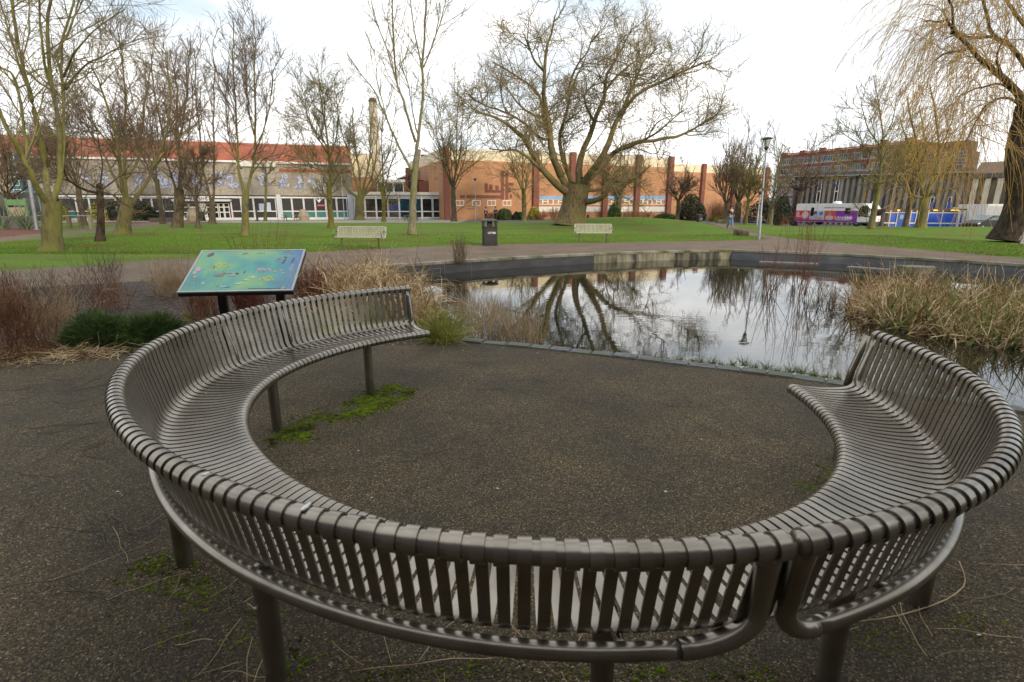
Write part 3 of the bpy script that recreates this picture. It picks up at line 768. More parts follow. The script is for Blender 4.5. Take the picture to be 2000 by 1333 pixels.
# ------------------------------------------------------------------ straight park benches
def straight_bench(label, loc, rot, w=1.9, group='straight park benches by the path'):
    r = thing('park_bench', label, 'bench', loc, rot, group)
    P = []
    for a in (-40, 0, 45, 90, 135, 175): P.append((0.30 + 0.03 * cos(radians(a)), 0.86 + 0.03 * sin(radians(a))))
    P += [(0.235, 0.66), (0.20, 0.545), (0.16, 0.49), (0.10, 0.465), (-0.02, 0.465), (-0.16, 0.482), (-0.20, 0.486)]
    for a in (90, 135, 180, 220): P.append((-0.21 + 0.028 * cos(radians(a)), 0.458 + 0.028 * sin(radians(a))))
    mb = MB(); n = round(w / 0.066)
    for i in range(n):
        x = -w / 2 + w * (i + .5) / n
        for j in range(len(P) - 1):
            (y0, z0), (y1, z1) = P[j], P[j + 1]
            l = math.hypot(y1 - y0, z1 - z0); ny, nz = -(z1 - z0) / l * .003, (y1 - y0) / l * .003
            vs = []
            for yy, zz in ((y0, z0), (y1, z1)):
                for sx, sn in ((-1, -1), (1, -1), (1, 1), (-1, 1)): vs.append((x + sx * .019, yy + ny * sn, zz + nz * sn))
            mb.add(vs, [(0, 1, 5, 4), (1, 2, 6, 5), (2, 3, 7, 6), (3, 0, 4, 7), (3, 2, 1, 0), (4, 5, 6, 7)])
    mb.build('slatted_seat', m_metal_pale, r)
    MB().tube([(-w / 2, .30, .86), (w / 2, .30, .86)], .026, 10).build('top_rail', m_metal_pale, r, auto=True)
    MB().tube([(-w / 2, -.21, .458), (w / 2, -.21, .458)], .025, 10).build('front_rail', m_metal_pale, r, auto=True)
    for s in (-1, 1):
        x = s * (w / 2 + .02)
        pts = [(x, -.20, .45), (x, -.05, .43), (x, .12, .44), (x, .20, .52), (x, .25, .70), (x, .30, .86)]
        MB().tube(catmull(pts, 16), .03, 10).build('end_frame', m_metal_pale, r, auto=True)
        pts = [(x, .22, .66), (x, .05, .70), (x, -.14, .70), (x, -.25, .62), (x, -.24, .50), (x, -.18, .46)]
        MB().tube(catmull(pts, 18), .02, 8).build('armrest', m_metal, r, auto=True)
        xl = s * (w / 2 - .22)
        MB().tube([(xl, .02, -.05), (xl, .02, .44)], .038, 10).build('leg', m_metal, r, auto=True)
        MB().tube([(xl, -.2, .44), (xl, .18, .44)], .022, 8).build('cross_bar', m_metal, r, auto=True)
    return r
p = at(704, 486); straight_bench('pale slatted metal bench on the lawn edge behind the tall reeds', (p.x, p.y, 0), radians(-7), 2.02)
p = at(1158, 474); straight_bench('pale slatted metal bench standing alone between the litter bin and the mound', (p.x, p.y, 0), radians(-3), 1.75)
p = at(2062, 506); straight_bench('slatted metal bench cut off by the right edge beside the leaning willow', (p.x, p.y, 0), radians(-52), 1.9)

# ------------------------------------------------------------------ litter bin
def litter_bin(label, loc, rot, sc=1.0):
    r = thing('litter_bin', label, 'bin', loc, rot, 'black litter bins')
    def oct_(a, c): return [(-a + c, -a), (a - c, -a), (a, -a + c), (a, a - c), (a - c, a), (-a + c, a), (-a, a - c), (-a, -a + c)]
    mb = MB(); mb.slab(oct_(.345, .07), 0, .08); mb.slab(oct_(.33, .07), .08, .80); mb.slab(oct_(.355, .07), .80, .84)
    for s in (-1, 1):
        for q in (-1, 1):
            pass
    mb.build('body', m_black, r, bevel=.008)
    for sx in (-1, 1):
        for sy in (-1, 1):
            x, y = sx * .28, sy * .28
            MB().slab([(x - .045, y - .045), (x + .045, y - .045), (x + .045, y + .045), (x - .045, y + .045)], .84, 1.06).build('canopy_post', m_black, r)
    MB().slab(oct_(.12, .03), .84, 1.06).build('inner_column', m_black, r)
    mb = MB(); mb.slab(oct_(.37, .07), 1.06, 1.10)
    a = oct_(.36, .07); k = [(x * .45, y * .45) for x, y in a]
    mb.add([(x, y, 1.10) for x, y in a] + [(x, y, 1.17) for x, y in k], [tuple(range(8, 16))] + [(i, (i + 1) % 8, (i + 1) % 8 + 8, i + 8) for i in range(8)])
    mb.build('lid', m_black, r)
    MB().box(-.24, .24, -.337, -.331, .14, .74).build('door', M('bin_door', (.03, .031, .034), (.036, .037, .04), 5, rough=.4), r)
    text_mesh('lettering', 'LITTER', .115, m_white, r, (.08, -.34, .56), (pi / 2, 0, 0), .003)
    r.scale = (sc,) * 3
    return r
p = at(956, 480.5); litter_bin('black square litter bin on the path edge left of the middle bench', (p.x, p.y + .3, 0), radians(6))
p = G(1365, 436); rb = litter_bin('small distant black bin by the path junction behind the mound', (p.x, p.y, p.z), 0.3, .8)

# ------------------------------------------------------------------ lamp post
def lamp_post(label, loc, hgt, lean=0.0, head=True, rr=.052):
    r = thing('lamp_post', label, 'lamp post', loc, 0, 'grey street lamps in the park')
    r.rotation_euler = (0, lean, 0)
    MB().lathe([(rr * 1.5, -.05), (rr * 1.5, 1.15), (rr * 1.3, 1.25), (rr, 1.3), (rr * .72, hgt - .55)], 14).build('column', m_steel, r, auto=True)
    if not head: return r
    MB().lathe([(rr * .9, hgt - .62), (.11, hgt - .5), (.10, hgt - .42)], 14).build('collar', m_black, r, auto=True)
    for k in range(4):
        g = pi / 4 + k * pi / 2
        MB().tube([(.07 * cos(g), .07 * sin(g), hgt - .45), (.22 * cos(g), .22 * sin(g), hgt - .05)], .014, 6).build('strut', m_black, r)
    MB().lathe([(.06, hgt - .45), (.17, hgt - .07)], 14).build('lens', M('lamp_lens', (.55, .57, .58), (.62, .63, .64), 3, rough=.15), r, auto=True)
    MB().lathe([(.30, hgt - .055), (.31, hgt - .04), (.20, hgt + .02), (.03, hgt + .05)], 18).build('canopy', m_black, r, auto=True)
    MB().box(-.1, .1, -.11, -.085, 2.55, 2.7).build('bracket', m_black, r)
    return r
p = at(1482, 468); lamp_post('tall grey lamp post with flat round canopy at the path junction', (p.x, p.y, 0), 5.2, radians(-2.0))
# ------------------------------------------------------------------ bare winter trees
def Mbark(name, c1, c2, green, gl=0.45, gh=0.62, pale=None):
    m, t, N, L, b = newmat(name)
    b.inputs['Roughness'].default_value = 0.9; setspec(b, 0.2)
    tc = N('ShaderNodeTexCoord'); mp = N('ShaderNodeMapping'); mp.inputs['Scale'].default_value = (1, 1, 0.3); L(tc.outputs['Object'], mp.inputs[0])
    n = N('ShaderNodeTexNoise'); n.inputs['Scale'].default_value = 9; n.inputs['Detail'].default_value = 6; L(mp.outputs[0], n.inputs['Vector'])
    r = N('ShaderNodeValToRGB'); r.color_ramp.elements[0].position = 0.35; r.color_ramp.elements[1].position = 0.68
    r.color_ramp.elements[0].color = (*c1, 1); r.color_ramp.elements[1].color = (*c2, 1); L(n.outputs[0], r.inputs[0])
    n2 = N('ShaderNodeTexNoise'); n2.inputs['Scale'].default_value = 0.9; n2.inputs['Detail'].default_value = 4; L(tc.outputs['Object'], n2.inputs['Vector'])
    mr = N('ShaderNodeMapRange'); mr.inputs[1].default_value = gl; mr.inputs[2].default_value = gh; mr.inputs[4].default_value = 0.85; L(n2.outputs[0], mr.inputs[0])
    x = N('ShaderNodeMix'); x.data_type = 'RGBA'; L(mr.outputs[0], x.inputs[0]); L(r.outputs[0], x.inputs[6]); x.inputs[7].default_value = (*green, 1)
    L(x.outputs[2], b.inputs['Base Color'])
    bp = N('ShaderNodeBump'); bp.inputs['Strength'].default_value = 0.9; bp.inputs['Distance'].default_value = 0.03; L(n.outputs[0], bp.inputs['Height']); L(bp.outputs[0], b.inputs['Normal'])
    return m
BK = dict(
    olive=Mbark('olive_bark', (0.062, 0.053, 0.032), (0.175, 0.15, 0.082), (0.155, 0.155, 0.042), 0.38, 0.58),
    brown=Mbark('brown_bark', (0.056, 0.044, 0.030), (0.16, 0.128, 0.085), (0.115, 0.108, 0.042), 0.5, 0.7),
    dark=Mbark('dark_bark', (0.022, 0.016, 0.012), (0.075, 0.055, 0.040), (0.05, 0.045, 0.02), 0.55, 0.75),
    plane=Mbark('plane_bark', (0.080, 0.060, 0.034), (0.22, 0.165, 0.095), (0.155, 0.142, 0.048), 0.42, 0.62),
    pale=Mbark('pale_bark', (0.10, 0.09, 0.06), (0.24, 0.22, 0.16), (0.15, 0.15, 0.045), 0.45, 0.62),
    yellow=Mbark('yellow_bark', (0.08, 0.065, 0.02), (0.19, 0.15, 0.05), (0.15, 0.14, 0.03), 0.4, 0.6))
def Mtwig(name, c1, c2):
    return M(name, c1, c2, 1.3, rough=0.85, spec=0.15)
TW = dict(
    olive=Mtwig('olive_twigs', (0.116, 0.098, 0.050), (0.204, 0.174, 0.077)),
    brown=Mtwig('brown_twigs', (0.098, 0.070, 0.046), (0.184, 0.136, 0.085)),
    grey=Mtwig('grey_twigs', (0.106, 0.091, 0.074), (0.194, 0.170, 0.128)),
    red=Mtwig('russet_twigs', (0.165, 0.077, 0.043), (0.271, 0.145, 0.081)),
    plane=Mtwig('plane_twigs', (0.145, 0.115, 0.060), (0.27, 0.22, 0.11)),
    willow=Mtwig('willow_withes', (0.36, 0.215, 0.055), (0.54, 0.35, 0.10)),
    willow2=Mtwig('old_willow_withes', (0.25, 0.158, 0.055), (0.40, 0.27, 0.095)))
def px_limb(pts, Y, n=14):
    """limb drawn as (px, py, dy) at distance Y + dy, smoothed"""
    return catmull([tuple(Q(p[0], p[1], Y + (p[2] if len(p) > 2 else 0))) for p in pts], n)
TWK = 1.0
def build_tree(name, label, base, limbs, levels, bark, twig, seed, cat='tree', group=None, k0=9, full=False):
    """limbs: list of (points n x 3, r0, r1)"""
    rng = np.random.default_rng(seed)
    root = thing(name, label, cat, base, 0, group)
    n0 = 16
    P = np.stack([catmull(l[0], n0) for l in limbs])
    nrm = rng.normal(0, 1, P.shape); nrm[:, 0] = 0
    leng = np.linalg.norm(P[:, -1] - P[:, 0], axis=1)[:, None, None]
    P = P + np.cumsum(nrm * 0.0035, axis=1) * leng
    s = np.linspace(0, 1, n0)[None]
    r0 = np.array([l[1] for l in limbs])[:, None]; r1 = np.array([l[2] for l in limbs])[:, None]
    Yd = base[1]
    fat = np.array([1.0] + [0.60 if full else 0.66] * (len(limbs) - 1))[:, None]
    if len(limbs) == 1: fat[:] = 1
    r1 = np.minimum(r1, r0)
    R = (r0 + (r1 - r0) * s ** 0.62) * fat
    for i, l in enumerate(limbs):
        if len(l) > 3:      # root flare at the foot of the trunk
            R[i] += l[3] * np.exp(-s[0] * n0 / 1.2)
    parts0 = [tubes_np(P, R, k0)]
    trunk_like = parts0; crown = []
    cur = (P, R)
    first = True
    pool = [(P, R)]
    for li, lv in enumerate(levels):
        src = [pool[j] for j in lv.get('from', [-1])]
        for (Ps, Rs) in src:
            if lv.get('skip0') and li == 0 and len(limbs) > 1:
                Ps, Rs = Ps[1:], Rs[1:]
            lv2 = dict(lv); lv2['rate'] = lv['rate'] * (1.0 if Yd < 45 or full else 0.72) * ((1.2, 1.45, 1.6, 1.4)[min(li, 3)] * (1.0 if full else min(1.0, max(0.52, 26.0 / Yd)) ** (0.6 if li else 0.3))); lv2['len'] = lv['len'] * (1.25, 1.3, 1.35, 1.0)[min(li, 3)]
            Pc, Rc = spawn(Ps, Rs, lv2, rng)
            Rc = np.maximum(Rc, (0.00046, 0.00031, 0.00022, 0.00020)[min(li, 3)] * Yd * TWK)
            crown.append(tubes_np(Pc, Rc, lv.get('k', 3)))
            pool.append((Pc, Rc))
    V, Qd = join(parts0); npmesh('trunk', V, Qd, BK[bark], root, True, base)
    V, Qd = join(crown); npmesh('crown', V, Qd, TW[twig], root, False, base)
    return root
def mk_levels(Hs, dens=1.0, ang=(45, 42, 40), trop=0.06, wig=0.10, tl=0.5, tw=0.007, t0=0.15, up2=None, l1=2.6, l2=1.3, l3=0.55, l4=0):
    up2 = trop if up2 is None else up2
    lv = [dict(rate=1.5 * dens / Hs, t0=t0, ang=ang[0], asd=12, len=l1 * Hs, n=8, trop=(0, 0, trop), wig=wig, r=0.05 * Hs, tip=0.3, tl=tl, k=5, min=1),
          dict(rate=2.6 * dens / Hs, t0=0.12, ang=ang[1], asd=14, len=l2 * Hs, n=6, trop=(0, 0, up2), wig=wig * 1.2, r=0.018 * Hs, tip=0.35, tl=0.45, k=3, min=1, rmin=tw * 0.8),
          dict(rate=4.6 * dens / Hs, t0=0.10, ang=ang[2], asd=14, len=l3 * Hs, n=4, trop=(0, 0, up2), wig=wig * 1.5, r=0.010 * Hs, tip=0.5, tl=0.35, k=3, min=1, rmin=tw * 0.75)]
    return lv
def limb_set(Y, specs, wpx=None):
    """specs: (points, width0 px, width1 px[, flare px])"""
    s = Y / F
    return [(px_limb(p[0], Y), p[1] * s / 2, p[2] * s / 2) + ((p[3] * s / 2,) if len(p) > 3 else ()) for p in specs]
def dist_of(px, py): return G(px, py).y
def c1(*pts):   # readings from the upper left enlargement
    return [(p[0] / 2.666, p[1] / 2.666) + tuple(p[2:]) for p in pts]
def c2(*pts): return [(400 + p[0] / 2.666, p[1] / 2.666) + tuple(p[2:]) for p in pts]
def c3(*pts): return [(800 + p[0] / 2.6667, p[1] / 2.6667) + tuple(p[2:]) for p in pts]
def c5(*pts): return [(1600 + p[0] / 2.666, p[1] / 2.666) + tuple(p[2:]) for p in pts]
def c6(*pts): return [(1650 + p[0] / 5.33, 250 + p[1] / 5.33) + tuple(p[2:]) for p in pts]

# the great plane tree in the middle
B = G(1113, 438); Y = B.y
build_tree('plane_tree', 'huge spreading bare plane tree with a massive trunk beside the mound', tuple(B), limb_set(Y, [
    (c3((838, 1172), (848, 1110), (862, 1050), (872, 985), (880, 940)), 52, 44, 20),
    (c3((850, 1010), (770, 960, -1), (700, 880, -2), (650, 800, -2), (590, 700, -2), (520, 640, -3), (440, 590, -3), (330, 560, -3)), 30, 5),
    (c3((690, 870, -2), (630, 810, -2.5), (560, 765, -3), (490, 765, -3), (420, 755, -4)), 13, 3),
    (c3((850, 1000), (790, 910), (760, 830, 1), (735, 700, 2), (700, 580, 2), (690, 500, 2), (640, 420, 3), (560, 360, 3), (440, 280, 4)), 27, 4),
    (c3((790, 900), (750, 800, -1), (740, 650, -1), (710, 500, -1), (705, 400, -2), (712, 250, -2), (740, 150, -2), (760, 40, -2)), 26, 4),
    (c3((860, 980, 1), (830, 900, 2), (790, 800, 2), (770, 700, 3), (800, 560, 3), (820, 450, 4), (850, 350, 4), (905, 230, 4)), 22, 4),
    (c3((885, 970), (885, 860), (920, 730, 1), (960, 600, 1), (1000, 480, 1), (1010, 350), (1050, 250), (1100, 170)), 28, 4),
    (c3((960, 600, 1), (930, 540, 0), (910, 470, -1), (945, 410, -1), (1010, 380, -1)), 10, 3),
    (c3((895, 960), (960, 860, -1), (1030, 740, -2), (1060, 620, -2), (1110, 540, -2), (1180, 450, -3), (1300, 380, -3), (1400, 330, -4), (1540, 275, -4)), 26, 4),
    (c3((905, 950), (1000, 850, 1), (1080, 760, 2), (1180, 710, 2), (1300, 690, 2), (1420, 670, 2), (1520, 620, 3), (1595, 585, 3)), 26, 4),
    (c3((1060, 770, 2), (1150, 740, 0), (1260, 680, -1), (1330, 620, -2), (1420, 540, -2)), 12, 3),
    (c3((890, 1045), (960, 1040, -1), (1020, 1010, -2), (1040, 960, -2), (1080, 930, -2), (1135, 945, -3), (1200, 900, -3), (1260, 840, -3)), 24, 4),
    (c3((900, 985), (980, 980, 1), (1020, 955, 2), (1060, 900, 2), (1100, 860, 2)), 15, 4),
    (c3((1110, 540, -2), (1150, 430, -1), (1190, 330, -1), (1220, 250, 0), (1280, 190, 0)), 11, 3),
    (c3((1010, 440), (1100, 330, 2), (1170, 260, 3), (1180, 170, 3)), 10, 3),
    (c3((700, 580, 2), (640, 560, 4), (570, 500, 5), (500, 400, 5), (430, 340, 6)), 12, 3),
    (c3((735, 700, 2), (690, 690, 0), (610, 600, -1), (520, 540, -2), (400, 500, -3), (330, 440, -3)), 12, 3),
    (c3((712, 330, -2), (660, 270, -2), (620, 180, -2), (600, 120, -3)), 9, 3),
    (c3((820, 450, 4), (870, 300, 3), (930, 220, 2), (960, 130, 2)), 9, 3),
]), [dict(rate=1.5, t0=0.22, ang=50, asd=16, len=3.5, n=10, trop=(0, 0, 0.05), wig=0.22, r=0.060, tip=0.25, tl=0.35, k=5, min=2, skip0=True),
     dict(rate=1.75, t0=0.12, ang=50, asd=16, len=1.9, n=8, trop=(0, 0, 0.05), wig=0.27, r=0.028, tip=0.4, tl=0.35, k=3, min=1, rmin=0.009),
     dict(rate=2.7, t0=0.1, ang=48, asd=18, len=0.95, n=5, trop=(0, 0, 0.08), wig=0.30, r=0.013, tip=0.6, tl=0.3, k=3, min=1, rmin=0.0075)],
    'plane', 'plane', 11, k0=12, full=True)

bpy.data.objects['plane_tree'].scale = (1.02, 1, .945)
# left foreground tree with several rising limbs
B = G(103, 491); Y = B.y
build_tree('vase_tree', 'large bare tree with rising mossy limbs at the left edge of the lawn', tuple(B), limb_set(Y, [
    (c1((275, 1312), (270, 1200), (268, 1100), (272, 1040)), 33, 30, 14),
    (c1((268, 1080), (200, 1000, -.5), (150, 880, -1), (110, 800, -1), (50, 700, -1.5), (0, 600, -1.5), (-70, 440, -2)), 19, 8),
    (c1((150, 880, -1), (135, 700, 0), (120, 600, 0), (98, 450, 1), (55, 370, 1), (-20, 330, 1), (-110, 280, 1)), 11, 4),
    (c1((265, 1070), (245, 900, 1), (225, 760, 1), (180, 600, 1), (160, 480, 1), (120, 350, 2), (95, 200, 2), (70, 50, 2), (55, -150, 2)), 18, 7),
    (c1((272, 1060), (315, 900, .3), (310, 700, .3), (295, 500, .3), (285, 350, .3), (280, 150, 0), (310, 0, 0), (335, -200, 0)), 16, 6),
    (c1((318, 900, .3), (340, 700, .8), (338, 500, 1), (330, 350, 1), (335, 200, 1.5), (380, 50, 1.5), (430, -130, 2)), 10, 5),
    (c1((298, 500, .3), (240, 380, 0), (215, 250, -.5), (200, 100, -.5), (185, -90, -1)), 9, 4),
    (c1((340, 470, 1), (420, 360, 1), (520, 300, .5), (640, 240, 0), (735, 205, 0)), 7, 2),
    (c1((330, 400, 1), (400, 260, 0), (520, 140, -.5), (650, 50, -1)), 7, 2),
    (c1((160, 480, 1), (90, 300, 2), (40, 150, 2.5), (0, 0, 3), (-40, -160, 3)), 8, 3),
    (c1((285, 300, .3), (360, 150, .6), (400, 20, 1), (430, -120, 1)), 7, 3),
]), [dict(rate=1.7, t0=0.3, ang=46, asd=14, len=2.3, n=8, trop=(0, 0, 0.05), wig=0.13, r=0.034, tip=0.25, tl=0.3, k=4, min=2, skip0=True),
     dict(rate=2.4, t0=0.12, ang=42, asd=14, len=1.25, n=6, trop=(0, 0, 0.04), wig=0.14, r=0.013, tip=0.4, tl=0.35, k=3, min=1, rmin=0.005),
     dict(rate=3.2, t0=0.1, ang=40, asd=14, len=0.6, n=4, trop=(0, 0, 0.03), wig=0.15, r=0.007, tip=0.6, tl=0.3, k=3, min=1, rmin=0.004)],
    'olive', 'olive', 21, k0=12)

# crooked small tree
B = G(195, 472); Y = B.y
build_tree('crooked_tree', 'small dark crooked tree with low sideways boughs beside the large left tree', tuple(B), limb_set(Y, [
    (c1((522, 1258), (524, 1100), (522, 1000), (525, 960)), 13, 11, 7),
    (c1((522, 1010), (450, 990, -.5), (390, 960, -1), (340, 920, -1.5), (330, 830, -2), (350, 740, -2)), 9, 3),
    (c1((520, 990), (440, 940, .5), (380, 900, 1), (340, 860, 1), (300, 760, 1)), 6, 2),
    (c1((525, 990), (580, 950, .5), (640, 910, 1), (740, 900, 1.5), (830, 910, 1.5)), 5, 2),
    (c1((528, 1000), (590, 1020, -.5), (640, 1060, -1), (680, 1090, -1)), 6, 2),
    (c1((520, 970), (535, 860, 0), (510, 760, 1), (480, 640, 1)), 5, 2),
]), [dict(rate=2.6, t0=0.25, ang=55, asd=14, len=1.9, n=7, trop=(0, 0, 0.12), wig=0.16, r=0.025, tip=0.3, tl=0.3, k=4, min=2, skip0=True),
     dict(rate=3.0, t0=0.12, ang=45, asd=14, len=1.0, n=5, trop=(0, 0, 0.08), wig=0.16, r=0.011, tip=0.4, tl=0.35, k=3, min=1, rmin=0.006),
     dict(rate=3.4, t0=0.1, ang=40, asd=14, len=0.5, n=4, trop=(0, 0, 0.06), wig=0.16, r=0.007, tip=0.6, tl=0.3, k=3, min=1, rmin=0.005)],
    'dark', 'brown', 31)

# broad crowned tree behind it
B = G(243, 458); Y = B.y
build_tree('maple_tree', 'broad bare tree with many limbs between the crooked tree and the forked trunk', tuple(B), limb_set(Y, [
    (c1((640, 1225), (652, 1120), (662, 1060), (668, 1030)), 24, 20, 10),
    (c1((660, 1075), (640, 950, -.5), (625, 850, -1), (600, 700, -1.5), (560, 560, -2), (520, 430, -2), (480, 340, -3)), 13, 3),
    (c1((665, 1060), (655, 900), (655, 800), (650, 650, .5), (660, 480, 1), (650, 350, 1), (640, 250, 1)), 11, 3),
    (c1((675, 1085), (740, 980, .5), (790, 890, 1), (830, 780, 1), (870, 650, 1.5), (890, 500, 2), (880, 380, 2), (870, 270, 2)), 13, 3),
    (c1((655, 930), (700, 850, 1), (730, 700, 2), (740, 560, 2), (765, 430, 3), (790, 320, 3)), 9, 3),
    (c1((640, 1010), (580, 900, 1), (530, 800, 2), (470, 700, 3), (420, 600, 3)), 8, 3),
    (c1((625, 850, -1), (560, 740, -2), (490, 640, -2), (440, 530, -2)), 7, 2),
    (c1((790, 890, 1), (860, 800, 0), (930, 730, 0), (990, 660, 0)), 7, 2),
]), [dict(rate=2.0, t0=0.25, ang=44, asd=14, len=2.9, n=8, trop=(0, 0, 0.05), wig=0.14, r=0.04, tip=0.3, tl=0.4, k=4, min=2, skip0=True),
     dict(rate=2.8, t0=0.12, ang=42, asd=14, len=1.3, n=6, trop=(0, 0, 0.03), wig=0.16, r=0.015, tip=0.4, tl=0.35, k=3, min=1, rmin=0.006),
     dict(rate=3.4, t0=0.1, ang=40, asd=14, len=0.6, n=4, trop=(0, 0, 0.02), wig=0.18, r=0.009, tip=0.6, tl=0.3, k=3, min=1, rmin=0.0055)],
    'olive', 'brown', 41)

B = G(347, 445); Y = B.y
build_tree('forked_tree', 'tall narrow bare tree forked low, left of the entrance sign', tuple(B), limb_set(Y, [
    (c1((922, 1195), (932, 1090), (932, 1020), (934, 985)), 18, 16, 7),
    (c1((934, 1000), (940, 850), (925, 740), (915, 600, .5), (920, 450, .5), (900, 330, 1), (885, 250, 1)), 12, 2),
    (c1((925, 1040), (890, 930, -.5), (860, 850, -1), (840, 700, -1.5), (810, 560, -2), (790, 400, -2), (800, 300, -2)), 8, 2),
    (c1((938, 960), (975, 850, 1), (985, 700, 2), (1010, 560, 2), (1010, 400, 2)), 6, 2),
    (c1((925, 740), (960, 600, 1), (975, 460, 2), (965, 320, 2)), 6, 2),
]), mk_levels(1.15, 1.25, l1=2.3, ang=(44, 42, 40), trop=0.05, tw=0.008), 'brown', 'brown', 51)

B = G(386, 446); Y = B.y
build_tree('sapling', 'little bare sapling in front of the entrance doors', tuple(B), limb_set(Y, [
    (c1((1032, 1185), (1028, 1090), (1020, 1030)), 7, 6, 4),
    (c1((1025, 1050), (990, 990), (965, 920), (960, 850)), 4, 1.5), (c1((1022, 1040), (1050, 980), (1080, 950), (1120, 900)), 4, 1.5), (c1((1022, 1040), (1020, 950), (1030, 860), (1040, 800)), 4, 1.5),
]), mk_levels(.75, 1.4, trop=0.07, tw=0.008), 'brown', 'brown', 61)

B = G(414, 438); Y = B.y
build_tree('slender_tree', 'tall slender dark tree directly right of the entrance sign', tuple(B), limb_set(Y, [
    (c1((1106, 1165), (1106, 1100), (1104, 1050)), 12, 10, 5),
    (c1((1104, 1060), (1080, 950), (1060, 850), (1050, 650), (1030, 500), (1025, 350), (1020, 250)), 8, 2),
    (c1((1106, 1060), (1115, 900), (1110, 700), (1105, 500), (1112, 350), (1110, 240)), 8, 2),
]), mk_levels(1.5, 1.35, l1=2.0, ang=(38, 38, 38), trop=0.07, tw=0.010), 'brown', 'brown', 71)

B = G(480, 461); Y = B.y
build_tree('upright_tree', 'tall twin stemmed upright tree standing forward of the glazed front', tuple(B), limb_set(Y, [
    (c2((210, 1228), (208, 1110), (210, 1040), (212, 1010)), 13, 12, 6),
    (c2((210, 1030), (192, 900), (180, 780), (165, 650), (155, 450), (150, 250), (145, 95)), 10, 2),
    (c2((212, 1030), (238, 900), (250, 780), (260, 600), (250, 400), (255, 250), (250, 125)), 10, 2),
    (c2((190, 880), (130, 780, 1), (100, 640, 1), (85, 480, 1), (95, 300, 1)), 5, 2),
    (c2((245, 830), (300, 700, -1), (330, 560, -1), (345, 420, -1), (330, 300, -1)), 5, 2),
    (c2((255, 700), (220, 560, 1), (205, 400, 1), (215, 240, 1)), 5, 2),
    (c2((235, 930), (300, 830, -.6), (370, 800, -1), (430, 790, -1)), 4, 1.5),
]), [dict(rate=3.0, t0=0.2, ang=42, asd=12, len=1.9, n=8, trop=(0, 0, 0.10), wig=0.10, r=0.028, tip=0.3, tl=0.55, k=4, min=2, skip0=True),
     dict(rate=3.0, t0=0.12, ang=38, asd=12, len=0.95, n=6, trop=(0, 0, 0.07), wig=0.12, r=0.012, tip=0.4, tl=0.35, k=3, min=1, rmin=0.006),
     dict(rate=3.4, t0=0.1, ang=36, asd=12, len=0.45, n=4, trop=(0, 0, 0.06), wig=0.13, r=0.008, tip=0.6, tl=0.3, k=3, min=1, rmin=0.005)],
    'olive', 'brown', 81)

B = G(518, 432.5); Y = B.y
build_tree('sapling', 'thin bare sapling right of the tall twin stemmed tree', tuple(B), limb_set(Y, [
    (c2((316, 1160), (316, 1050), (316, 960), (312, 880)), 6, 3, 3),
]), mk_levels(1.0, 2.6, trop=0.06, tw=0.010, l1=2.2, t0=.45), 'olive', 'olive', 91)

B = G(648, 446); Y = B.y
build_tree('lime_tree', 'yellow barked tree with a single straight leader beside the pale bench', tuple(B), limb_set(Y, [
    (c2((658, 1190), (652, 1080), (650, 1000), (650, 940)), 10, 9, 5),
    (c2((650, 960), (645, 850), (632, 700), (610, 560), (600, 470), (600, 410)), 8, 2),
    (c2((650, 950), (600, 890, 1), (540, 870, 1), (480, 860, 1)), 4, 1.5),
    (c2((652, 980), (700, 900, -1), (760, 850, -1), (800, 760, -1)), 4, 1.5),
    (c2((645, 850), (690, 720, 1), (700, 600, 1), (690, 480, 1)), 5, 1.5),
    (c2((640, 800), (580, 700, -1), (540, 600, -1), (530, 480, -1)), 5, 1.5),
]), mk_levels(1.2, 1.6, l1=2.3, trop=0.07, tw=0.008), 'yellow', 'olive', 101)

B = G(703, 430); Y = B.y
build_tree('pollard_tree', 'stout pollarded tree with a fan of boughs in front of the cream gable', tuple(B), limb_set(Y, [
    (c2((806, 1145), (806, 1090), (808, 1030)), 16, 16, 7),
    (c2((806, 1040), (740, 980), (690, 900), (650, 800), (630, 700)), 9, 2), (c2((808, 1030), (780, 930), (750, 820), (720, 700), (700, 600)), 8, 2),
    (c2((808, 1030), (805, 900), (780, 760), (770, 640), (770, 560)), 8, 2), (c2((812, 1030), (840, 920), (850, 800), (850, 680), (860, 580)), 8, 2),
    (c2((814, 1035), (870, 970), (920, 880), (960, 780), (980, 680)), 9, 2), (c2((812, 1032), (860, 950), (890, 840), (900, 720), (910, 610)), 7, 2),
]), mk_levels(1.6, 1.5, l1=1.6, l2=1.0, trop=0.06, tw=0.011), 'olive', 'olive', 111)

B = G(750, 434); Y = B.y
build_tree('slender_tree', 'slender olive tree in front of the low glazed wing beside the chimney', tuple(B), limb_set(Y, [
    (c2((932, 1160), (934, 1060), (932, 980)), 8, 7, 3),
    (c2((932, 990), (925, 850), (915, 720), (920, 600)), 6, 1.5), (c2((934, 990), (960, 880), (990, 780), (1000, 660)), 5, 1.5), (c2((932, 1000), (890, 900), (860, 780), (850, 660)), 5, 1.5),
]), mk_levels(1.3, 1.5, l1=2.0, trop=0.05, tw=0.010), 'yellow', 'olive', 121)

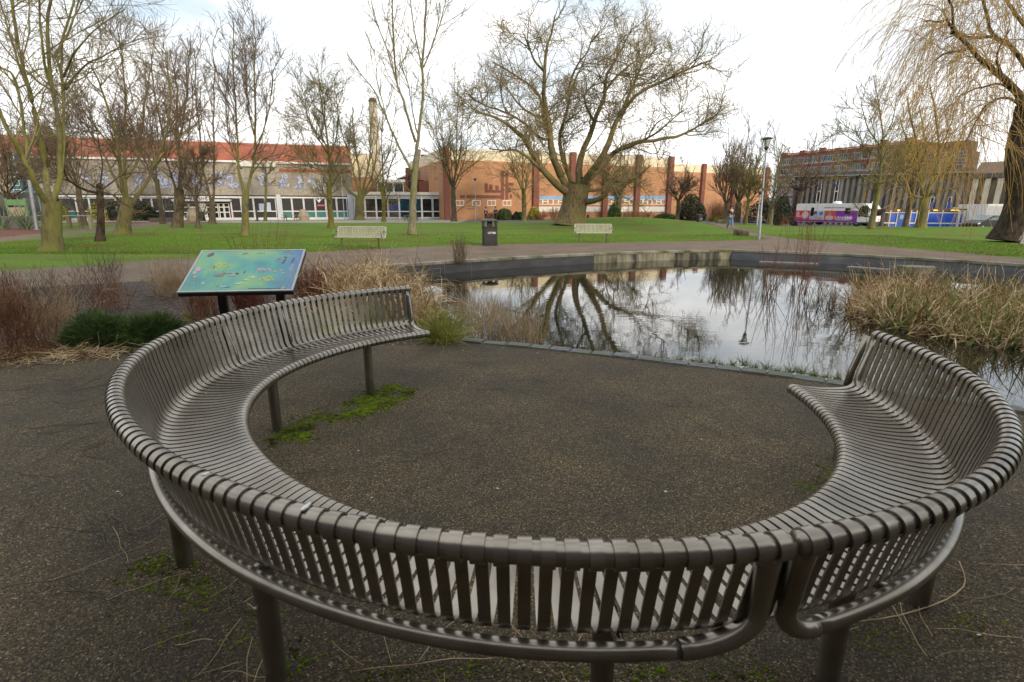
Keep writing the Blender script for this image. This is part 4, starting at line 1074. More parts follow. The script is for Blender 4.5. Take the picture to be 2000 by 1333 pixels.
# tall two-leadered tree
B = G(806, 459); Y = B.y
build_tree('poplar_tree', 'tall pale two leadered tree with feathery top between the benches', tuple(B), limb_set(Y, [
    (c2((1080, 1222), (1084, 1080), (1086, 960), (1090, 860), (1100, 780)), 15, 11, 5),
    (c2((1100, 780), (1120, 650), (1135, 480), (1140, 300), (1152, 130), (1165, -60), (1170, -190)), 10, 4),
    (c2((1078, 890), (1020, 780, .5), (970, 680, 1), (920, 570, 1), (880, 480, 1.5), (820, 400, 2), (745, 290, 2)), 9, 2),
    (c2((1098, 740), (1040, 560, -1), (1000, 430, -1), (985, 250, -1), (975, 50, -1.5), (968, -110, -2)), 8, 3),
    (c2((1000, 430, -1), (940, 250, -1), (890, 120, -1), (860, 0, -1)), 5, 2),
    (c2((1140, 350), (1190, 200, 1), (1230, 80, 1), (1260, -50, 1)), 5, 2),
    (c2((1138, 400), (1100, 200, 1), (1070, 20, 1.5), (1050, -130, 2)), 5, 2),
    (c2((970, 680, 1), (930, 540, 2), (905, 400, 2), (900, 260, 2)), 4, 1.5),
    (c2((1110, 700), (1080, 560, 2), (1060, 450, 2), (1010, 330, 2)), 5, 2),
    (c2((1072, 1000), (1030, 960, -1), (1000, 930, -1), (985, 900, -1)), 4, 1.5),
]), [dict(rate=1.6, t0=0.2, ang=36, asd=10, len=2.1, n=8, trop=(0, 0, 0.05), wig=0.08, r=0.024, tip=0.3, tl=0.4, k=4, min=2, skip0=True),
     dict(rate=2.2, t0=0.12, ang=36, asd=10, len=1.0, n=6, trop=(0, 0, 0.04), wig=0.10, r=0.010, tip=0.4, tl=0.35, k=3, min=1, rmin=0.005),
     dict(rate=2.6, t0=0.1, ang=36, asd=10, len=0.4, n=4, trop=(0, 0, 0.03), wig=0.10, r=0.007, tip=0.6, tl=0.3, k=3, min=1, rmin=0.0045)],
    'pale', 'olive', 131)

def auto_tree(name, label, px, py, top, spread, seed, bark='olive', twig='brown', n=6, tw_px=10, fork=0.28, lean=0, fan=0.5, dens=1.3, trop=0.05, group=None, lv=None, hs=None):
    """a tree whose limbs fan out from a fork; top in photo pixels, spread = half width of the crown in pixels"""
    B = G(px, py); Y = B.y; rg = random.Random(seed); s = Y / F
    hgt = Q(px, top, Y).z - B.z
    zf = hgt * fork
    lx = lean * s
    fk = Vector((B.x + lx * fork, Y, B.z + zf))
    limbs = [([tuple(B - Vector((0, 0, .1))), tuple(B + Vector((lx * fork * .4, 0, zf * .5))), tuple(fk)], tw_px * s / 2, tw_px * s / 2 * .82, tw_px * s / 2 * .45)]
    for i in range(n):
        g = 2 * pi * (i + rg.uniform(-.3, .3)) / n
        rad = spread * s * rg.uniform(.55, 1.0) * (0.25 if i == 0 else 1)
        zt = hgt * rg.uniform(.78, 1.0) if i else hgt
        tip = Vector((B.x + lx + rad * cos(g), Y + rad * sin(g), B.z + zt))
        st = fk - Vector((0, 0, zf * rg.uniform(0, .18)))
        mid = st.lerp(tip, .45) + Vector((cos(g), sin(g), 0)) * rad * fan * rg.uniform(.3, .6)
        limbs.append(([tuple(st), tuple(st.lerp(mid, .5) + Vector((rg.uniform(-.1, .1), 0, 0))), tuple(mid), tuple(tip)], tw_px * s / 2 * rg.uniform(.45, .65) * (1 if n < 8 else .68), .012 + .0004 * Y))
    H = hs or hgt / 9.0
    return build_tree(name, label, tuple(B), limbs, lv or mk_levels(H, dens, trop=trop, tw=0.0022 + 0.00013 * Y), bark, twig, seed, group=group)
auto_tree('street_tree', 'bare grey tree against the left end of the brick hall', 887, 433, 180, 55, 201, 'brown', 'olive', 7, 11, .28)
auto_tree('street_tree', 'slim olive tree in front of the dark brick mural', 1023, 432.5, 255, 45, 202, 'olive', 'olive', 5, 10, .30)
auto_tree('street_tree', 'bare tree rising behind the mound in front of the blue windows', 1207, 428, 285, 70, 203, 'brown', 'olive', 7, 11, .33)
auto_tree('sapling', 'thin sapling half hidden behind the great plane trunk', 1152, 428, 330, 18, 204, 'olive', 'olive', 4, 6, .35)
auto_tree('street_tree', 'small round headed tree at the right corner of the brick hall', 1322, 433, 322, 45, 205, 'brown', 'brown', 7, 8, .40)
fl = mk_levels(1.3, 1.15, l1=2.1, l2=1.1, ang=(24, 26, 28), trop=0.10, tw=0.011)
auto_tree('hornbeam_tree', 'dense broom shaped russet tree left of the lamp post', 1438, 435, 252, 36, 206, 'brown', 'brown', 11, 14, .22, lv=fl)
auto_tree('hornbeam_tree', 'lower russet tree at the left of the broom shaped one', 1416, 436, 300, 30, 207, 'brown', 'brown', 9, 10, .28, lv=fl)
auto_tree('street_tree', 'slim dark trunked tree between the walking man and the lamp post', 1456, 439, 310, 32, 208, 'olive', 'olive', 6, 7, .4)
auto_tree('pollard_tree', 'pale pollarded tree with a wide fork right of the lamp post', 1503, 439, 285, 40, 209, 'pale', 'olive', 6, 11, .20, fan=.9, dens=.9)
auto_tree('street_tree', 'dark round crowned tree at the rear end of the bus', 1549, 441, 262, 72, 210, 'dark', 'brown', 9, 13, .42, lean=8, fan=.55, dens=1.0)
# tree leaning across the front of the bus
B = G(1702, 447); Y = B.y
build_tree('leaning_tree', 'slender leaning tree crossing the front of the bus', tuple(B), limb_set(Y, [
    (c6((270, 1048), (300, 900), (325, 780), (345, 640), (365, 540)), 11, 9, 5),
    (c6((360, 560), (378, 400), (385, 250), (390, 100), (370, -60), (340, -260), (300, -520)), 8, 2),
    (c6((330, 580), (260, 550, -1), (180, 510, -1), (100, 450, -2), (20, 420, -2)), 4, 1.5),
    (c6((350, 520), (260, 440, 1), (180, 380, 1), (120, 320, 1)), 4, 1.5),
    (c6((380, 320), (280, 250, 1), (180, 180, 1), (60, 110, 1), (-60, 40, 2)), 5, 1.5),
    (c6((388, 200), (300, 80, -1), (220, -50, -1), (180, -200, -1), (170, -330, -1)), 5, 1.5),
    (c6((365, 580), (430, 570, -1), (500, 520, -1), (540, 440, -2)), 4, 1.5),
    (c6((385, 130), (470, 0, 1), (520, -150, 1), (540, -330, 1)), 5, 1.5),
]), mk_levels(1.05, 1.3, l1=2.0, trop=0.06, tw=0.007), 'olive', 'olive', 221)
auto_tree('street_tree', 'leaning pale trunked tree just behind the front of the bus', 1733, 442, 250, 50, 222, 'brown', 'olive', 7, 11, .40, lean=22)
auto_tree('street_tree', 'straight pale trunk in front of the blue door', 1768, 443, 230, 45, 223, 'brown', 'olive', 6, 10, .38, lean=2)
# weeping willows
def weeping(name, label, base, Y, specs, seed, bark, twig, lv1, hang, gl=None):
    rng = np.random.default_rng(seed)
    return build_tree(name, label, base, limb_set(Y, specs), lv1 + hang, bark, twig, seed, k0=11)
B = G(1800, 445); Y = B.y
weeping('weeping_willow', 'golden weeping willow standing in front of the blue hoarding', tuple(B), Y, [
    (c6((785, 1040), (808, 900), (818, 780), (822, 720)), 17, 15, 8),
    (c6((815, 740), (800, 600), (790, 450), (775, 280), (740, 60), (690, -150), (650, -350)), 11, 3),
    (c6((825, 740), (880, 600, -1), (930, 450, -1), (960, 300, -1), (960, 100, -1.5), (930, -150, -2), (880, -420, -2)), 11, 3),
    (c6((830, 730), (900, 620, 1), (990, 480, 1), (1080, 340, 1.5), (1180, 180, 2), (1250, 0, 2)), 9, 3),
    (c6((810, 725), (740, 715, -1), (660, 670, -1), (590, 610, -1.5), (530, 530, -2), (500, 430, -2)), 6, 2),
    (c6((830, 735), (900, 690, -.5), (1000, 670, -1), (1100, 650, -1.5), (1180, 610, -2)), 6, 2),
    (c6((810, 640), (850, 450, 1.5), (850, 250, 2), (830, 0, 2.5), (800, -250, 3)), 8, 3),
    (c6((795, 480), (700, 250, 1), (620, 50, 1), (560, -130, 1.5)), 6, 2),
    (c6((960, 250, -1), (1050, 100, -2), (1110, -60, -2), (1140, -200, -2)), 6, 2),
], 231, 'olive', 'willow',
    [dict(rate=1.5, t0=0.25, ang=40, asd=14, len=2.0, n=8, trop=(0, 0, 0.02), wig=0.12, r=0.03, tip=0.3, tl=0.3, k=4, min=2, skip0=True)],
    [dict(rate=2.9, t0=0.2, ang=55, asd=18, len=3.6, n=12, trop=(0, 0, -0.24), wig=0.05, r=0.011, tip=0.5, tl=0.2, k=3, min=1, rmin=0.006, **{'from': [-1]}),
     dict(rate=2.0, t0=0.35, ang=50, asd=18, len=3.8, n=12, trop=(0, 0, -0.24), wig=0.05, r=0.011, tip=0.5, tl=0.1, k=3, min=1, rmin=0.006, **{'from': [0]}),
     dict(rate=0.35, t0=0.1, ang=25, asd=10, len=1.6, n=7, trop=(0, 0, -0.22), wig=0.06, r=0.008, tip=0.5, tl=0.1, k=3, min=0, rmin=0.005, **{'from': [-1, -2]})])
B = G(1968, 473); Y = B.y
weeping('weeping_willow', 'thick dark trunked old willow leaning out of the right edge with trailing withes', tuple(B), Y, [
    (c5((975, 1255), (1015, 1130), (1040, 1020), (1030, 900), (1040, 760), (1066, 640), (1085, 540)), 50, 34, 15),
    (c5((1075, 570), (1030, 480, -.5), (950, 410, -1), (900, 370, -1.5), (820, 320, -2), (740, 240, -2.5), (690, 180, -3), (650, 110, -3)), 24, 5),
    (c5((1085, 540), (1110, 420, 1), (1060, 330, 1), (980, 240, 1), (900, 190, .5), (870, 80, 0), (840, -40, 0)), 20, 6),
    (c5((760, 260, -2.5), (690, 275, -2.5), (640, 290, -3), (590, 330, -3)), 8, 3),
    (c5((900, 190, .5), (800, 195, 0), (720, 180, 0), (650, 200, -.5)), 9, 3),
    (c5((1060, 530), (960, 440, 1), (860, 450, 2), (790, 470, 2.5), (720, 500, 3)), 9, 3),
    (c5((1070, 560), (980, 510, -1), (880, 545, -2), (810, 630, -3), (770, 720, -3)), 9, 3),
    (c5((1085, 520), (1180, 350, 1), (1250, 200, 2), (1330, 50, 2)), 22, 8),
    (c5((1110, 420, 1), (1100, 200, 0), (1010, 70, -1), (940, -40, -1), (860, -140, -1)), 14, 5),
    (c5((650, 110, -3), (620, 112, -3), (590, 105, -3.3), (560, 110, -3.6)), 6, 2),
    (c5((690, 180, -3), (700, 60, -3), (660, -40, -3.5), (600, -100, -4)), 7, 3),
    (c5((950, 410, -1), (930, 330, -2), (940, 250, -2.5), (990, 150, -3)), 9, 3),
], 241, 'dark', 'willow2',
    [dict(rate=1.8, t0=0.25, ang=45, asd=16, len=1.7, n=8, trop=(0, 0, 0.0), wig=0.14, r=0.026, tip=0.3, tl=0.25, k=4, min=2, skip0=True)],
    [dict(rate=4.6, t0=0.15, ang=55, asd=18, len=3.1, n=14, trop=(0, 0, -0.17), wig=0.06, r=0.008, tip=0.5, tl=0.2, k=3, min=1, rmin=0.0035, **{'from': [-1]}),
     dict(rate=4.0, t0=0.4, ang=50, asd=18, len=3.4, n=14, trop=(0, 0, -0.18), wig=0.06, r=0.008, tip=0.5, tl=0.1, k=3, min=1, rmin=0.0035, **{'from': [0]}),
     dict(rate=0.5, t0=0.1, ang=28, asd=10, len=0.9, n=6, trop=(0, 0, -0.14), wig=0.08, r=0.006, tip=0.5, tl=0.1, k=3, min=0, rmin=0.003, **{'from': [-1, -2]})])
# thickets and trees farther off on the left
auto_tree('street_tree', 'twiggy brown tree behind the large left tree at the edge', 30, 445, 215, 95, 251, 'dark', 'brown', 8, 12, .3, dens=1.3)
auto_tree('street_tree', 'hazy brown tree behind the hall roof left of the broad crowned tree', 165, 441, 150, 70, 252, 'brown', 'grey', 8, 10, .3, dens=1.2)
auto_tree('street_tree', 'bare tree between the broad crowned tree and the forked one', 318, 438, 120, 48, 253, 'brown', 'grey', 7, 9, .3, dens=1.2)
# ------------------------------------------------------------------ buildings
class Facade:
    """upright plane through two photo columns at given distances; x runs along it, y goes into the building"""
    def __init__(s, xa, Ya, xb, Yb, z0=0.0):
        a, b = Q(xa, 406, Ya), Q(xb, 406, Yb)
        s.a = Vector((a.x, a.y, z0)); d = Vector((b.x - a.x, b.y - a.y, 0)); s.len = d.length; s.t = d.normalized(); s.n = Vector((-s.t.y, s.t.x, 0)); s.rot = math.atan2(s.t.y, s.t.x); s.z0 = z0
    def sz(s, px, py, y=0.0):
        d = ray(px, py); o = Vector((0, 0, CAMH)); P0 = s.a + s.n * y
        k = (P0 - o).dot(s.n) / d.dot(s.n); p = o + d * k
        return (p - s.a).dot(s.t), p.z - s.z0
    def box(s, mb, x0, y0, x1, y1, d0, d1, zb=None):
        """pixel rectangle seen on the plane at depth d0 (front), as a block from d0 to d1"""
        ym = (y0 + y1) / 2; xm = (x0 + x1) / 2
        a, _ = s.sz(x0, ym, d0); b, _ = s.sz(x1, ym, d0); _, zt = s.sz(xm, y0, d0)
        zl = zb if zb is not None else s.sz(xm, y1, d0)[1]
        mb.box(a, b, d0, d1, zl, zt); return a, b, zl, zt
m_tile = M('red_roof_tiles', (0.24, 0.060, 0.028), (0.40, 0.115, 0.048), 5, rough=0.85, bump=0.4, stretch=(1, 1, 2.2), c3=(0.20, 0.06, 0.035), scale3=0.4)
m_panel = M('aggregate_panel', (0.26, 0.232, 0.19), (0.36, 0.325, 0.27), 3.5, rough=0.9, bump=0.2, c3=(0.23, 0.205, 0.17), scale3=0.35)
m_grout = M('panel_joint', (0.11, 0.10, 0.085), (0.14, 0.125, 0.11), 4, rough=0.9)
m_frame = M('white_window_frame', (0.62, 0.62, 0.60), (0.70, 0.70, 0.68), 3, rough=0.5)
m_paleblue = M('pale_blue_panel', (0.45, 0.49, 0.55), (0.52, 0.56, 0.62), 2, rough=0.6)
m_gdark = Mglass('dark_glass', (0.030, 0.034, 0.038))
m_gteal = Mglass('teal_glass', (0.020, 0.105, 0.105))
m_gwarm = Mglass('warm_glass', (0.085, 0.075, 0.065))
m_gblue = Mglass('blue_glass', (0.018, 0.055, 0.085))
m_teal = M('teal_panel', (0.030, 0.17, 0.155), (0.045, 0.21, 0.19), 2, rough=0.4)
m_bluewhite = M('blue_white_mosaic', (0.14, 0.18, 0.36), (0.40, 0.41, 0.44), 4.5, rough=0.5, lo=0.47, hi=0.53)
m_cream = M('cream_render', (0.62, 0.54, 0.38), (0.72, 0.64, 0.46), 1.4, rough=0.85)
m_brick = Mbrick('orange_brick', (0.40, 0.178, 0.078), (0.48, 0.235, 0.112), (0.38, 0.26, 0.17))
m_dbrick = Mbrick('dark_red_brick', (0.17, 0.050, 0.034), (0.23, 0.075, 0.048), (0.19, 0.11, 0.085))
m_bbrick = Mbrick('brown_brick', (0.20, 0.105, 0.055), (0.26, 0.14, 0.08), (0.22, 0.16, 0.11))
m_gravelroof = M('flat_roof_felt', (0.10, 0.10, 0.10), (0.14, 0.14, 0.135), 3, rough=0.9)
m_slate = M('grey_roof_sheet', (0.24, 0.25, 0.27), (0.31, 0.32, 0.34), 1.5, rough=0.6, stretch=(6, 1, 1))
def window(Fc, root, x0, y0, x1, y1, glass, bars_v=(), bars_h=(), d=0.0, fw=1.4, fmat=None, dep=0.12):
    """a window: frame with glazing bars, and its pane"""
    a, zt = Fc.sz(x0, (y0 + y1) / 2, d)[0], Fc.sz((x0 + x1) / 2, y0, d)[1]
    b, zl = Fc.sz(x1, (y0 + y1) / 2, d)[0], Fc.sz((x0 + x1) / 2, y1, d)[1]
    f = abs(b - a) / max(abs(x1 - x0), 1e-6) * fw
    mb = MB(); mb.box(a, a + f, d, d + dep, zl, zt); mb.box(b - f, b, d, d + dep, zl, zt); mb.box(a + f, b - f, d, d + dep, zt - f, zt); mb.box(a + f, b - f, d, d + dep, zl, zl + f)
    for px in bars_v:
        c = Fc.sz(px, (y0 + y1) / 2, d)[0]; mb.box(c - f * .4, c + f * .4, d + .003, d + dep, zl + f, zt - f)
    for py in bars_h:
        c = Fc.sz((x0 + x1) / 2, py, d)[1]; mb.box(a + f, b - f, d + .006, d + dep, c - f * .7, c + f * .7)
    w = mb.build('window', fmat or m_frame, root)
    MB().box(a + f, b - f, d + dep * .6, d + dep * .6 + .02, zl + f, zt - f).build('pane', glass, w)
    return w

# --- the long hall with the red tiled roof
FH = Facade(-60, 63.0, 692, 75.5)
hall = thing('hall', 'long low hall with red tiled roof, concrete upper wall and entrance sign', 'building', tuple(FH.a), FH.rot)
def hz(py, px=400, d=0.0): return FH.sz(px, py, d)[1]
L_ = FH.len
z_top, z_eave, z_panel_t, z_panel_b, z_f = hz(277, 400, 5), hz(313), hz(318), hz(381), hz(384)
mb = MB(); mb.box(0, L_, 0.0, 0.35, z_panel_b, z_eave - .05)
mb.build('upper_wall', m_panel, hall)
mb = MB(); k = 0.0
while k < L_: mb.box(k - .02, k + .02, -.012, 0.0, z_panel_b + .05, z_eave - .1); k += 1.9
mb.box(0, L_, -.013, 0, (z_panel_b + z_eave) / 2 - .02, (z_panel_b + z_eave) / 2 + .02); mb.build('panel_joints', m_grout, hall)
mb = MB(); mb.add([(0, -.25, z_eave), (L_, -.25, z_eave), (L_, 5.0, z_top), (0, 5.0, z_top), (0, 14, z_eave), (L_, 14, z_eave)], [(0, 1, 2, 3), (3, 2, 5, 4), (0, 3, 4), (1, 5, 2)])
rf = mb.build('roof', m_tile, hall)
mb = MB(); mb.box(0, L_, 4.9, 5.1, z_top - .03, z_top + .10); mb.build('ridge_flashing', m_frame, rf)
mb = MB(); mb.box(0, L_, -.30, -.10, z_eave - .22, z_eave + .02); mb.build('gutter', m_frame, hall)
a0, a1 = FH.sz(462, 316)[0], FH.sz(538, 316)[0]
MB().box(a0, a1, -.36, -.31, hz(324), hz(313.5)).build('white_band', M('dormer_band', (.5, .5, .46), (.6, .6, .56), 2), hall)
a0, a1 = FH.sz(545, 330)[0], L_
MB().box(a0, a1, -.06, -.014, hz(333), hz(327)).build('tile_hanging', m_tile, hall)
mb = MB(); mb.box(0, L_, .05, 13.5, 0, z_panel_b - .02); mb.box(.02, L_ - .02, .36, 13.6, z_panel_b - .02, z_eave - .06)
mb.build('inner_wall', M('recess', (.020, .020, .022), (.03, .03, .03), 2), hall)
mb = MB(); mb.box(0, L_, -.10, .05, hz(386.5), hz(383.6)); mb.box(0, L_, -.08, .05, 0, .30); mb.build('fascia', m_frame, hall)
rg = random.Random(9)
def mosaic(x, y, hpx):
    s0, zc = FH.sz(x, y); sc = FH.sz(x, y - hpx / 2)[1] - zc
    mb = MB(); n = 7; pl = []
    for i in range(n):
        f = i / (n - 1); zz = zc + sc - 2 * sc * f; w = sc * (.18 + .5 * abs(sin(f * 5.0 + x))) ; off = sc * .35 * sin(f * 4 + x * 1.7)
        pl.append((s0 + off - w, s0 + off + w, zz))
    poly = [(p[0], p[2]) for p in pl] + [(p[1], p[2]) for p in pl[::-1]]
    mb.prism(poly, -.06, -.013)
    for q in range(2): mb.prism([(s0 + sc * (.3 + .4 * q), zc - sc * 1.0), (s0 + sc * (.5 + .4 * q), zc - sc * .95), (s0 + sc * (.9 + .2 * q), zc - sc * .35), (s0 + sc * .6, zc - sc * .5)], -.05, -.012)
    return mb.build('wall_mosaic', m_bluewhite, hall)
for x, y, hp in ((162, 345, 26), (200, 350, 30), (270, 352, 34), (313, 350, 42), (346, 350, 30), (386, 354, 34), (425, 350, 32), (450, 354, 34), (515, 350, 30), (551, 354, 30), (584, 357, 28), (612, 358, 26), (628, 362, 20)): mosaic(x, y, hp * .85)
for x0, x1, g, bv in ((118, 150, m_gteal, ()), (150, 176, m_gdark, ()), (176, 202, m_gwarm, ()), (202, 228, m_gdark, ()), (228, 254, m_gdark, ()), (254, 278, m_gwarm, ()), (278, 298, m_gdark, ()), (298, 317, m_gwarm, ()), (317, 342, m_gdark, ()),
                      (452, 472, m_gdark, ()), (472, 496, m_gdark, ()), (496, 540, m_gwarm, (518,)),
                      (550, 571, m_gteal, ()), (571, 594, m_gdark, ()), (594, 616, m_gblue, ()), (616, 637, m_gblue, ()), (637, 658, m_gteal, ()), (658, 679, m_gblue, ())):
    window(FH, hall, x0 + .2, 386.6, x1 - .2, 428, g, bv, (413,), d=-.02)
    a0, a1 = FH.sz(x0 + 1.5, 420)[0], FH.sz(x1 - 1.5, 420)[0]
    if g in (m_gteal, m_gblue): MB().box(a0, a1, .03, .05, hz(426.5), hz(414.5)).build('spandrel_panel', m_teal, hall)
for x0, x1 in ((541, 549.5), (680, 691)):
    mb = MB(); FH.box(mb, x0, 380.5, x1, 431, -.28, .04, zb=0); mb.build('pier', m_paleblue, hall)
for x in (318, 342.5, 451):
    mb = MB(); FH.box(mb, x, 386, x + 1.5, 431, -.09, .04, zb=0); mb.build('mullion', m_frame, hall)
# doors
for x0, x1 in ((357, 370), (370, 391), (403, 415), (415, 427), (428, 438), (438, 449)):
    window(FH, hall, x0 + .2, 397, x1 - .2, 427.5, m_gdark, (), (405, 415), d=-.05, fw=1.5).name = 'door'
mb = MB(); FH.box(mb, 391.5, 394, 402.5, 431, -.07, .04, zb=0); mb.build('door_pier', M('door_pier', (.5, .5, .47), (.56, .56, .53), 3), hall)
mb = MB(); sa, sb, szl, szt = FH.box(mb, 334, 384.2, 448.5, 392.4, -.9, -.6); sg = mb.build('entrance_sign', m_frame, hall)
m_navy = M('navy_lettering', (.03, .03, .07), (.035, .035, .08), 3, rough=.5)
text_mesh('lettering', 'ENTRANCE', (szt - szl) * .86, m_navy, sg, ((sa + sb) / 2, -.905, (szl + szt) / 2), (pi / 2, 0, 0), .008)
for u in (.14, .86):
    c = sa + (sb - sa) * u; MB().box(c - 1.25, c + 1.25, -.906, -.901, (szl + szt) / 2 - .09, (szl + szt) / 2 + .09).build('stripe', m_navy, sg)
mb = MB(); mb.box(sa, sb, -.9, .04, szl - .10, szl - .01); mb.build('canopy', M('canopy_grey', (.3, .3, .3)), hall)
# posters and interior things behind the glass seen as panels
for x0, y0, x1, y1, c in ((506, 398, 519, 412, (.32, .36, .48)), (520, 396, 529, 413, (.40, .45, .55)), (453, 416, 457, 426, (.45, .05, .06)), (620, 400, 634, 403, (.5, .1, .12))):
    mb = MB(); FH.box(mb, x0, y0, x1, y1, .012, .025); mb.build('poster', flat_col('poster_%d' % x0, c), hall)
x0, z0_ = FH.sz(624, 391.5); s_ = .45
MB().prism([(x0 - s_ * 1.1, z0_ + .25), (x0 - s_ * .2, z0_ - .35), (x0 + s_ * 1.1, z0_ + .35), (x0 + s_ * .35, z0_ + .05), (x0 + s_ * .1, z0_ + .25), (x0 - s_ * .3, z0_ + .0)], .01, .02).build('sign', M('white_emblem', (.6, .65, .7)), hall)

# --- low glazed wing
FW = Facade(690.5, 75.2, 867, 76.4)
wing = thing('glazed_wing', 'low flat roofed wing with white framed glazing between hall and brick hall', 'building', tuple(FW.a), FW.rot)
wz = lambda py: FW.sz(780, py)[1]
MB().box(0, FW.len, -.35, 9, wz(381.3), wz(375.5)).build('roof_fascia', M('cream_fascia', (.60, .56, .47), (.66, .62, .52), 2), wing)
MB().box(0, FW.len, -.05, .1, wz(387), wz(381.6)).build('fascia', m_paleblue, wing)
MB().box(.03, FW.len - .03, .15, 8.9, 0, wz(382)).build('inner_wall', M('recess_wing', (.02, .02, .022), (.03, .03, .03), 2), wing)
gl = [m_gwarm, m_gwarm, m_gdark, m_gwarm, m_gblue, m_gblue, m_gdark, m_gdark]
xs = [693, 713, 735, 758, 780, 802, 824, 845, 863]
for i in range(8): window(FW, wing, xs[i] + .3, 387.3, xs[i + 1] - .3, 426, gl[i], (), (413.5,), d=-.02)
for x in xs[::2]:
    mb = MB(); FW.box(mb, x - 1.3, 381.6, x + 1.3, 430, -.16, .02, zb=0); mb.build('column', m_frame, wing)
MB().box(0, FW.len, -.09, .1, 0, wz(426.2)).build('plinth', M('plinth', (.35, .34, .32)), wing)
for x0, x1 in ((761, 768), (771, 779)):
    mb = MB(); FW.box(mb, x0, 400, x1, 412, .0, .02); mb.build('poster', flat_col('blue_poster_%d' % x0, (.02, .05, .22)), wing)

# --- cream gable, brick block and chimney behind the wing
FG = Facade(655, 84, 731, 85)
gab = thing('gable_block', 'sunlit cream gable block behind the pollarded tree', 'building', tuple(FG.a), FG.rot)
gz = lambda py, px=700: FG.sz(px, py)[1]
MB().box(0, FG.len, 0, 9, gz(346), gz(302)).build('upper_wall', m_cream, gab)
MB().box(0, FG.len, .04, 9, 0, gz(346.2)).build('lower_wall', m_brick, gab)
MB().box(-.1, FG.len + .1, -.08, 9.1, gz(302) + .002, gz(300)).build('parapet', m_frame, gab)
c = Q(740, 406, 88); ch = thing('chimney', 'tall pale round chimney rising behind the glazed wing', 'chimney', (c.x, c.y, 0))
zt = Q(737, 193, 88).z
MB().lathe([(.72, 0), (.66, zt - 1.2), (.60, zt - .55)], 18).build('stack', M('chimney_render', (.40, .36, .29), (.62, .57, .47), 1.2, rough=.85, stretch=(1, 1, .25), c3=(.30, .26, .21), scale3=.5), ch, auto=True)
MB().lathe([(.62, zt - .55), (.64, zt - .5), (.64, zt - .2), (.5, zt - .15), (.5, zt)], 18).build('cap', M('soot', (.03, .027, .025), (.06, .05, .045), 4), ch, auto=True)

# --- brown gabled building in the gap
FM = Facade(778, 92, 872, 84)
mid = thing('gabled_building', 'brown brick building with a grey sloping roof left of the brick hall', 'building', tuple(FM.a), FM.rot)
def ms(px, py): return FM.sz(px, py)
pg = [ms(778, 430), ms(872, 430), ms(872, 312), ms(800, 346), ms(778, 350)]
pg = [(x, max(z, 0)) for x, z in pg]
MB().prism(pg, 0, 8).build('wall', m_bbrick, mid)
A, B_, C_, D_ = ms(775, 350), ms(800, 344), ms(873, 309), ms(873, 288)
r0 = ms(822, 300)
mb = MB(); mb.add([(A[0], -.2, A[1]), (B_[0], -.2, B_[1]), (C_[0], -.2, C_[1]), (D_[0], 6, D_[1]), (r0[0], 6, r0[1]), (A[0], 6, A[1] + .4)], [(0, 1, 4, 5), (1, 2, 3, 4)])
mb.build('roof', m_slate, mid)
for x, y0, y1 in ((822, 302, 340), (792, 328, 350)):
    mb = MB(); FM.box(mb, x, y0, x + 5, y1, -.3, .5); mb.build('flue', m_dbrick, mid)
mb = MB(); FM.box(mb, 828.5, 322, 830.5, 348, -.12, -.02); mb.build('downpipe', m_frame, mid)
for x0, y0, x1, y1 in ((790, 352, 812, 378), (818, 354, 836, 378)):
    mb = MB(); FM.box(mb, x0, y0, x1, y1, -3, -.02); mb.build('stair_block', m_dbrick, mid)
for x0, x1 in ((738, 762), (765, 785)):
    pass
for y in (336, 341, 346):
    mb = MB(); FM.box(mb, 800, y, 836, y + .9, -3.1, -3.05); mb.build('railing', m_steel, mid)
for k in range(4):
    window(FM, mid, 846 + k * 6, 344, 851 + k * 6, 354, m_gwarm, d=-.1, fw=.7)
FM2 = Facade(735, 81, 792, 81)
mid2 = thing('upper_storey', 'glazed upper storey set back above the glazed wing', 'building', tuple(FM2.a), 0)
MB().box(0, FM2.len, .2, 6, 0, FM2.sz(760, 352)[1]).build('wall', m_bbrick, mid2)
for x0, x1 in ((737, 752), (753, 768), (769, 788)): window(FM2, mid2, x0, 357, x1, 376, m_gdark, d=0, fw=.9)
MB().box(-.1, FM2.len + .1, -.1, .19, FM2.sz(760, 356)[1], FM2.sz(760, 351)[1]).build('fascia', m_frame, mid2)

# --- brick hall with pilasters
FB = Facade(868, 73.5, 1309, 87.0)
bh = thing('brick_hall', 'orange brick hall with dark pilasters, cream parapet and brick mural', 'building', tuple(FB.a), FB.rot)
LB = FB.len
zc_ = lambda px, py: FB.sz(px, py)[1]
zp1 = zc_(1080, 298); zp0 = zc_(1080, 319.5)
MB().box(0, LB, 0, 24, 0, zp0).build('wall', m_brick, bh)
MB().box(.05, LB - .05, .06, 24, zp0 + .002, zp1).build('parapet', m_cream, bh)
MB().box(.05, LB - .05, .0, .055, zp1 - .25, zp1 + .06).build('coping', m_frame, bh)
for x in (872, 1045, 1116, 1180, 1242.5, 1305):
    a, _ = FB.sz(x, 380); wv = .42
    MB().box(a - wv, a + wv, -.5, -.003, 0, zp1 + .12).build('pilaster', m_dbrick, bh)
for x in (890, 922, 952, 982): window(FB, bh, x, 391.5, x + 16.5, 402.5, m_gdark, (x + 8.2,), (), d=-.04, fw=1.2)
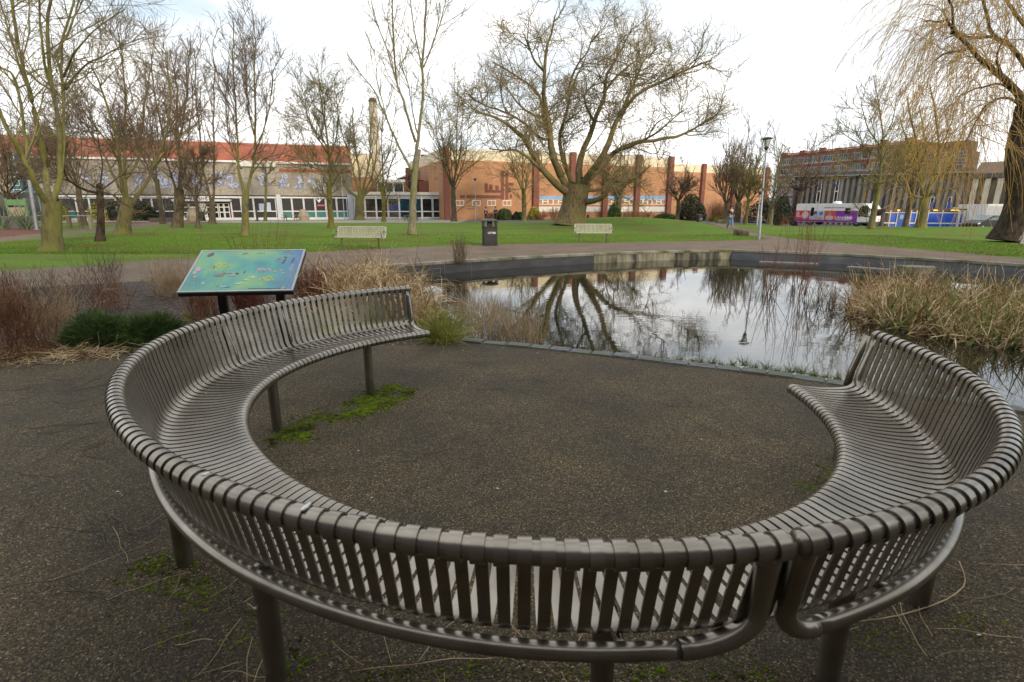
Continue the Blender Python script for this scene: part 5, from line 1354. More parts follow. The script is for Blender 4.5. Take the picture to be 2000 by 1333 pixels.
for x0, x1 in ((1050, 1111), (1121, 1175.5), (1185, 1238), (1247, 1300)):
    mb = MB(); FB.box(mb, x0, 383, x1, 389, -.12, -.004); mb.build('blue_fascia', M('sky_blue_fascia', (.15, .30, .52), (.19, .35, .58), 1.5, rough=.5), bh)
    n = 6
    for k in range(n):
        w0 = x0 + (x1 - x0) * k / n; w1 = x0 + (x1 - x0) * (k + 1) / n
        window(FB, bh, w0 + .1, 389.3, w1 - .1, 400, m_gwarm if k % 2 else m_gdark, (), (394,) if k % 3 == 1 else (), d=-.04, fw=1.0)
    mb = MB(); FB.box(mb, x0, 404, x1, 414, -.05, -.004); mb.build('white_panel', M('white_wall_panel', (.56, .55, .52), (.64, .63, .60), .9), bh)
# dark brick relief: stepped bars
mb = MB()
for x0, y0, x1, y1 in ((912, 381.5, 978, 387.5), (978.3, 334, 984.5, 390), (987.5, 340, 993, 390), (947, 371.5, 978, 376.5), (947, 358.5, 952.5, 371.2), (956, 361, 962, 371.2), (968, 363, 974, 371.2), (993.3, 357, 1003, 363), (993.3, 366, 998, 376), (996, 380, 1000, 387.5), (899, 381.5, 908, 387.5)):
    FB.box(mb, x0, y0, x1, y1, -.05, -.002)
mb.build('brick_mural', m_dbrick, bh)
FB2 = Facade(1310, 92, 1500, 104)
b2 = thing('brick_hall', 'lower brick hall farther right behind the russet trees', 'building', tuple(FB2.a), FB2.rot)
q0, q1 = FB2.sz(1360, 337)[1], FB2.sz(1360, 322)[1]
MB().box(0, FB2.len, 0, 20, -.4, q0).build('wall', m_brick, b2)
MB().box(.05, FB2.len - .05, .05, 20, q0 + .002, q1).build('parapet', m_cream, b2)
for x in (1369, 1430, 1492):
    a, _ = FB2.sz(x, 380); MB().box(a - .4, a + .4, -.45, -.003, -.4, q1 + .2).build('pilaster', m_dbrick, b2)
mb = MB(); FB2.box(mb, 1307, 392, 1312, 404, -3, -2.8); mb.build('notice', m_frame, b2)

# --- red brick flats far right
FA = Facade(1512, 150, 1780, 118, -.6)
ap = thing('apartment_block', 'distant red brick apartment block with grey window bands above the grey hall', 'building', tuple(FA.a), FA.rot)
LA = FA.len; az = lambda px, py: FA.sz(px, py)[1]
zt = az(1600, 297)
MB().box(0, LA, 0, 14, 0, zt).build('wall', m_dbrick, ap)
rg = random.Random(3)
k = 0.0
while k < LA - 2:
    MB().box(k + .4, k + 1.9, -.1, .6, zt + .002, zt + rg.uniform(.5, 1.2)).build('roof_turret', m_dbrick, ap); k += rg.uniform(4, 6.5)
mb = MB(); mb.add([(0, -.3, zt), (LA, -.3, zt), (LA, .3, zt + .45), (0, .3, zt + .45)], [(0, 1, 2, 3)]); mb.build('roof_edge', m_tile, ap)
st = (zt) / 6.2
for f in range(1, 6):
    z = zt - 1.0 - (f - 1) * st
    for k in range(9):
        x0 = LA * (k + .12) / 9; x1 = LA * (k + .88) / 9
        mb = MB(); fr_ = .09
        mb.box(x0, x1, -.06, -.003, z - 1.35, z - 1.25); mb.box(x0, x1, -.06, -.003, z - .1, z)
        for j in range(6):
            xx = x0 + (x1 - x0) * j / 5; mb.box(xx - .05, xx + .05, -.055, -.003, z - 1.25, z - .1)
        w = mb.build('window', M('grey_frame', (.34, .35, .36), (.38, .39, .40), 2) if (f, k) == (1, 0) else bpy.data.materials['grey_frame'], ap)
        MB().box(x0, x1, -.04, -.02, z - 1.26, z - .09).build('pane', m_gblue if (k + f) % 3 else m_gwarm, w)
    MB().box(0, LA, -.10, -.002, z - 1.75, z - 1.45).build('balcony_band', M('pale_band', (.30, .27, .24)) if f == 1 else bpy.data.materials['pale_band'], ap)
FA2 = Facade(1706, 112, 1868, 100, -.6)
ap2 = thing('apartment_block', 'dark stepped brick block rising behind the golden willow', 'building', tuple(FA2.a), FA2.rot)
z2 = lambda py: FA2.sz(1800, py)[1]
MB().box(0, FA2.len * .99, 0, 6, 0, z2(300)).build('wall', M('dark_brown_brick', (.085, .055, .042), (.12, .075, .055), 3, rough=.9), ap2)  # dark brown brick, used again on the right stair tower
MB().box(FA2.len * .10, FA2.len * .36, .5, 9, z2(300) + .002, z2(283)).build('stair_tower', m_dbrick, ap2)
MB().box(FA2.len * .72, FA2.len * .97, .5, 5, z2(300) + .002, z2(281)).build('stair_tower', bpy.data.materials['dark_brown_brick'], ap2)
for f in range(3):
    for k in range(6):
        x0 = FA2.len * (k + .15) / 6
        w = MB().box(x0, x0 + 1.9, -.05, -.003, z2(309 + f * 12), z2(305 + f * 12) + .4).build('window', bpy.data.materials['grey_frame'], ap2)
        MB().box(x0 + .1, x0 + 1.8, -.06, -.051, z2(309 + f * 12) + .1, z2(305 + f * 12) + .3).build('pane', m_gblue, w)

# --- grey ribbed hall on the right, with blue hoarding along its foot
FR = Facade(1545, 77, 1885, 66, -.6)
rh = thing('ribbed_hall', 'long grey ribbed concrete hall behind the bus and blue hoarding', 'building', tuple(FR.a), FR.rot)
LR = FR.len; rz = lambda py, px=1700: FR.sz(px, py)[1]
m_rib = M('ribbed_concrete', (.155, .150, .145), (.21, .20, .19), 1.6, rough=.9, stretch=(3, 3, .4), c3=(.13, .125, .12), scale3=.4)
m_rib2 = M('pale_ribbed_concrete', (.44, .40, .32), (.54, .49, .40), 1.6, rough=.9, stretch=(3, 3, .4))
MB().box(0, LR, .25, 16, 0, rz(343)).build('wall', m_rib, rh)
mb = MB(); k = 0.35
while k < LR:
    mb.prism([(k, 0), (k + .34, 0), (k + .34, rz(344)), (k, rz(344))], -.10, .247); k += .66
mb.build('ribs', m_rib, rh)
MB().box(-.3, LR, -.5, 16.2, rz(343) + .002, rz(334)).build('roof', M('dark_felt', (.055, .053, .050), (.08, .075, .07), 1.5), rh)
MB().box(-.3, LR, -.56, -.502, rz(343) + .02, rz(341)).build('gutter', m_steel, rh)
for x, g in ((1596, 0), (1630, 0), (1816, 1), (1850, 1)):
    y0, y1 = ((352, 396) if not g else (385, 409))
    window(FR, rh, x, y0, x + 7.5, y1, m_gdark, (), ((y0 + y1) / 2,), d=-.2, fw=1.1, dep=.06)
    mb = MB(); FR.box(mb, x + 1, y1 - (14 if g else 36), x + 6.5, y1 - (1.5 if g else 30), -.22, -.2); mb.build('blue_panel', M('royal_blue', (.02, .05, .30), (.03, .07, .36), 2, rough=.4) if x == 1596 else bpy.data.materials['royal_blue'], rh)
FR2 = Facade(1885.5, 66, 2060, 60.5, -.6)
rh2 = thing('ribbed_hall', 'cream ribbed end of the hall behind the white lorry', 'building', tuple(FR2.a), FR2.rot)
rz2 = lambda py: FR2.sz(1960, py)[1]
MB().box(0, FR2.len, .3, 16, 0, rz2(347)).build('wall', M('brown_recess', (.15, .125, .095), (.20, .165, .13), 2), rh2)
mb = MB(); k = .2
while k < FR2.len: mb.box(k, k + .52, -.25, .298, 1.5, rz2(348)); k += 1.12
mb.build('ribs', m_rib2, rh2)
MB().box(-.2, FR2.len, -.4, 16.2, rz2(347) + .002, rz2(338)).build('roof', bpy.data.materials['dark_felt'], rh2)
mb = MB(); mb.add([(0, 1, rz2(338)), (FR2.len, 1, rz2(338)), (FR2.len, 7, rz2(308)), (0, 7, rz2(308))], [(0, 1, 2, 3)]); mb.add([(0, 7, rz2(308)), (FR2.len, 7, rz2(308)), (FR2.len, 14, rz2(338)), (0, 14, rz2(338))], [(0, 1, 2, 3)])
mb.build('pitched_roof', M('brown_tiles', (.10, .065, .042), (.14, .09, .06), 3, rough=.9), rh2)
# hoarding
FHo = Facade(1731, 62.5, 1927, 60.0, -.6)
ho = thing('hoarding', 'bright blue panelled hoarding with white posts and rails right of the bus', 'hoarding', tuple(FHo.a), FHo.rot)
m_blue = M('bright_blue', (.012, .085, .50), (.020, .11, .60), 1.2, rough=.45)
zz = lambda py, px=1830: FHo.sz(px, py)[1]
hx = [1737, 1751, 1768, 1777, 1788, 1797, 1811, 1838, 1871, 1881, 1897, 1916, 1926]
for i in range(len(hx) - 1):
    for (ya, yb) in ((417, 435), (438, 450)):
        a, b = FHo.sz(hx[i], 430)[0], FHo.sz(hx[i + 1], 430)[0]
        MB().box(a + .02, b - .02, 0, .05, max(zz(yb), .05), zz(ya)).build('panel', m_blue, ho)
mb = MB()
mb.box(0, FHo.len, -.05, .06, zz(417) + .01, zz(415.2)); mb.box(0, FHo.len, -.05, .06, zz(438) + .01, zz(435.2) - .01); mb.build('rail', m_frame, ho)
for x in hx:
    a = FHo.sz(x, 430)[0]; w = .13 if x in (1881, 1871) else .035
    MB().box(a - w, a + w, -.07, .075, 0, zz(411)).build('post', m_frame, ho)
MB().box(0, FHo.len, .1, .9, zz(415.2), zz(408)).build('upper_band', M('brown_band', (.07, .045, .03), (.11, .07, .05), 2), ho)
MB().box(FHo.sz(1752, 430)[0], FHo.sz(1766, 430)[0], -.06, -.002, 0, zz(416)).build('door', M('blue_door', (.02, .09, .40), (.025, .11, .45), 2), ho)
MB().box(FHo.sz(1756, 430)[0], FHo.sz(1763, 430)[0], -.075, -.062, zz(429), zz(420)).build('door_notice', M('door_notice', (.25, .32, .45)), ho)
m_lampy = Memit('yellow_lamp', (1.0, .62, .10), 0.9)
for x0, x1 in ((1824, 1832), (1858, 1874), (1893, 1907), (1753, 1758)):
    mb = MB(); FHo.box(mb, x0, 410, x1, 412.2, -.05, .09); mb.build('strip_lamp', m_lampy, ho)

# --- buildings at the left edge
FL = Facade(-160, 60, 36, 66)
lb = thing('shop_row', 'low orange fronted shop row at the left edge', 'building', tuple(FL.a), FL.rot)
lz = lambda py: FL.sz(0, py)[1]
MB().box(0, FL.len, 0, 12, 0, lz(374)).build('wall', M('orange_render', (.30, .12, .07), (.38, .17, .11), 1.2), lb)
MB().box(-.2, FL.len + .2, -.4, 12, lz(374) + .002, lz(370)).build('fascia', M('pink_fascia', (.40, .16, .25)), lb)
mb = MB(); mb.add([(0, -.4, lz(370) + .003), (FL.len, -.4, lz(370) + .003), (FL.len, 8, lz(355)), (0, 8, lz(355))], [(0, 1, 2, 3)]); mb.build('roof', M('pale_roof', (.42, .44, .46)), lb)
for k in range(4):
    a = FL.len * (.1 + .22 * k); w = MB().box(a, a + FL.len * .17, -.06, -.003, .4, lz(392)).build('window', m_black, lb); MB().box(a + .1, a + FL.len * .17 - .1, -.075, -.061, .5, lz(393)).build('pane', m_gdark, w)
FT = Facade(32, 63, 52, 63)
tb = thing('stair_tower', 'teal and white glazed stair tower at the left end of the hall', 'building', tuple(FT.a), 0)
MB().box(0, FT.len, 0, 3, 0, FT.sz(42, 300)[1]).build('wall', M('teal_cladding', (.03, .13, .17), (.045, .17, .21), 2), tb)
for k in range(5): w = MB().box(.15, FT.len - .15, -.05, -.002, 1.2 + 1.4 * k, 2.2 + 1.4 * k).build('window', m_frame, tb); MB().box(.22, FT.len - .22, -.06, -.051, 1.27 + 1.4 * k, 2.13 + 1.4 * k).build('pane', m_gteal, w)

# --- unseen block added behind the camera to shade the patio from sun and sky
shade_block = thing('apartment_block', 'unseen brick block added behind the patio to shade it', 'building', (0, -4.6, 0))
MB().box(-34, 34, -10, 0, 0, 9.2).build('wall', M('shade_block_brick', (.050, .032, .024), (.075, .048, .034), 3), shade_block)
for k in range(10):
    w = MB().box(-30 + k * 6.2, -28 + k * 6.2, .003, .05, 1.0, 2.6).build('window', m_frame, shade_block); MB().box(-29.9 + k * 6.2, -28.1 + k * 6.2, .051, .06, 1.1, 2.5).build('pane', m_gdark, w)
# ------------------------------------------------------------------ planting by the pond
m_straw = M('dry_straw', (0.42, 0.28, 0.13), (0.76, 0.60, 0.36), 7, rough=0.8, spec=0.2, c3=(0.22, 0.12, 0.05), scale3=3.0)
m_straw2 = M('grey_straw', (0.32, 0.22, 0.12), (0.60, 0.46, 0.28), 6, rough=0.85, spec=0.2)
m_reedgreen = M('reed_green', (0.085, 0.125, 0.018), (0.20, 0.25, 0.05), 2.0, rough=0.7, spec=0.25)
m_sedge = M('sedge', (0.17, 0.19, 0.025), (0.46, 0.44, 0.11), 5, rough=0.7, spec=0.25)
m_russet = M('russet_stems', (0.16, 0.070, 0.038), (0.34, 0.18, 0.095), 3, rough=0.85, spec=0.2)
m_redstem = M('red_stems', (0.155, 0.045, 0.028), (0.28, 0.105, 0.06), 3, rough=0.7, spec=0.3)
m_brownstem = M('brown_stems', (0.105, 0.072, 0.046), (0.24, 0.17, 0.11), 3, rough=0.85, spec=0.2)
m_ever = M('evergreen_needles', (0.034, 0.070, 0.018), (0.125, 0.185, 0.05), 9, rough=0.8, spec=0.2)
m_laurel = M('dark_leaves', (0.008, 0.018, 0.007), (0.022, 0.040, 0.012), 4, rough=0.5, spec=0.4)
m_goldleaf = M('golden_leaves', (0.22, 0.20, 0.025), (0.40, 0.36, 0.06), 5, rough=0.6)
m_greenleaf = M('green_leaves', (0.030, 0.060, 0.012), (0.075, 0.12, 0.022), 5, rough=0.6)
def inpoly_points(pix, n, rng, z=0.0):
    """n random spots of land inside a polygon given in photo pixels"""
    pg = [tuple(at(x, y, z)[:2]) for x, y in pix]
    xs = [p[0] for p in pg]; ys = [p[1] for p in pg]; out = []
    while len(out) < n:
        p = (rng.uniform(min(xs), max(xs)), rng.uniform(min(ys), max(ys)))
        if inside(p, pg): out.append((p[0], p[1], z))
    return np.array(out)
def fan(n, tilt, rng, sd=0.35):
    a = rng.uniform(0, 2 * pi, n); t = np.abs(rng.normal(tilt, sd, n))
    return np.stack([np.cos(a) * np.sin(t), np.sin(a) * np.sin(t), np.cos(t)], 1)
def twig_shrub(name, label, px, py, hgt, rad, n, mat, seed, tilt=0.3, side=5.0, rr=0.0045, group='bare twiggy shrubs in the pond planting', z=0.0, cat='shrub', sidelen=0.3):
    rng = np.random.default_rng(seed)
    b = at(px, py, z)
    a = rng.uniform(0, 2 * pi, n); r = rad * 0.35 * np.sqrt(rng.uniform(0, 1, n))
    P0 = np.stack([b.x + r * np.cos(a), b.y + r * np.sin(a), np.full(n, z - 0.02)], 1)
    D = fan(n, tilt, rng, 0.18)
    P = lines(P0, D, hgt * rng.uniform(.55, 1.1, n), 7, (0, 0, 0.03), 0.09, rng)
    R = rr * rng.uniform(.7, 1.3, n)[:, None] * np.linspace(1, .4, 7)[None]
    root = thing(name, label, cat, tuple(b), 0, group)
    lv = dict(rate=side, t0=.25, ang=35, asd=14, len=hgt * sidelen, n=4, trop=(0, 0, .06), wig=.12, r=rr * .6, tip=.5, tl=.3)
    P2, R2 = spawn(P, R, lv, rng); R2 = np.maximum(R2, .0016)
    P3, R3 = spawn(P2, R2, dict(rate=side * 1.3, t0=.2, ang=38, asd=14, len=hgt * sidelen * .5, n=3, trop=(0, 0, .05), wig=.14, r=rr * .4, tip=.6, tl=.3), rng); R3 = np.maximum(R3, .0013)
    V, q = join([tubes_np(P, R, 4), tubes_np(P2, R2, 3), tubes_np(P3, R3, 3)]); npmesh('stems', V, q, mat, root, False, b)
    return root
twig_shrub('dry_shrub', 'big russet dry shrub filling the left edge beside the low evergreen', 40, 688, .86, .9, 150, m_russet, 301, .36, 7, .004)
twig_shrub('dry_shrub', 'straw coloured dry shrub right of the big russet one', 118, 668, .75, .55, 110, m_straw2, 302, .32, 6, .003)
twig_shrub('dry_shrub', 'brown twiggy shrub standing at the far left against the path', 30, 608, .66, .9, 80, m_brownstem, 303, .42, 8, .003)
twig_shrub('dry_shrub', 'loose brown twiggy shrub behind the big russet shrub', 110, 612, .72, .9, 80, m_brownstem, 304, .38, 8, .003)
twig_shrub('dry_shrub', 'russet stemmed shrub directly behind the low evergreen', 215, 606, .62, .8, 80, m_russet, 305, .36, 8, .003)
twig_shrub('dry_shrub', 'wispy brown shrub behind the low evergreen near the path', 205, 572, .95, .8, 60, m_brownstem, 306, .38, 6, .003)
twig_shrub('dry_shrub', 'pale brown bushy shrub left of the information board', 335, 578, .70, .75, 140, m_straw2, 307, .42, 8, .003)
twig_shrub('dry_shrub', 'red brown shrub under the left side of the information board', 400, 622, .62, .6, 140, m_russet, 308, .34, 7, .0035)
twig_shrub('dry_shrub', 'red stemmed shrub between the two posts of the information board', 490, 612, .70, .6, 190, m_redstem, 309, .30, 6, .004)
twig_shrub('dry_shrub', 'dark red shrub at the right side of the information board', 612, 606, .72, .55, 160, m_redstem, 310, .28, 6, .004)
twig_shrub('dogwood', 'tall bare dark red stems rising behind the information board', 505, 562, 1.45, .9, 34, m_redstem, 311, .20, 1.2, .0055, sidelen=.22)
twig_shrub('dogwood', 'two thin dark stems slanting up left of the information board', 372, 560, 1.75, .5, 4, m_brownstem, 312, .16, .5, .005, sidelen=.2)
twig_shrub('dry_shrub', 'small bare shrub by the coping left of the litter bin', 899, 512, .9, .6, 60, m_brownstem, 313, .22, 4, .005)
twig_shrub('dogwood', 'left clump of thin red stems standing in the pond', 1503, 575, 1.6, .5, 22, m_redstem, 314, .12, 1.5, .006, z=WZ, sidelen=.25)
twig_shrub('dogwood', 'taller right clump of thin red stems standing in the pond', 1558, 570, 2.05, .6, 24, m_redstem, 315, .12, 1.5, .006, z=WZ, sidelen=.25)
twig_shrub('broken_stems', 'dark broken stems in the water left of the reed island', 1608, 597, .55, .8, 45, m_brownstem, 316, .35, 3, .006, z=WZ, group='bare twiggy shrubs in the pond planting')

def leafy(name, label, center, rad, n, size, mat, seed, cat='bush', group=None, lumps=18, core=True, aspect=.5, stemmat=None):
    """shrub of many small leaves on a bumpy volume with a dark woody core"""
    rng = np.random.default_rng(seed)
    rad = np.array(rad); c = np.array(center)
    root = thing(name, label, cat, (center[0], center[1], center[2]), 0, group)
    u = unit(rng.normal(size=(n, 3))); u[:, 2] = np.abs(u[:, 2]) - 0.12
    ld = unit(rng.normal(size=(lumps, 3))); ld[:, 2] = np.abs(ld[:, 2])
    bump = 0.66 + 0.42 * np.max(np.clip((unit(u) @ ld.T - .72) / .28, 0, 1), axis=1)
    r = bump * (1 - .35 * rng.uniform(0, 1, n) ** 2.2)
    P = u * rad * r[:, None]; P[:, 2] = np.maximum(P[:, 2], 0.01) 
    V, q = leaves(P, size, rng, aspect=aspect); npmesh('foliage', V, q, mat, root)
    k = 26; D = fan(k, .6, rng, .3); PL = lines(np.zeros((k, 3)) - [0, 0, .03], D, np.full(k, 1.0) * rad.mean() * .95, 5, (0, 0, .04), .1, rng)
    V, q = tubes_np(PL, np.full((k, 5), 1.0) * rad.mean() * .018, 4); npmesh('stems', V, q, stemmat or m_brownstem, root, True)
    return root

def needles(name, label, center, rad, n, ln, mat, seed, cat='bush', group=None):
    rng = np.random.default_rng(seed); rad = np.array(rad)
    root = thing(name, label, cat, center, 0, group)
    u = unit(rng.normal(size=(n, 3))); u[:, 2] = np.abs(u[:, 2])
    ld = unit(rng.normal(size=(26, 3))); ld[:, 2] = np.abs(ld[:, 2])
    bump = .70 + .30 * np.max(np.clip((u @ ld.T - .80) / .20, 0, 1), axis=1)
    P = u * rad * (bump * rng.uniform(.55, 1, n))[:, None]
    D = unit(u * [1, 1, .8] + rng.normal(0, .45, (n, 3)) + [0, 0, .25])
    V, q = blades(P, D, ln * rng.uniform(.5, 1.3, n), np.full(n, .006), .03, 4, rng, .10); npmesh('foliage', V, q, mat, root)
    k = 30; PL = lines(np.zeros((k, 3)) - [0, 0, .03], fan(k, .8, rng, .3), np.full(k, .9) * rad.mean(), 5, (0, 0, .04), .1, rng)
    V, q = tubes_np(PL, np.full((k, 5), .006), 4); npmesh('stems', V, q, m_brownstem, root, True)
    return root
def tuft(name, label, px, py, hgt, n, mat, seed, tilt=.5, w=.006, z=0.0, spread=.06, group=None, cat='grass tuft', droop=.10):
    rng = np.random.default_rng(seed); b = at(px, py, z)
    P0 = np.array([b.x, b.y, z - .01]) + np.concatenate([rng.normal(0, spread, (n, 2)), np.zeros((n, 1))], 1)
    V, q = blades(P0, fan(n, tilt, rng), hgt * rng.uniform(.6, 1.2, n), np.full(n, w), droop, 6, rng)
    o = npmesh(name, V, q, mat, None, False, b); o.location = b
    return tag(o, label, cat, group)
p = at(192, 676); needles('evergreen_shrub', 'left half of the low dark green evergreen at the patio edge', (p.x, p.y + .1, 0), (.45, .40, .42), 11000, .085, m_ever, 320, group='low evergreens at the patio edge')
p = at(290, 676); needles('evergreen_shrub', 'right half of the low dark green evergreen nearest the curved bench', (p.x, p.y + .1, 0), (.43, .38, .39), 11000, .085, m_ever, 321, group='low evergreens at the patio edge')
tuft('sedge_tuft', 'bushy yellow green sedge beside the left end of the curved bench', 862, 664, .52, 900, m_sedge, 330, .62, .006, spread=.09, droop=.13)
tuft('sedge_tuft', 'yellow green sedge seen through the curved bench slats under the reeds', 735, 640, .45, 350, m_sedge, 331, .5, .006, spread=.09)
tuft('sedge_tuft', 'thin dull sedge seen through the slats near the information board', 640, 650, .42, 260, m_sedge, 332, .5, .006, spread=.10)
tuft('sedge_tuft', 'small green weed at the foot of the board between evergreen and bench', 368, 626, .20, 60, m_sedge, 333, .6, .008, spread=.03)
kt = [(1327, 703, .09), (1369, 709, .10), (1392, 711, .12), (1430, 714, .09), (1453, 714, .13), (1475, 720, .10), (1495, 722, .14), (1518, 726, .08), (1543, 727, .13), (1565, 730, .15), (1590, 735, .12), (1613, 738, .08), (1636, 741, .10), (1662, 745, .11), (1290, 701, .05), (1352, 706, .05), (1410, 713, .06)]
for i, (x, y, hh) in enumerate(kt):
    tuft('grass_tuft', 'small weed tuft growing in the granite kerb along the near pond edge', x, y - 1, hh, 50, m_reedgreen, 340 + i, .7, .006, spread=.022, group='weed tufts along the granite kerb')

def reeds(name, pix, n, hgt, mat, seed, tilt=.3, sd=.3, w=.012, droop=.10, z=0.0, kind='stuff', wig=.10, nseg=7, lean=None):
    rng = np.random.default_rng(seed)
    P0 = inpoly_points(pix, n, rng, z); P0[:, 2] -= .02
    D = fan(n, tilt, rng, sd)
    if lean is not None: D = unit(D + np.asarray(lean))
    V, q = blades(P0, D, hgt * rng.uniform(.45, 1.15, n), w * rng.uniform(.6, 1.3, n), droop, nseg, rng, wig)
    return tag(npmesh(name, V, q, mat), kind=kind)
HEAP = [(596, 585), (640, 556), (722, 540), (790, 562), (850, 598), (872, 622), (800, 634), (700, 632), (620, 620)]
reeds('dry_reeds', HEAP, 2300, 1.05, m_straw, 350, .4, .4, .024, .30, wig=.20)
reeds('dry_reeds', [(600, 590), (722, 545), (850, 600), (860, 624), (640, 625)], 1000, .6, m_straw2, 351, .6, .35, .012, .2)
reeds('tall_reeds', [(640, 570), (722, 540), (860, 600), (960, 600), (860, 620), (650, 600)], 34, 1.35, m_straw, 352, .10, .10, .009, .02, wig=.04)
reeds('dry_reeds', [(875, 640), (905, 600), (960, 600), (1010, 630), (1070, 668), (1030, 674), (920, 660)], 1000, .52, m_straw2, 353, .22, .22, .007, .05, z=-.25)
reeds('dry_reeds', [(985, 668), (1010, 640), (1070, 668), (1060, 678)], 90, .75, m_straw2, 354, .12, .15, .008, .03, z=-.3)
ISL = [(1648, 608), (1668, 578), (1760, 572), (1850, 586), (1960, 596), (2120, 606), (2160, 668), (2010, 686), (1880, 672), (1780, 650), (1700, 632)]
reeds('island_reeds', ISL, 2300, .95, m_straw, 355, .35, .35, .024, .18, z=WZ + .02, wig=.16)
reeds('island_reeds', ISL, 1300, .62, m_straw2, 356, .7, .35, .020, .2, z=WZ + .02, wig=.12)
reeds('island_grass', ISL[3:] + [(1720, 610)], 1300, .72, m_reedgreen, 357, .32, .25, .022, .12, z=WZ + .02)
reeds('tall_reeds', ISL, 26, 1.5, m_straw, 358, .18, .15, .012, .03, z=WZ, wig=.04)
mb = MB(); pg = [tuple(at(x, y, WZ)[:2]) for x, y in ISL]
cx = sum(p[0] for p in pg) / len(pg); cy = sum(p[1] for p in pg) / len(pg)
mb.add([(x, y, WZ - .05) for x, y in pg] + [(cx + (x - cx) * .9, cy + (y - cy) * .85, WZ + .07) for x, y in pg], [tuple(range(len(pg), 2 * len(pg)))] + [(i, (i + 1) % len(pg), (i + 1) % len(pg) + len(pg), i + len(pg)) for i in range(len(pg))])
tag(mb.build('island', m_soil), kind='structure')
# straw and twig litter over the bed and its edge
def litter(name, pix, n, ln, mat, seed, r=.003, z=.012, flat=.12):
    rng = np.random.default_rng(seed); P0 = inpoly_points(pix, n, rng, 0.0); P0[:, 2] = z + rng.uniform(0, .03, n)
    a = rng.uniform(0, 2 * pi, n); D = np.stack([np.cos(a), np.sin(a), rng.normal(0, flat, n)], 1)
    P = lines(P0, D, ln * rng.uniform(.4, 1.4, n), 6, (0, 0, -.01), .16, rng); P[:, :, 2] = np.maximum(P[:, :, 2], .004)
    V, q = tubes_np(P, np.full((n, 6), r) * rng.uniform(.6, 1.3, n)[:, None], 4)
    return tag(npmesh(name, V, q, mat, None, True), kind='stuff')
litter('straw_litter', [(0, 718), (0, 690), (130, 676), (280, 672), (330, 684), (130, 706)], 420, .30, m_straw, 360)
litter('straw_litter', [(0, 690), (100, 640), (420, 620), (640, 640), (520, 676), (280, 686), (130, 700)], 420, .20, m_straw2, 361)
litter('twig_litter', [(60, 640), (200, 575), (420, 560), (620, 600), (640, 650), (420, 660), (130, 680)], 700, .22, m_brownstem, 362, .0035)
litter('twig_litter', [(0, 1333), (0, 760), (240, 720), (230, 850), (400, 1080), (600, 1333)], 90, .38, M('weathered_twig', (.055, .042, .03), (.10, .08, .06), 5), 363, .0016, .006, .0)
litter('straw_litter', [(250, 1040), (360, 1060), (520, 1200), (600, 1333), (400, 1333), (240, 1180)], 18, .36, m_straw2, 364, .0012, .008, .02)
litter('straw_litter', [(1620, 1240), (1780, 1140), (1900, 1080), (1960, 1200), (1800, 1333), (1640, 1333)], 10, .34, m_straw2, 365, .0012, .008, .02)
litter('straw_litter', [(700, 1310), (900, 1290), (1150, 1310), (1150, 1333), (700, 1333)], 10, .35, m_straw2, 366, .0015, .008, .02)
litter('twig_litter', [(500, 860), (900, 700), (1500, 760), (1560, 960), (1100, 1030), (640, 960)], 26, .30, bpy.data.materials['weathered_twig'], 367, .0016, .006, .0)
# long bent stalks lying by the right hand legs and by the left leg, each on its own
def stalk(label, pts, r, mat):
    P = [tuple(at(x, y, .012)) for x, y in pts]
    c = catmull(P, 14); c[:, 2] += np.abs(np.sin(np.linspace(0, 7, 14))) * .006
    return tag(MB().tube([tuple(p) for p in c], r, 5).build('stalk', mat, smooth=True), label, 'stalk', 'dry stalks lying on the patio')
stalk('long pale dry stalk bent round beside the right rear leg of the curved bench', [(1640, 1218), (1740, 1208), (1830, 1180), (1880, 1150), (1882, 1120), (1873, 1098)], .0028, m_straw2)
stalk('long straight pale stalk at the bottom edge left of the middle front leg', [(690, 1312), (780, 1303), (880, 1290), (965, 1288)], .0026, m_straw2)
stalk('thin dark twig lying in the middle of the patio', [(580, 926), (660, 918), (730, 906), (815, 900)], .0024, bpy.data.materials['weathered_twig'])
stalk('grey bent twig lying left of the left front leg', [(198, 999), (240, 1022), (252, 1042), (292, 1045)], .003, bpy.data.materials['weathered_twig'])
# pale flecks: petals and chips on the patio
rng = np.random.default_rng(77)
fl_ = [(806, 957), (972, 954), (900, 1004), (740, 1302), (640, 612), (866, 686), (1114, 954), (726, 972), (1571, 960), (1440, 1010), (1560, 1090), (820, 900), (700, 880), (1300, 960), (1016, 1090), (905, 685), (982, 680), (1050, 690), (1640, 1290), (340, 900), (230, 960), (1912, 1240), (1690, 1256), (590, 1130)]
V = []
for x, y in fl_:
    c = np.array(at(x, y, .012)); V.append(c)
V, q = leaves(np.array(V), .010, rng, flat=.0, aspect=.6); V[:, 2] = .012 + (V[:, 2] - .012) * .3
tag(npmesh('fallen_petals', V, q, M('pale_petal', (.5, .48, .42), (.6, .58, .52), 4)), kind='stuff')
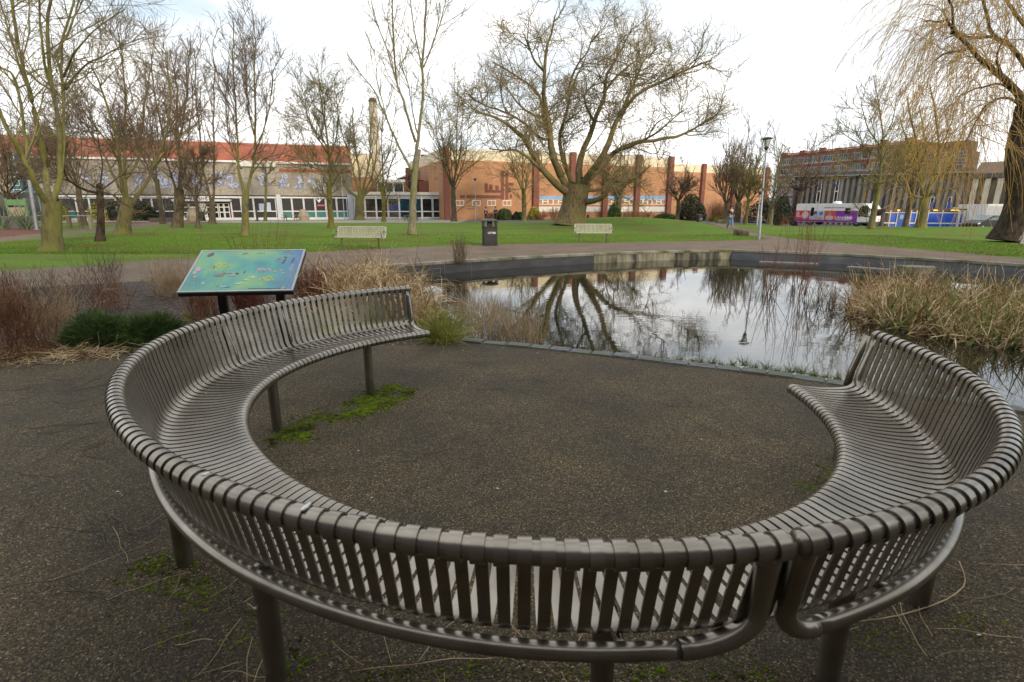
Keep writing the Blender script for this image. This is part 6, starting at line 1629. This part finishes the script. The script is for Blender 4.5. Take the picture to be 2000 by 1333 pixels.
# moss cushions
def moss(name, pix, n, seed, r0=.008, r1=.030, hz=.55):
    rng = np.random.default_rng(seed); P = inpoly_points(pix, n * 2, rng, 0.0)
    P = P + np.concatenate([rng.normal(0, .035, (len(P), 2)), np.zeros((len(P), 1))], 1)
    w = np.array([mnoise.noise((p[0] * 5.5, p[1] * 5.5, seed * .37)) + .5 * mnoise.noise((p[0] * 17, p[1] * 17, seed)) for p in P])
    P = P[w > -.2]; w = w[w > -.2]; n = len(P)
    r = rng.uniform(r0, r1, n) * (.65 + np.clip(w, 0, .5)); k = 7
    g = np.arange(k) * 2 * pi / k
    rings = [(1.0, -.05), (.86, .45), (.5, .85), (.12, 1.0)]
    V = np.stack([np.stack([P[:, None, 0] + (r * rr)[:, None] * np.cos(g) * rng.uniform(.75, 1.2, (n, k)), P[:, None, 1] + (r * rr)[:, None] * np.sin(g) * rng.uniform(.75, 1.2, (n, k)), np.repeat((r * zz * hz)[:, None], k, 1)], 2) for rr, zz in rings], 1)
    i = np.arange(3)[:, None] * k; j = np.arange(k)[None]
    q = np.stack([i + j, i + (j + 1) % k, i + k + (j + 1) % k, i + k + j], -1).reshape(-1, 4)
    Q4 = (np.arange(n) * 4 * k)[:, None, None] + q[None]
    return tag(npmesh(name, V.reshape(-1, 3), Q4.reshape(-1, 4), m_moss, None, True), kind='stuff')
moss('moss', [(640, 812), (700, 775), (770, 752), (805, 762), (800, 782), (740, 802), (690, 818), (640, 838)], 900, 371, .006, .024)
moss('moss', [(515, 870), (560, 820), (640, 795), (700, 770), (640, 838), (575, 866), (530, 880)], 560, 372, .005, .022)
moss('moss', [(500, 880), (520, 830), (700, 750), (830, 760), (760, 810), (600, 875)], 220, 373, .004, .013)
moss('moss', [(250, 1110), (330, 1080), (400, 1110), (420, 1160), (350, 1180), (270, 1150)], 150, 374, .004, .012)
moss('moss', [(240, 1180), (480, 1160), (640, 1250), (700, 1333), (420, 1333)], 170, 375, .004, .012)
moss('moss', [(1560, 950), (1640, 905), (1650, 925), (1600, 965)], 120, 376, .004, .012)
moss('moss', [(700, 1310), (1120, 1290), (1500, 1290), (1560, 1333), (700, 1333)], 200, 377, .003, .010)
moss('moss', [(1660, 1230), (1800, 1190), (1960, 1190), (1960, 1260), (1700, 1290)], 90, 378, .003, .009)
moss('moss', [(640, 900), (900, 850), (1500, 850), (1600, 980), (1100, 1030), (700, 970)], 90, 379, .002, .008)
# brown leaves blown over the lawn
rng = np.random.default_rng(80); n = 520
P = np.stack([rng.uniform(-32, 30, n), rng.uniform(20, 52, n)], 1); P = [p for p in P if not any(inside(p, g) for g in (POND, RING, LEFTPATH, PATIO, BED))]
P = np.array([(p[0], p[1], h(p[0], p[1]) + .02) for p in P])
V, q = leaves(P, .032, rng, flat=.6, aspect=.7); tag(npmesh('fallen_leaves', V, q, M('brown_leaf', (.10, .055, .022), (.19, .11, .045), 3)), kind='stuff')

# ragged grass standing on the nearer lawn and along its edges
rng = np.random.default_rng(90); n = 150000
P = np.stack([rng.uniform(-24, 24, n), 19 + 15 * rng.uniform(0, 1, n) ** 1.5], 1)
P = P[np.abs(P[:, 0] / P[:, 1]) < 1.02]
def inside_np(P, pg):
    c = np.zeros(len(P), bool); j = len(pg) - 1
    for i in range(len(pg)):
        xi, yi = pg[i]; xj, yj = pg[j]
        c ^= ((yi > P[:, 1]) != (yj > P[:, 1])) & (P[:, 0] < (xj - xi) * (P[:, 1] - yi) / (yj - yi + 1e-12) + xi); j = i
    return c
bad = np.zeros(len(P), bool)
for g in (POND, RING, LEFTPATH, PATIO, BED, BARK): bad |= inside_np(P + rng.normal(0, .05, P.shape), g)
P = P[~bad]; P3 = np.concatenate([P, np.array([[h(x, y) - .005] for x, y in P])], 1); n = len(P3)
V, q = blades(P3, fan(n, .45, rng), rng.uniform(.03, .085, n), np.full(n, .012), .06, 3, rng)
tag(npmesh('grass', V, q, m_grass), kind='stuff')
# ------------------------------------------------------------------ shrubs and furniture by the buildings
def bush(name, label, px, py, wpx, hpx, mat, seed, n=2600, group='shrubs along the buildings', sz=None, Y=None):
    B = G(px, py) if Y is None else Vector((Q(px, py, Y).x, Y, 0))
    s = B.y / F
    return leafy(name, label, (B.x, B.y, B.z), (wpx * s / 2, wpx * s / 2.4, hpx * s), n, sz or .0016 * B.y, mat, seed, group=group)
bush('golden_shrub', 'round golden shrub nearest the large left tree trunk', 124, 432, 34, 33, m_goldleaf, 401)
bush('laurel', 'dark laurel between the two golden shrubs', 155, 431, 42, 40, m_laurel, 402)
bush('golden_shrub', 'larger golden shrub behind the crooked tree', 196, 431, 44, 41, m_goldleaf, 403)
bush('laurel', 'dark round evergreen behind the broad crowned tree', 230, 431, 34, 42, m_laurel, 404)
bush('laurel', 'dark dome shaped evergreen right of the broad crowned tree', 283, 431.5, 46, 39, m_laurel, 405, 3600)
bush('laurel', 'clipped dark bush right of the people by the brick hall', 985, 430, 36, 23, m_greenleaf, 406)
bush('laurel', 'small dark bush under the mural windows', 1012, 430, 24, 17, m_laurel, 407)
bush('golden_shrub', 'yellow green bush left of the plane trunk', 1043, 430, 26, 26, m_goldleaf, 408)
bush('laurel', 'dark bush right behind the plane trunk', 1141, 428, 26, 26, m_laurel, 409)
bush('laurel', 'grey green bush beyond the mound by the blue windows', 1199, 428, 28, 32, m_greenleaf, 410)
bush('laurel', 'low clipped dark hedge at the right end of the mound', 1300, 431, 52, 14, m_greenleaf, 411)
bush('evergreen', 'dark spreading evergreen at the corner of the brick hall', 1348, 431, 56, 52, m_laurel, 412, 5200)
bush('golden_shrub', 'low yellow hedge by the path junction', 1400, 433, 36, 12, m_goldleaf, 413)
bush('evergreen', 'dark evergreen thicket behind the pollarded tree', 1500, 437, 90, 52, m_laurel, 414, 5200, Y=62)
bush('evergreen', 'dark evergreen close behind the rear of the bus', 1522, 437, 34, 60, m_laurel, 415, 3000, Y=66)
def brush(label, px, py, hgt, rad, n, mat, seed, Y=None):
    rng = np.random.default_rng(seed); B = G(px, py)
    P0 = np.array(B) + np.concatenate([rng.normal(0, rad * .25, (n, 2)), np.zeros((n, 1))], 1)
    P = lines(P0, fan(n, .35, rng, .2), hgt * rng.uniform(.6, 1.1, n), 5, (0, 0, .02), .1, rng)
    root = thing('bare_shrub', label, 'shrub', tuple(B), 0, 'shrubs along the buildings')
    P2, R2 = spawn(P, np.full((n, 5), .010), dict(rate=5, t0=.3, ang=35, len=.4, n=3, r=.009, tip=.6), rng)
    V, q = join([tubes_np(P, np.full((n, 5), .010), 3), tubes_np(P2, np.maximum(R2, .008), 3)]); npmesh('stems', V, q, mat, root, False, B)
brush('small bare brown shrub right of the yellow green bush', 1060, 430.5, 1.3, 1.0, 70, m_russet, 420)
brush('vase shaped bare shrub left of the plane trunk', 1083, 430.5, 1.7, 1.4, 110, m_russet, 421)
brush('russet bare shrub just right of the plane trunk', 1172, 428, 1.9, 2.0, 170, m_russet, 422)
brush('low russet hedge behind the mound under the blue windows', 1235, 428, 1.3, 3.0, 170, m_russet, 423)
brush('low russet hedge left of the clipped dark hedge', 1262, 429, 1.2, 2.4, 130, m_russet, 424)
brush('russet scrub in front of the lower brick hall by the walking man', 1402, 433, 2.6, 2.0, 160, m_russet, 425)
brush('bare scrub in the bed left of the bus', 1520, 441, 1.1, 1.7, 160, m_russet, 426)
brush('bare reddish shrub beside the people at the brick hall', 958, 430.5, 1.2, 1.4, 80, m_russet, 427)

# picnic tables, planters, stone blocks
m_wood = M('weathered_timber', (.10, .075, .045), (.20, .155, .10), 4, rough=.85, stretch=(1, 6, 6))
m_tan = M('tan_planter', (.26, .22, .15), (.34, .29, .21), 3, rough=.9)
def picnic(label, px, py, rot):
    B = G(px, py); r = thing('picnic_table', label, 'picnic table', tuple(B), rot, 'picnic tables on the far lawn edge')
    mb = MB(); [mb.box(-.9, .9, -.37 + k * .15, -.24 + k * .15, .70, .74) for k in range(5)]; mb.build('tabletop', m_wood, r)
    for s in (-1, 1):
        mb = MB(); [mb.box(-.9, .9, s * .78 - .14 + k * .15, s * .78 - .01 + k * .15, .42, .46) for k in range(2)]; mb.build('seat', m_wood, r)
        for x in (-.6, .6): mb = MB(); mb.add([(x - .04, s * .28 - .05, .70), (x + .04, s * .28 - .05, .70), (x + .04, s * .28 + .05, .70), (x - .04, s * .28 + .05, .70), (x - .04, s * .72 - .05, -.03), (x + .04, s * .72 - .05, -.03), (x + .04, s * .72 + .05, -.03), (x - .04, s * .72 + .05, -.03)], [(0, 1, 2, 3), (7, 6, 5, 4), (0, 4, 5, 1), (1, 5, 6, 2), (2, 6, 7, 3), (3, 7, 4, 0)]); mb.build('leg', m_wood, r)
    mb = MB(); [mb.box(x - .03, x + .03, -.85, .85, .36, .42) for x in (-.66, .66)]; mb.build('crossbeam', m_wood, r)
picnic('timber picnic table in front of the teal glazed windows', 568, 432.5, .15)
picnic('timber picnic table behind the tall two leadered tree', 803, 432.5, -.1)
def planter(label, px, py, sc=1.0):
    B = G(px, py); r = thing('planter', label, 'planter', tuple(B), 0, 'stone planters by the entrance')
    MB().lathe([(.95 * sc, 0), (1.05 * sc, .75 * sc), (1.1 * sc, .8 * sc), (1.0 * sc, .82 * sc)], 8).build('tub', m_tan, r)
    MB().lathe([(.98 * sc, .821 * sc), (.75 * sc, 1.3 * sc), (.65 * sc, 1.75 * sc), (.3 * sc, 1.95 * sc)], 8).build('upper_tier', m_tan, r)
    return r
planter('tiered tan planter before the entrance doors', 379, 432, .8)
planter('tiered tan planter right of the first picnic table', 594, 431, .72)
B = G(394, 432); r = thing('notice_board', 'black folding notice board beside the entrance planter', 'notice board', tuple(B))
for s in (-1, 1): mb = MB(); mb.add([(-.35, s * .3, 0), (.35, s * .3, 0), (.35, s * .04, 1.1), (-.35, s * .04, 1.1), (-.35, s * .33, 0), (.35, s * .33, 0), (.35, s * .07, 1.1), (-.35, s * .07, 1.1)], [(0, 1, 2, 3), (7, 6, 5, 4), (0, 4, 5, 1), (1, 5, 6, 2), (2, 6, 7, 3), (3, 7, 4, 0)]); mb.build('leaf', m_black, r)
def block(label, px, py, l, d, hh, rot):
    B = G(px, py); mb = MB(); mb.box(-l / 2, l / 2, -d / 2, d / 2, -.05, hh)
    o = mb.build('stone_block', M('rough_stone', (.10, .085, .05), (.19, .16, .105), 3, rough=.95, bump=.6, c3=(.06, .055, .03), scale3=1.5) if 'rough_stone' not in bpy.data.materials else bpy.data.materials['rough_stone'], None, bevel=.06)
    o.location = B; o.rotation_euler = (0, 0, rot); tag(o, label, 'stone', 'stone seats beside the path')
block('darker left stone block beside the lamp post path', 1441, 460, .42, .5, .36, .1)
block('paler right stone block beside the lamp post path', 1453, 461, .46, .45, .30, -.1)
block('low dark stone block by the path behind the walking man', 1407, 437, 1.0, .6, .45, .2)
# slim lamp columns far off
def pole(label, px, py, top, r=.05, mat=None):
    B = G(px, py); H = Q(px, top, B.y).z - B.z
    rt = thing('lamp_post', label, 'lamp post', tuple(B), 0, 'grey street lamps in the park')
    MB().lathe([(r * 1.3, 0), (r * 1.3, 1), (r, 1.05), (r * .8, H)], 10).build('column', mat or m_steel, rt, auto=True)
    MB().lathe([(r * .9, H - .02), (.22, H + .12), (.20, H + .25), (.04, H + .32)], 10).build('head', m_black, rt, auto=True)
pole('thin grey lamp post in front of the brick mural', 929, 431, 353)
pole('thin grey lamp post before the right end of the hall', 673, 432, 340)
pole('pale slim post between the slim dark trunk and the big lamp post', 1478, 441, 380, .06)
B = G(503, 432); MB_ = thing('bollard', 'dark bollard by the glazing left of the thin sapling', 'bollard', tuple(B)); MB().lathe([(.12, 0), (.12, 1.3), (.09, 1.4)], 10).build('post', m_black, MB_, auto=True); MB().lathe([(.3, 0), (.3, .08), (.12, .1)], 10).build('base', m_black, MB_, auto=True)
# left edge: leaning steel pole, timber posts with rail, spiky plant, raised wall, green crate frame
B = G(72, 449); r = thing('steel_pole', 'leaning polished steel pole beside the large left tree', 'pole', tuple(B), 0); a = Q(57, 352, B.y)
MB().tube([(0, 0, -.1), (a.x - B.x, 0, a.z - B.z)], .11, 12).build('shaft', m_steel, r, auto=True); MB().lathe([(.2, 0), (.2, .04), (.12, .05)], 12).build('base_plate', m_steel, r)
B = G(139, 447); r = thing('perch_rail', 'timber perch rail on stout posts behind the large left tree', 'rail', tuple(B), .1)
for x in (-1.2, -.05, .75, 1.5): MB().box(x - .12, x + .12, -.12, .12, -.1, .95).build('post', m_wood if x < 1 else m_tan, r, bevel=.02)
MB().box(-2.2, 1.7, -.06, .06, .952, 1.02).build('rail', m_steel, r)
B = G(30, 447); mb = MB(); mb.box(-3.2, 1.6, 0, .4, -.1, .95); o = mb.build('low_wall', M('old_wall', (.11, .105, .095), (.17, .16, .145), 2, rough=.9), bevel=.03); o.location = B; tag(o, 'low grey retaining wall behind the spiky plant at the left edge', 'wall')
def spiky(label, px, py, hgt, n, seed):
    rng = np.random.default_rng(seed); B = G(px, py); P0 = np.array(B) + np.concatenate([rng.normal(0, .12, (n, 2)), np.zeros((n, 1))], 1)
    V, q = blades(P0, fan(n, .35, rng, .22), hgt * rng.uniform(.6, 1.1, n), np.full(n, .10), .05, 6, rng, .03)
    o = npmesh('spiky_plant', V, q, M('grey_green_blade', (.06, .10, .05), (.13, .18, .10), 2, rough=.5) if seed == 431 else bpy.data.materials['grey_green_blade'], None, False, B); o.location = B; tag(o, label, 'plant', 'spiky plants at the left edge')
spiky('tall spiky leaved plant left of the steel pole', 50, 449, 2.2, 40, 431); spiky('spiky leaved plant cut off by the left edge', 4, 448, 1.9, 40, 432); spiky('small spiky plant at the foot of the steel pole', 86, 450, .8, 30, 433)
B = G(42, 446); r = thing('trellis', 'green framed trellis panel at the left edge', 'trellis', tuple(B), 0)
m_gf = M('green_frame', (.10, .20, .08), (.13, .24, .10), 3)
for x in (-.75, .75): MB().box(x - .06, x + .06, -.06, .06, 0, 2.3).build('post', m_gf, r)
MB().box(-.69, .69, -.04, .04, 1.75, 2.2).build('top_panel', m_gf, r); MB().box(-.69, .69, -.03, .03, .8, 1.6).build('lower_panel', m_tan, r)
B = G(45, 436); mb = MB(); 
r = thing('glass_shelter', 'glass fronted shelter behind the trellis at the left edge', 'shelter', tuple(B), 0)
for x in (-2.2, 0, 2.2): MB().box(x - .05, x + .05, -.05, .05, 0, 3.1).build('post', m_steel, r)
MB().box(-2.3, 2.3, -.1, 1.2, 3.1, 3.2).build('roof', m_steel, r); MB().box(-2.14, -.06, -.02, .02, .3, 3.0).build('pane', m_gwarm, r); MB().box(.06, 2.14, -.02, .02, .3, 3.0).build('pane', m_gwarm, r)
B = G(317, 434); o = MB().box(-1.3, 1.3, -.3, .3, 0, .45).build('low_wall', M('brown_wall', (.10, .07, .05), (.15, .10, .075), 3), bevel=.02); o.location = B; tag(o, 'short brown brick planter wall beside the dome shaped evergreen', 'wall')

# ------------------------------------------------------------------ bus
def place(px, py, Y, z): p = Q(px, py, Y); return Vector((p.x, Y, z))
def wheel(parent, x, y, r=.48, w=.28, side=-1):
    t = MB(); t.lathe([(r * .55, -w / 2), (r, -w / 2 + .03), (r, w / 2 - .03), (r * .55, w / 2)], 20)
    o = t.build('wheel', M('tyre', (.015, .015, .016), (.025, .025, .026), 5) if 'tyre' not in bpy.data.materials else bpy.data.materials['tyre'], parent, auto=True); o.location = (x, y, r); o.rotation_euler = (pi / 2, 0, 0)
    g = MB(); g.lathe([(r * .56, -w / 2 - .002), (r * .5, w / 2 + .01), (r * .2, w / 2 + .03)], 16); k = g.build('hub', m_steel, o, auto=True)
pa, pb = Q(1552, 430, 69.5), Q(1697, 430, 61.8)
rot = math.atan2(pb.y - pa.y, pb.x - pa.x); BL = math.hypot(pb.x - pa.x, pb.y - pa.y) - 1.2; bz = -.42
bus = thing('mobile_library', 'white and purple mobile library bus parked beyond the lawn', 'bus', (pa.x, pa.y, bz), rot)
BH = Q(1697, 397.5, 61.8).z - bz; BW = 2.45
prof = [(0, .42), (BL + .75, .42), (BL + 1.25, .55), (BL + 1.28, 1.15), (BL + 1.10, BH - .55), (BL + .75, BH - .12), (BL + .2, BH), (.12, BH), (0, BH - .15)]
MB().prism(prof, 0, BW).build('body', m_white, bus, bevel=.05)
MB().prism([(BL + .85, BH - .62), (BL + 1.14, BH - .62), (BL + 1.295, 1.22), (BL + .85, 1.22)], .12, BW - .12).build('windscreen', m_gdark, bus)
ba, bb = bus.location.x, 0
def bx(px): # position along the side from a photo column
    d = ray(px, 430); n = Vector((-sin(rot), cos(rot), 0)); k = (bus.location - Vector((0, 0, CAMH))).dot(n) / d.dot(n); p = Vector((0, 0, CAMH)) + d * k; return (p - bus.location).dot(Vector((cos(rot), sin(rot), 0)))
def bzz(py, px=1640):
    d = ray(px, py); n = Vector((-sin(rot), cos(rot), 0)); k = (Vector(bus.location) - Vector((0, 0, CAMH))).dot(n) / d.dot(n); return CAMH + d.z * k - bz
def bpan(name, x0, y0, x1, y1, c, o=-.012, par=bus, mat=None):
    return MB().box(bx(x0), bx(x1), o, .004, bzz(y1), bzz(y0)).build(name, mat or flat_col('bus_' + name, c), par)
MB().prism([(bx(x), bzz(y, x)) for x, y in ((1674.5, 424), (1683, 423), (1693, 425), (1693, 405), (1690.5, 402.5), (1682, 402.5), (1676.5, 405), (1674.5, 411))], -.02, .01).build('side_window', m_gdark, bus)
pp = bpan('purple_panel', 1630, 412, 1673.5, 434, (.24, .035, .30), mat=flat_col('bus_purple', (.24, .035, .30)))
bpan('lower_band', 1552, 430.2, 1629.9, 434, (.16, .04, .20), mat=bpy.data.materials['bus_purple'])
bpan('red_panel', 1552, 412, 1580, 430, (.58, .03, .06)); bpan('pale_panel', 1580.1, 412, 1608.5, 430, (.45, .50, .58)); bpan('coral_panel', 1608.6, 412, 1629.8, 430, (.52, .085, .05))
def bell(name, x, y, a, b, c, o):
    cx_, cz_ = bx(x), bzz(y); MB().prism([(cx_ + a * cos(g), cz_ + b * sin(g)) for g in [2 * pi * i / 12 for i in range(12)]], o, -.011).build(name, flat_col('bus_' + name, c), bus)
bell('printed_book', 1571.5, 421, .42, .46, (.55, .52, .55), -.016); bell('printed_pages', 1557, 420, .22, .40, (.55, .35, .33), -.016); bell('printed_ribbon', 1563, 424, .35, .12, (.6, .35, .25), -.02)
bell('printed_hat', 1591, 418, .22, .28, (.05, .05, .10), -.016); bell('printed_face', 1592, 424, .26, .34, (.48, .38, .40), -.018); bell('printed_screen', 1602, 418, .24, .24, (.03, .22, .50), -.016); bell('printed_hands', 1600, 427, .4, .16, (.50, .30, .27), -.02)
bell('printed_reader', 1619, 426, .5, .28, (.52, .47, .44), -.016); bell('printed_head', 1619, 417.5, .17, .22, (.42, .25, .18), -.018)
bpan('small_window', 1581.5, 406, 1587.5, 423, (0, 0, 0), -.03, mat=m_gdark); bpan('small_window', 1648, 406.5, 1658, 418, (0, 0, 0), -.03, mat=m_gdark)
MB().prism([(bx(1653), bzz(413)), (bx(1672), bzz(399.5)), (bx(1673), bzz(399.5)), (bx(1655), bzz(413))], -.035, -.002).build('lime_stripe', flat_col('bus_lime', (.40, .50, .05)), bus)
text_mesh('lettering', 'Library', .50, m_white, pp, (bx(1641.5), -.018, bzz(425.2)), (pi / 2, 0, 0), .006)
text_mesh('lettering', 'Link', .50, m_white, pp, (bx(1656.5), -.018, bzz(425.2)), (pi / 2, 0, 0), .03)
MB().box(bx(1631), bx(1662), -.017, -.0125, bzz(430.3), bzz(429.4)).build('printed_line', m_white, pp)
text_mesh('lettering', 'THE MANY WAY OF LEARNING', .17, m_navy, bus, (bx(1626), -.006, bzz(406.3)), (pi / 2, 0, 0), .004)
bpan('skirt_line', 1670, 433.2, 1693, 434.2, (.05, .05, .05)); bpan('door_edge', 1692, 418, 1692.6, 434, (.1, .1, .1), mat=bpy.data.materials['bus_skirt_line'])
for x in (1581, 1673): wheel(bus, bx(x), .2)
for x in (bx(1581), bx(1673)): wheel(bus, x, BW - .2)
MB().lathe([(.5, BH), (.45, BH + .22), (.2, BH + .28)], 14, bx(1620), 1.2).build('roof_vent', m_white, bus, auto=True); MB().lathe([(.18, BH), (.16, BH + .2), (.05, BH + .25)], 12, bx(1690), 1.2).build('roof_dome', m_white, bus, auto=True)
for y in (.35, BW - .35): MB().box(BL + 1.285, BL + 1.32, y - .2, y + .2, .75, .95).build('headlight', m_frame, bus)
MB().tube([(BL + .95, -.05, BH - .5), (BL + 1.25, -.25, BH - .6), (BL + 1.25, -.28, BH - 1.0)], .06, 8).build('mirror', m_black, bus)
# white lorry and dark car by the hoarding
p = place(1921, 440, 57, -.5); lr = thing('box_lorry', 'white box lorry half hidden behind the old willow trunk', 'lorry', tuple(p), radians(-14))
s = 57 / F; LH = Q(1940, 399, 57).z + .5
MB().box(0, 2.35, 0, 5.5, .75, LH).build('box_body', m_white, lr, bevel=.03); MB().box(.12, 2.23, -.03, -.002, .85, LH - .28).build('shutter', M('grey_shutter', (.40, .41, .43), (.46, .47, .49), 2, stretch=(1, 1, 12)), lr)
MB().box(0, 2.35, -.06, -.003, LH - .22, LH - .02).build('top_bar', m_frame, lr); MB().box(.1, 2.25, .3, 5.2, .45, .74).build('chassis', m_black, lr); MB().box(.05, 2.3, 5.55, 7.0, .5, 2.3).build('cab', m_white, lr, bevel=.1)
for y in (1.2, 5.9):
    for x in (.2, 2.15): o_ = thing; wheel(lr, x, y, .42, .25); lr.children[-1].rotation_euler = (pi / 2, 0, pi / 2)
p = place(1907, 444, 55, -.5); car = thing('car', 'dark blue hatchback parked in front of the white lorry', 'car', tuple(p), radians(6))
m_car = M('dark_blue_car_paint', (.008, .010, .018), (.012, .014, .024), 2, rough=.3, spec=.4, coat=.15)
cp_ = [(0, .35), (.15, .25), (3.9, .25), (4.05, .45), (4.05, .9), (3.75, 1.05), (3.3, 1.42), (1.9, 1.48), (1.0, .98), (.25, .78), (.02, .62)]
MB().prism(cp_, 0, 1.7).build('body', m_car, car, bevel=.06)
MB().prism([(1.18, 1.0), (1.95, 1.40), (2.5, 1.40), (2.5, 1.0)], -.012, .02).build('window', Mglass('car_glass', (.20, .28, .30)), car); MB().prism([(2.56, 1.0), (2.56, 1.40), (3.2, 1.36), (3.5, 1.03)], -.012, .02).build('window', bpy.data.materials['car_glass'], car)
MB().prism([(1.02, 1.0), (1.86, 1.46), (1.9, 1.485), (1.0, 1.01)], .15, 1.55).build('windscreen', bpy.data.materials['car_glass'], car)
MB().prism([(.03, .62), (.30, .76), (.42, .70), (.12, .58)], -.012, .02).build('headlight', m_frame, car)
for x in (.75, 3.25): wheel(car, x, .12, .31, .2); wheel(car, x, 1.58, .31, .2)
B = place(1745, 440, 60, -.6)
# ------------------------------------------------------------------ people
def person(label, loc, rot, coat, leg, skin=(.42, .25, .18), hair=(.03, .02, .015), stride=.25, sc=1.0):
    r = thing('person', label, 'person', loc, rot); r.scale = (sc,) * 3
    V = [(0, 0, .95), (0, -.01, 1.15), (0, -.01, 1.38), (0, -.02, 1.48), (0, -.03, 1.56), (0, -.035, 1.66), (0, -.03, 1.74),
         (.17, 0, 1.40), (.235, .03, 1.12), (.19, -.16, .98), (.17, -.24, 1.00), (-.17, 0, 1.40), (-.235, .05, 1.12), (-.20, -.12, .93), (-.19, -.18, .90),
         (.09, 0, .90), (.10, -stride * .5, .50), (.10, -stride, .09), (.10, -stride - .14, .03), (-.09, 0, .90), (-.10, stride * .2, .50), (-.10, stride, .12), (-.10, stride - .12, .04)]
    E_ = [(0, 1), (1, 2), (2, 3), (3, 4), (4, 5), (5, 6), (2, 7), (7, 8), (8, 9), (9, 10), (2, 11), (11, 12), (12, 13), (13, 14), (0, 15), (15, 16), (16, 17), (17, 18), (0, 19), (19, 20), (20, 21), (21, 22)]
    R = [(.16, .11), (.16, .11), (.17, .11), (.07, .07), (.055, .06), (.085, .10), (.07, .085), (.075, .075), (.055, .055), (.045, .045), (.04, .025), (.075, .075), (.055, .055), (.045, .045), (.04, .025),
         (.10, .10), (.07, .07), (.05, .05), (.04, .035), (.10, .10), (.07, .07), (.05, .05), (.04, .035)]
    def skin_mesh(V, E_, R, root_i, sub=1):
        me = bpy.data.meshes.new('b'); me.from_pydata(V, E_, []); o = bpy.data.objects.new('b', me); C.objects.link(o)
        md = o.modifiers.new('s', 'SKIN'); 
        for i, sv in enumerate(me.skin_vertices[0].data): sv.radius = R[i]; sv.use_root = (i == root_i)
        o.modifiers.new('d', 'SUBSURF').levels = sub
        m2 = bpy.data.meshes.new_from_object(o.evaluated_get(bpy.context.evaluated_depsgraph_get()))
        bpy.data.objects.remove(o); return m2
    link('body', skin_mesh(V, E_, R, 0), flat_col('skin', skin) if 'skin' not in bpy.data.materials else bpy.data.materials['skin'], r, True)
    k = lambda ids, add=.018: ([V[i] for i in ids], [(R[i][0] + add, R[i][1] + add) for i in ids])
    ids = [0, 1, 2, 7, 8, 9, 11, 12, 13]; v_, r_ = k(ids); v_ = list(v_); v_[0] = (0, 0, .93)
    link('jacket', skin_mesh(v_, [(0, 1), (1, 2), (2, 3), (3, 4), (4, 5), (2, 6), (6, 7), (7, 8)], r_, 0), flat_col(label[:8] + '_coat', coat), r, True)
    ids = [15, 16, 17, 19, 20, 21, 0]; v_, r_ = k(ids, .014)
    link('trousers', skin_mesh(v_, [(6, 0), (0, 1), (1, 2), (6, 3), (3, 4), (4, 5)], r_, 6), flat_col(label[:8] + '_legs', leg), r, True)
    for a, b in ((17, 18), (21, 22)):
        link('shoe', skin_mesh([V[a], V[b]], [(0, 1)], [(.055, .05), (.05, .04)], 0), m_black, r, True)
    mb = MB(); mb.lathe([(.02, 1.86), (.09, 1.83), (.112, 1.76), (.108, 1.68), (.09, 1.66)][::-1], 12, 0, -.018); link_ = mb.build('hair', flat_col(label[:8] + '_hair', hair), r, smooth=True)
    for x in (-.035, .035): MB().lathe([(.004, 1.675), (.012, 1.69), (.004, 1.705)], 8, x, -.135).build('eye', m_black, r)
    MB().add([(-.016, -.128, 1.64), (.016, -.128, 1.64), (0, -.158, 1.645), (0, -.13, 1.69)], [(0, 1, 2), (0, 2, 3), (2, 1, 3)]).build('nose', bpy.data.materials['skin'], r)
    return r
B = G(1425, 447.5); person('man in a dark jacket and blue jeans walking along the path', tuple(B), .1, (.012, .013, .018), (.09, .15, .26))
B = G(949, 431); person('person in dark clothes standing left of the reddish shrub by the brick hall', tuple(B), .6, (.02, .025, .045), (.015, .016, .022), stride=.08, sc=.95)
B = G(968, 431); person('person in navy clothes standing close to the clipped dark bush', tuple(B), -.5, (.012, .02, .05), (.012, .014, .022), stride=.08)
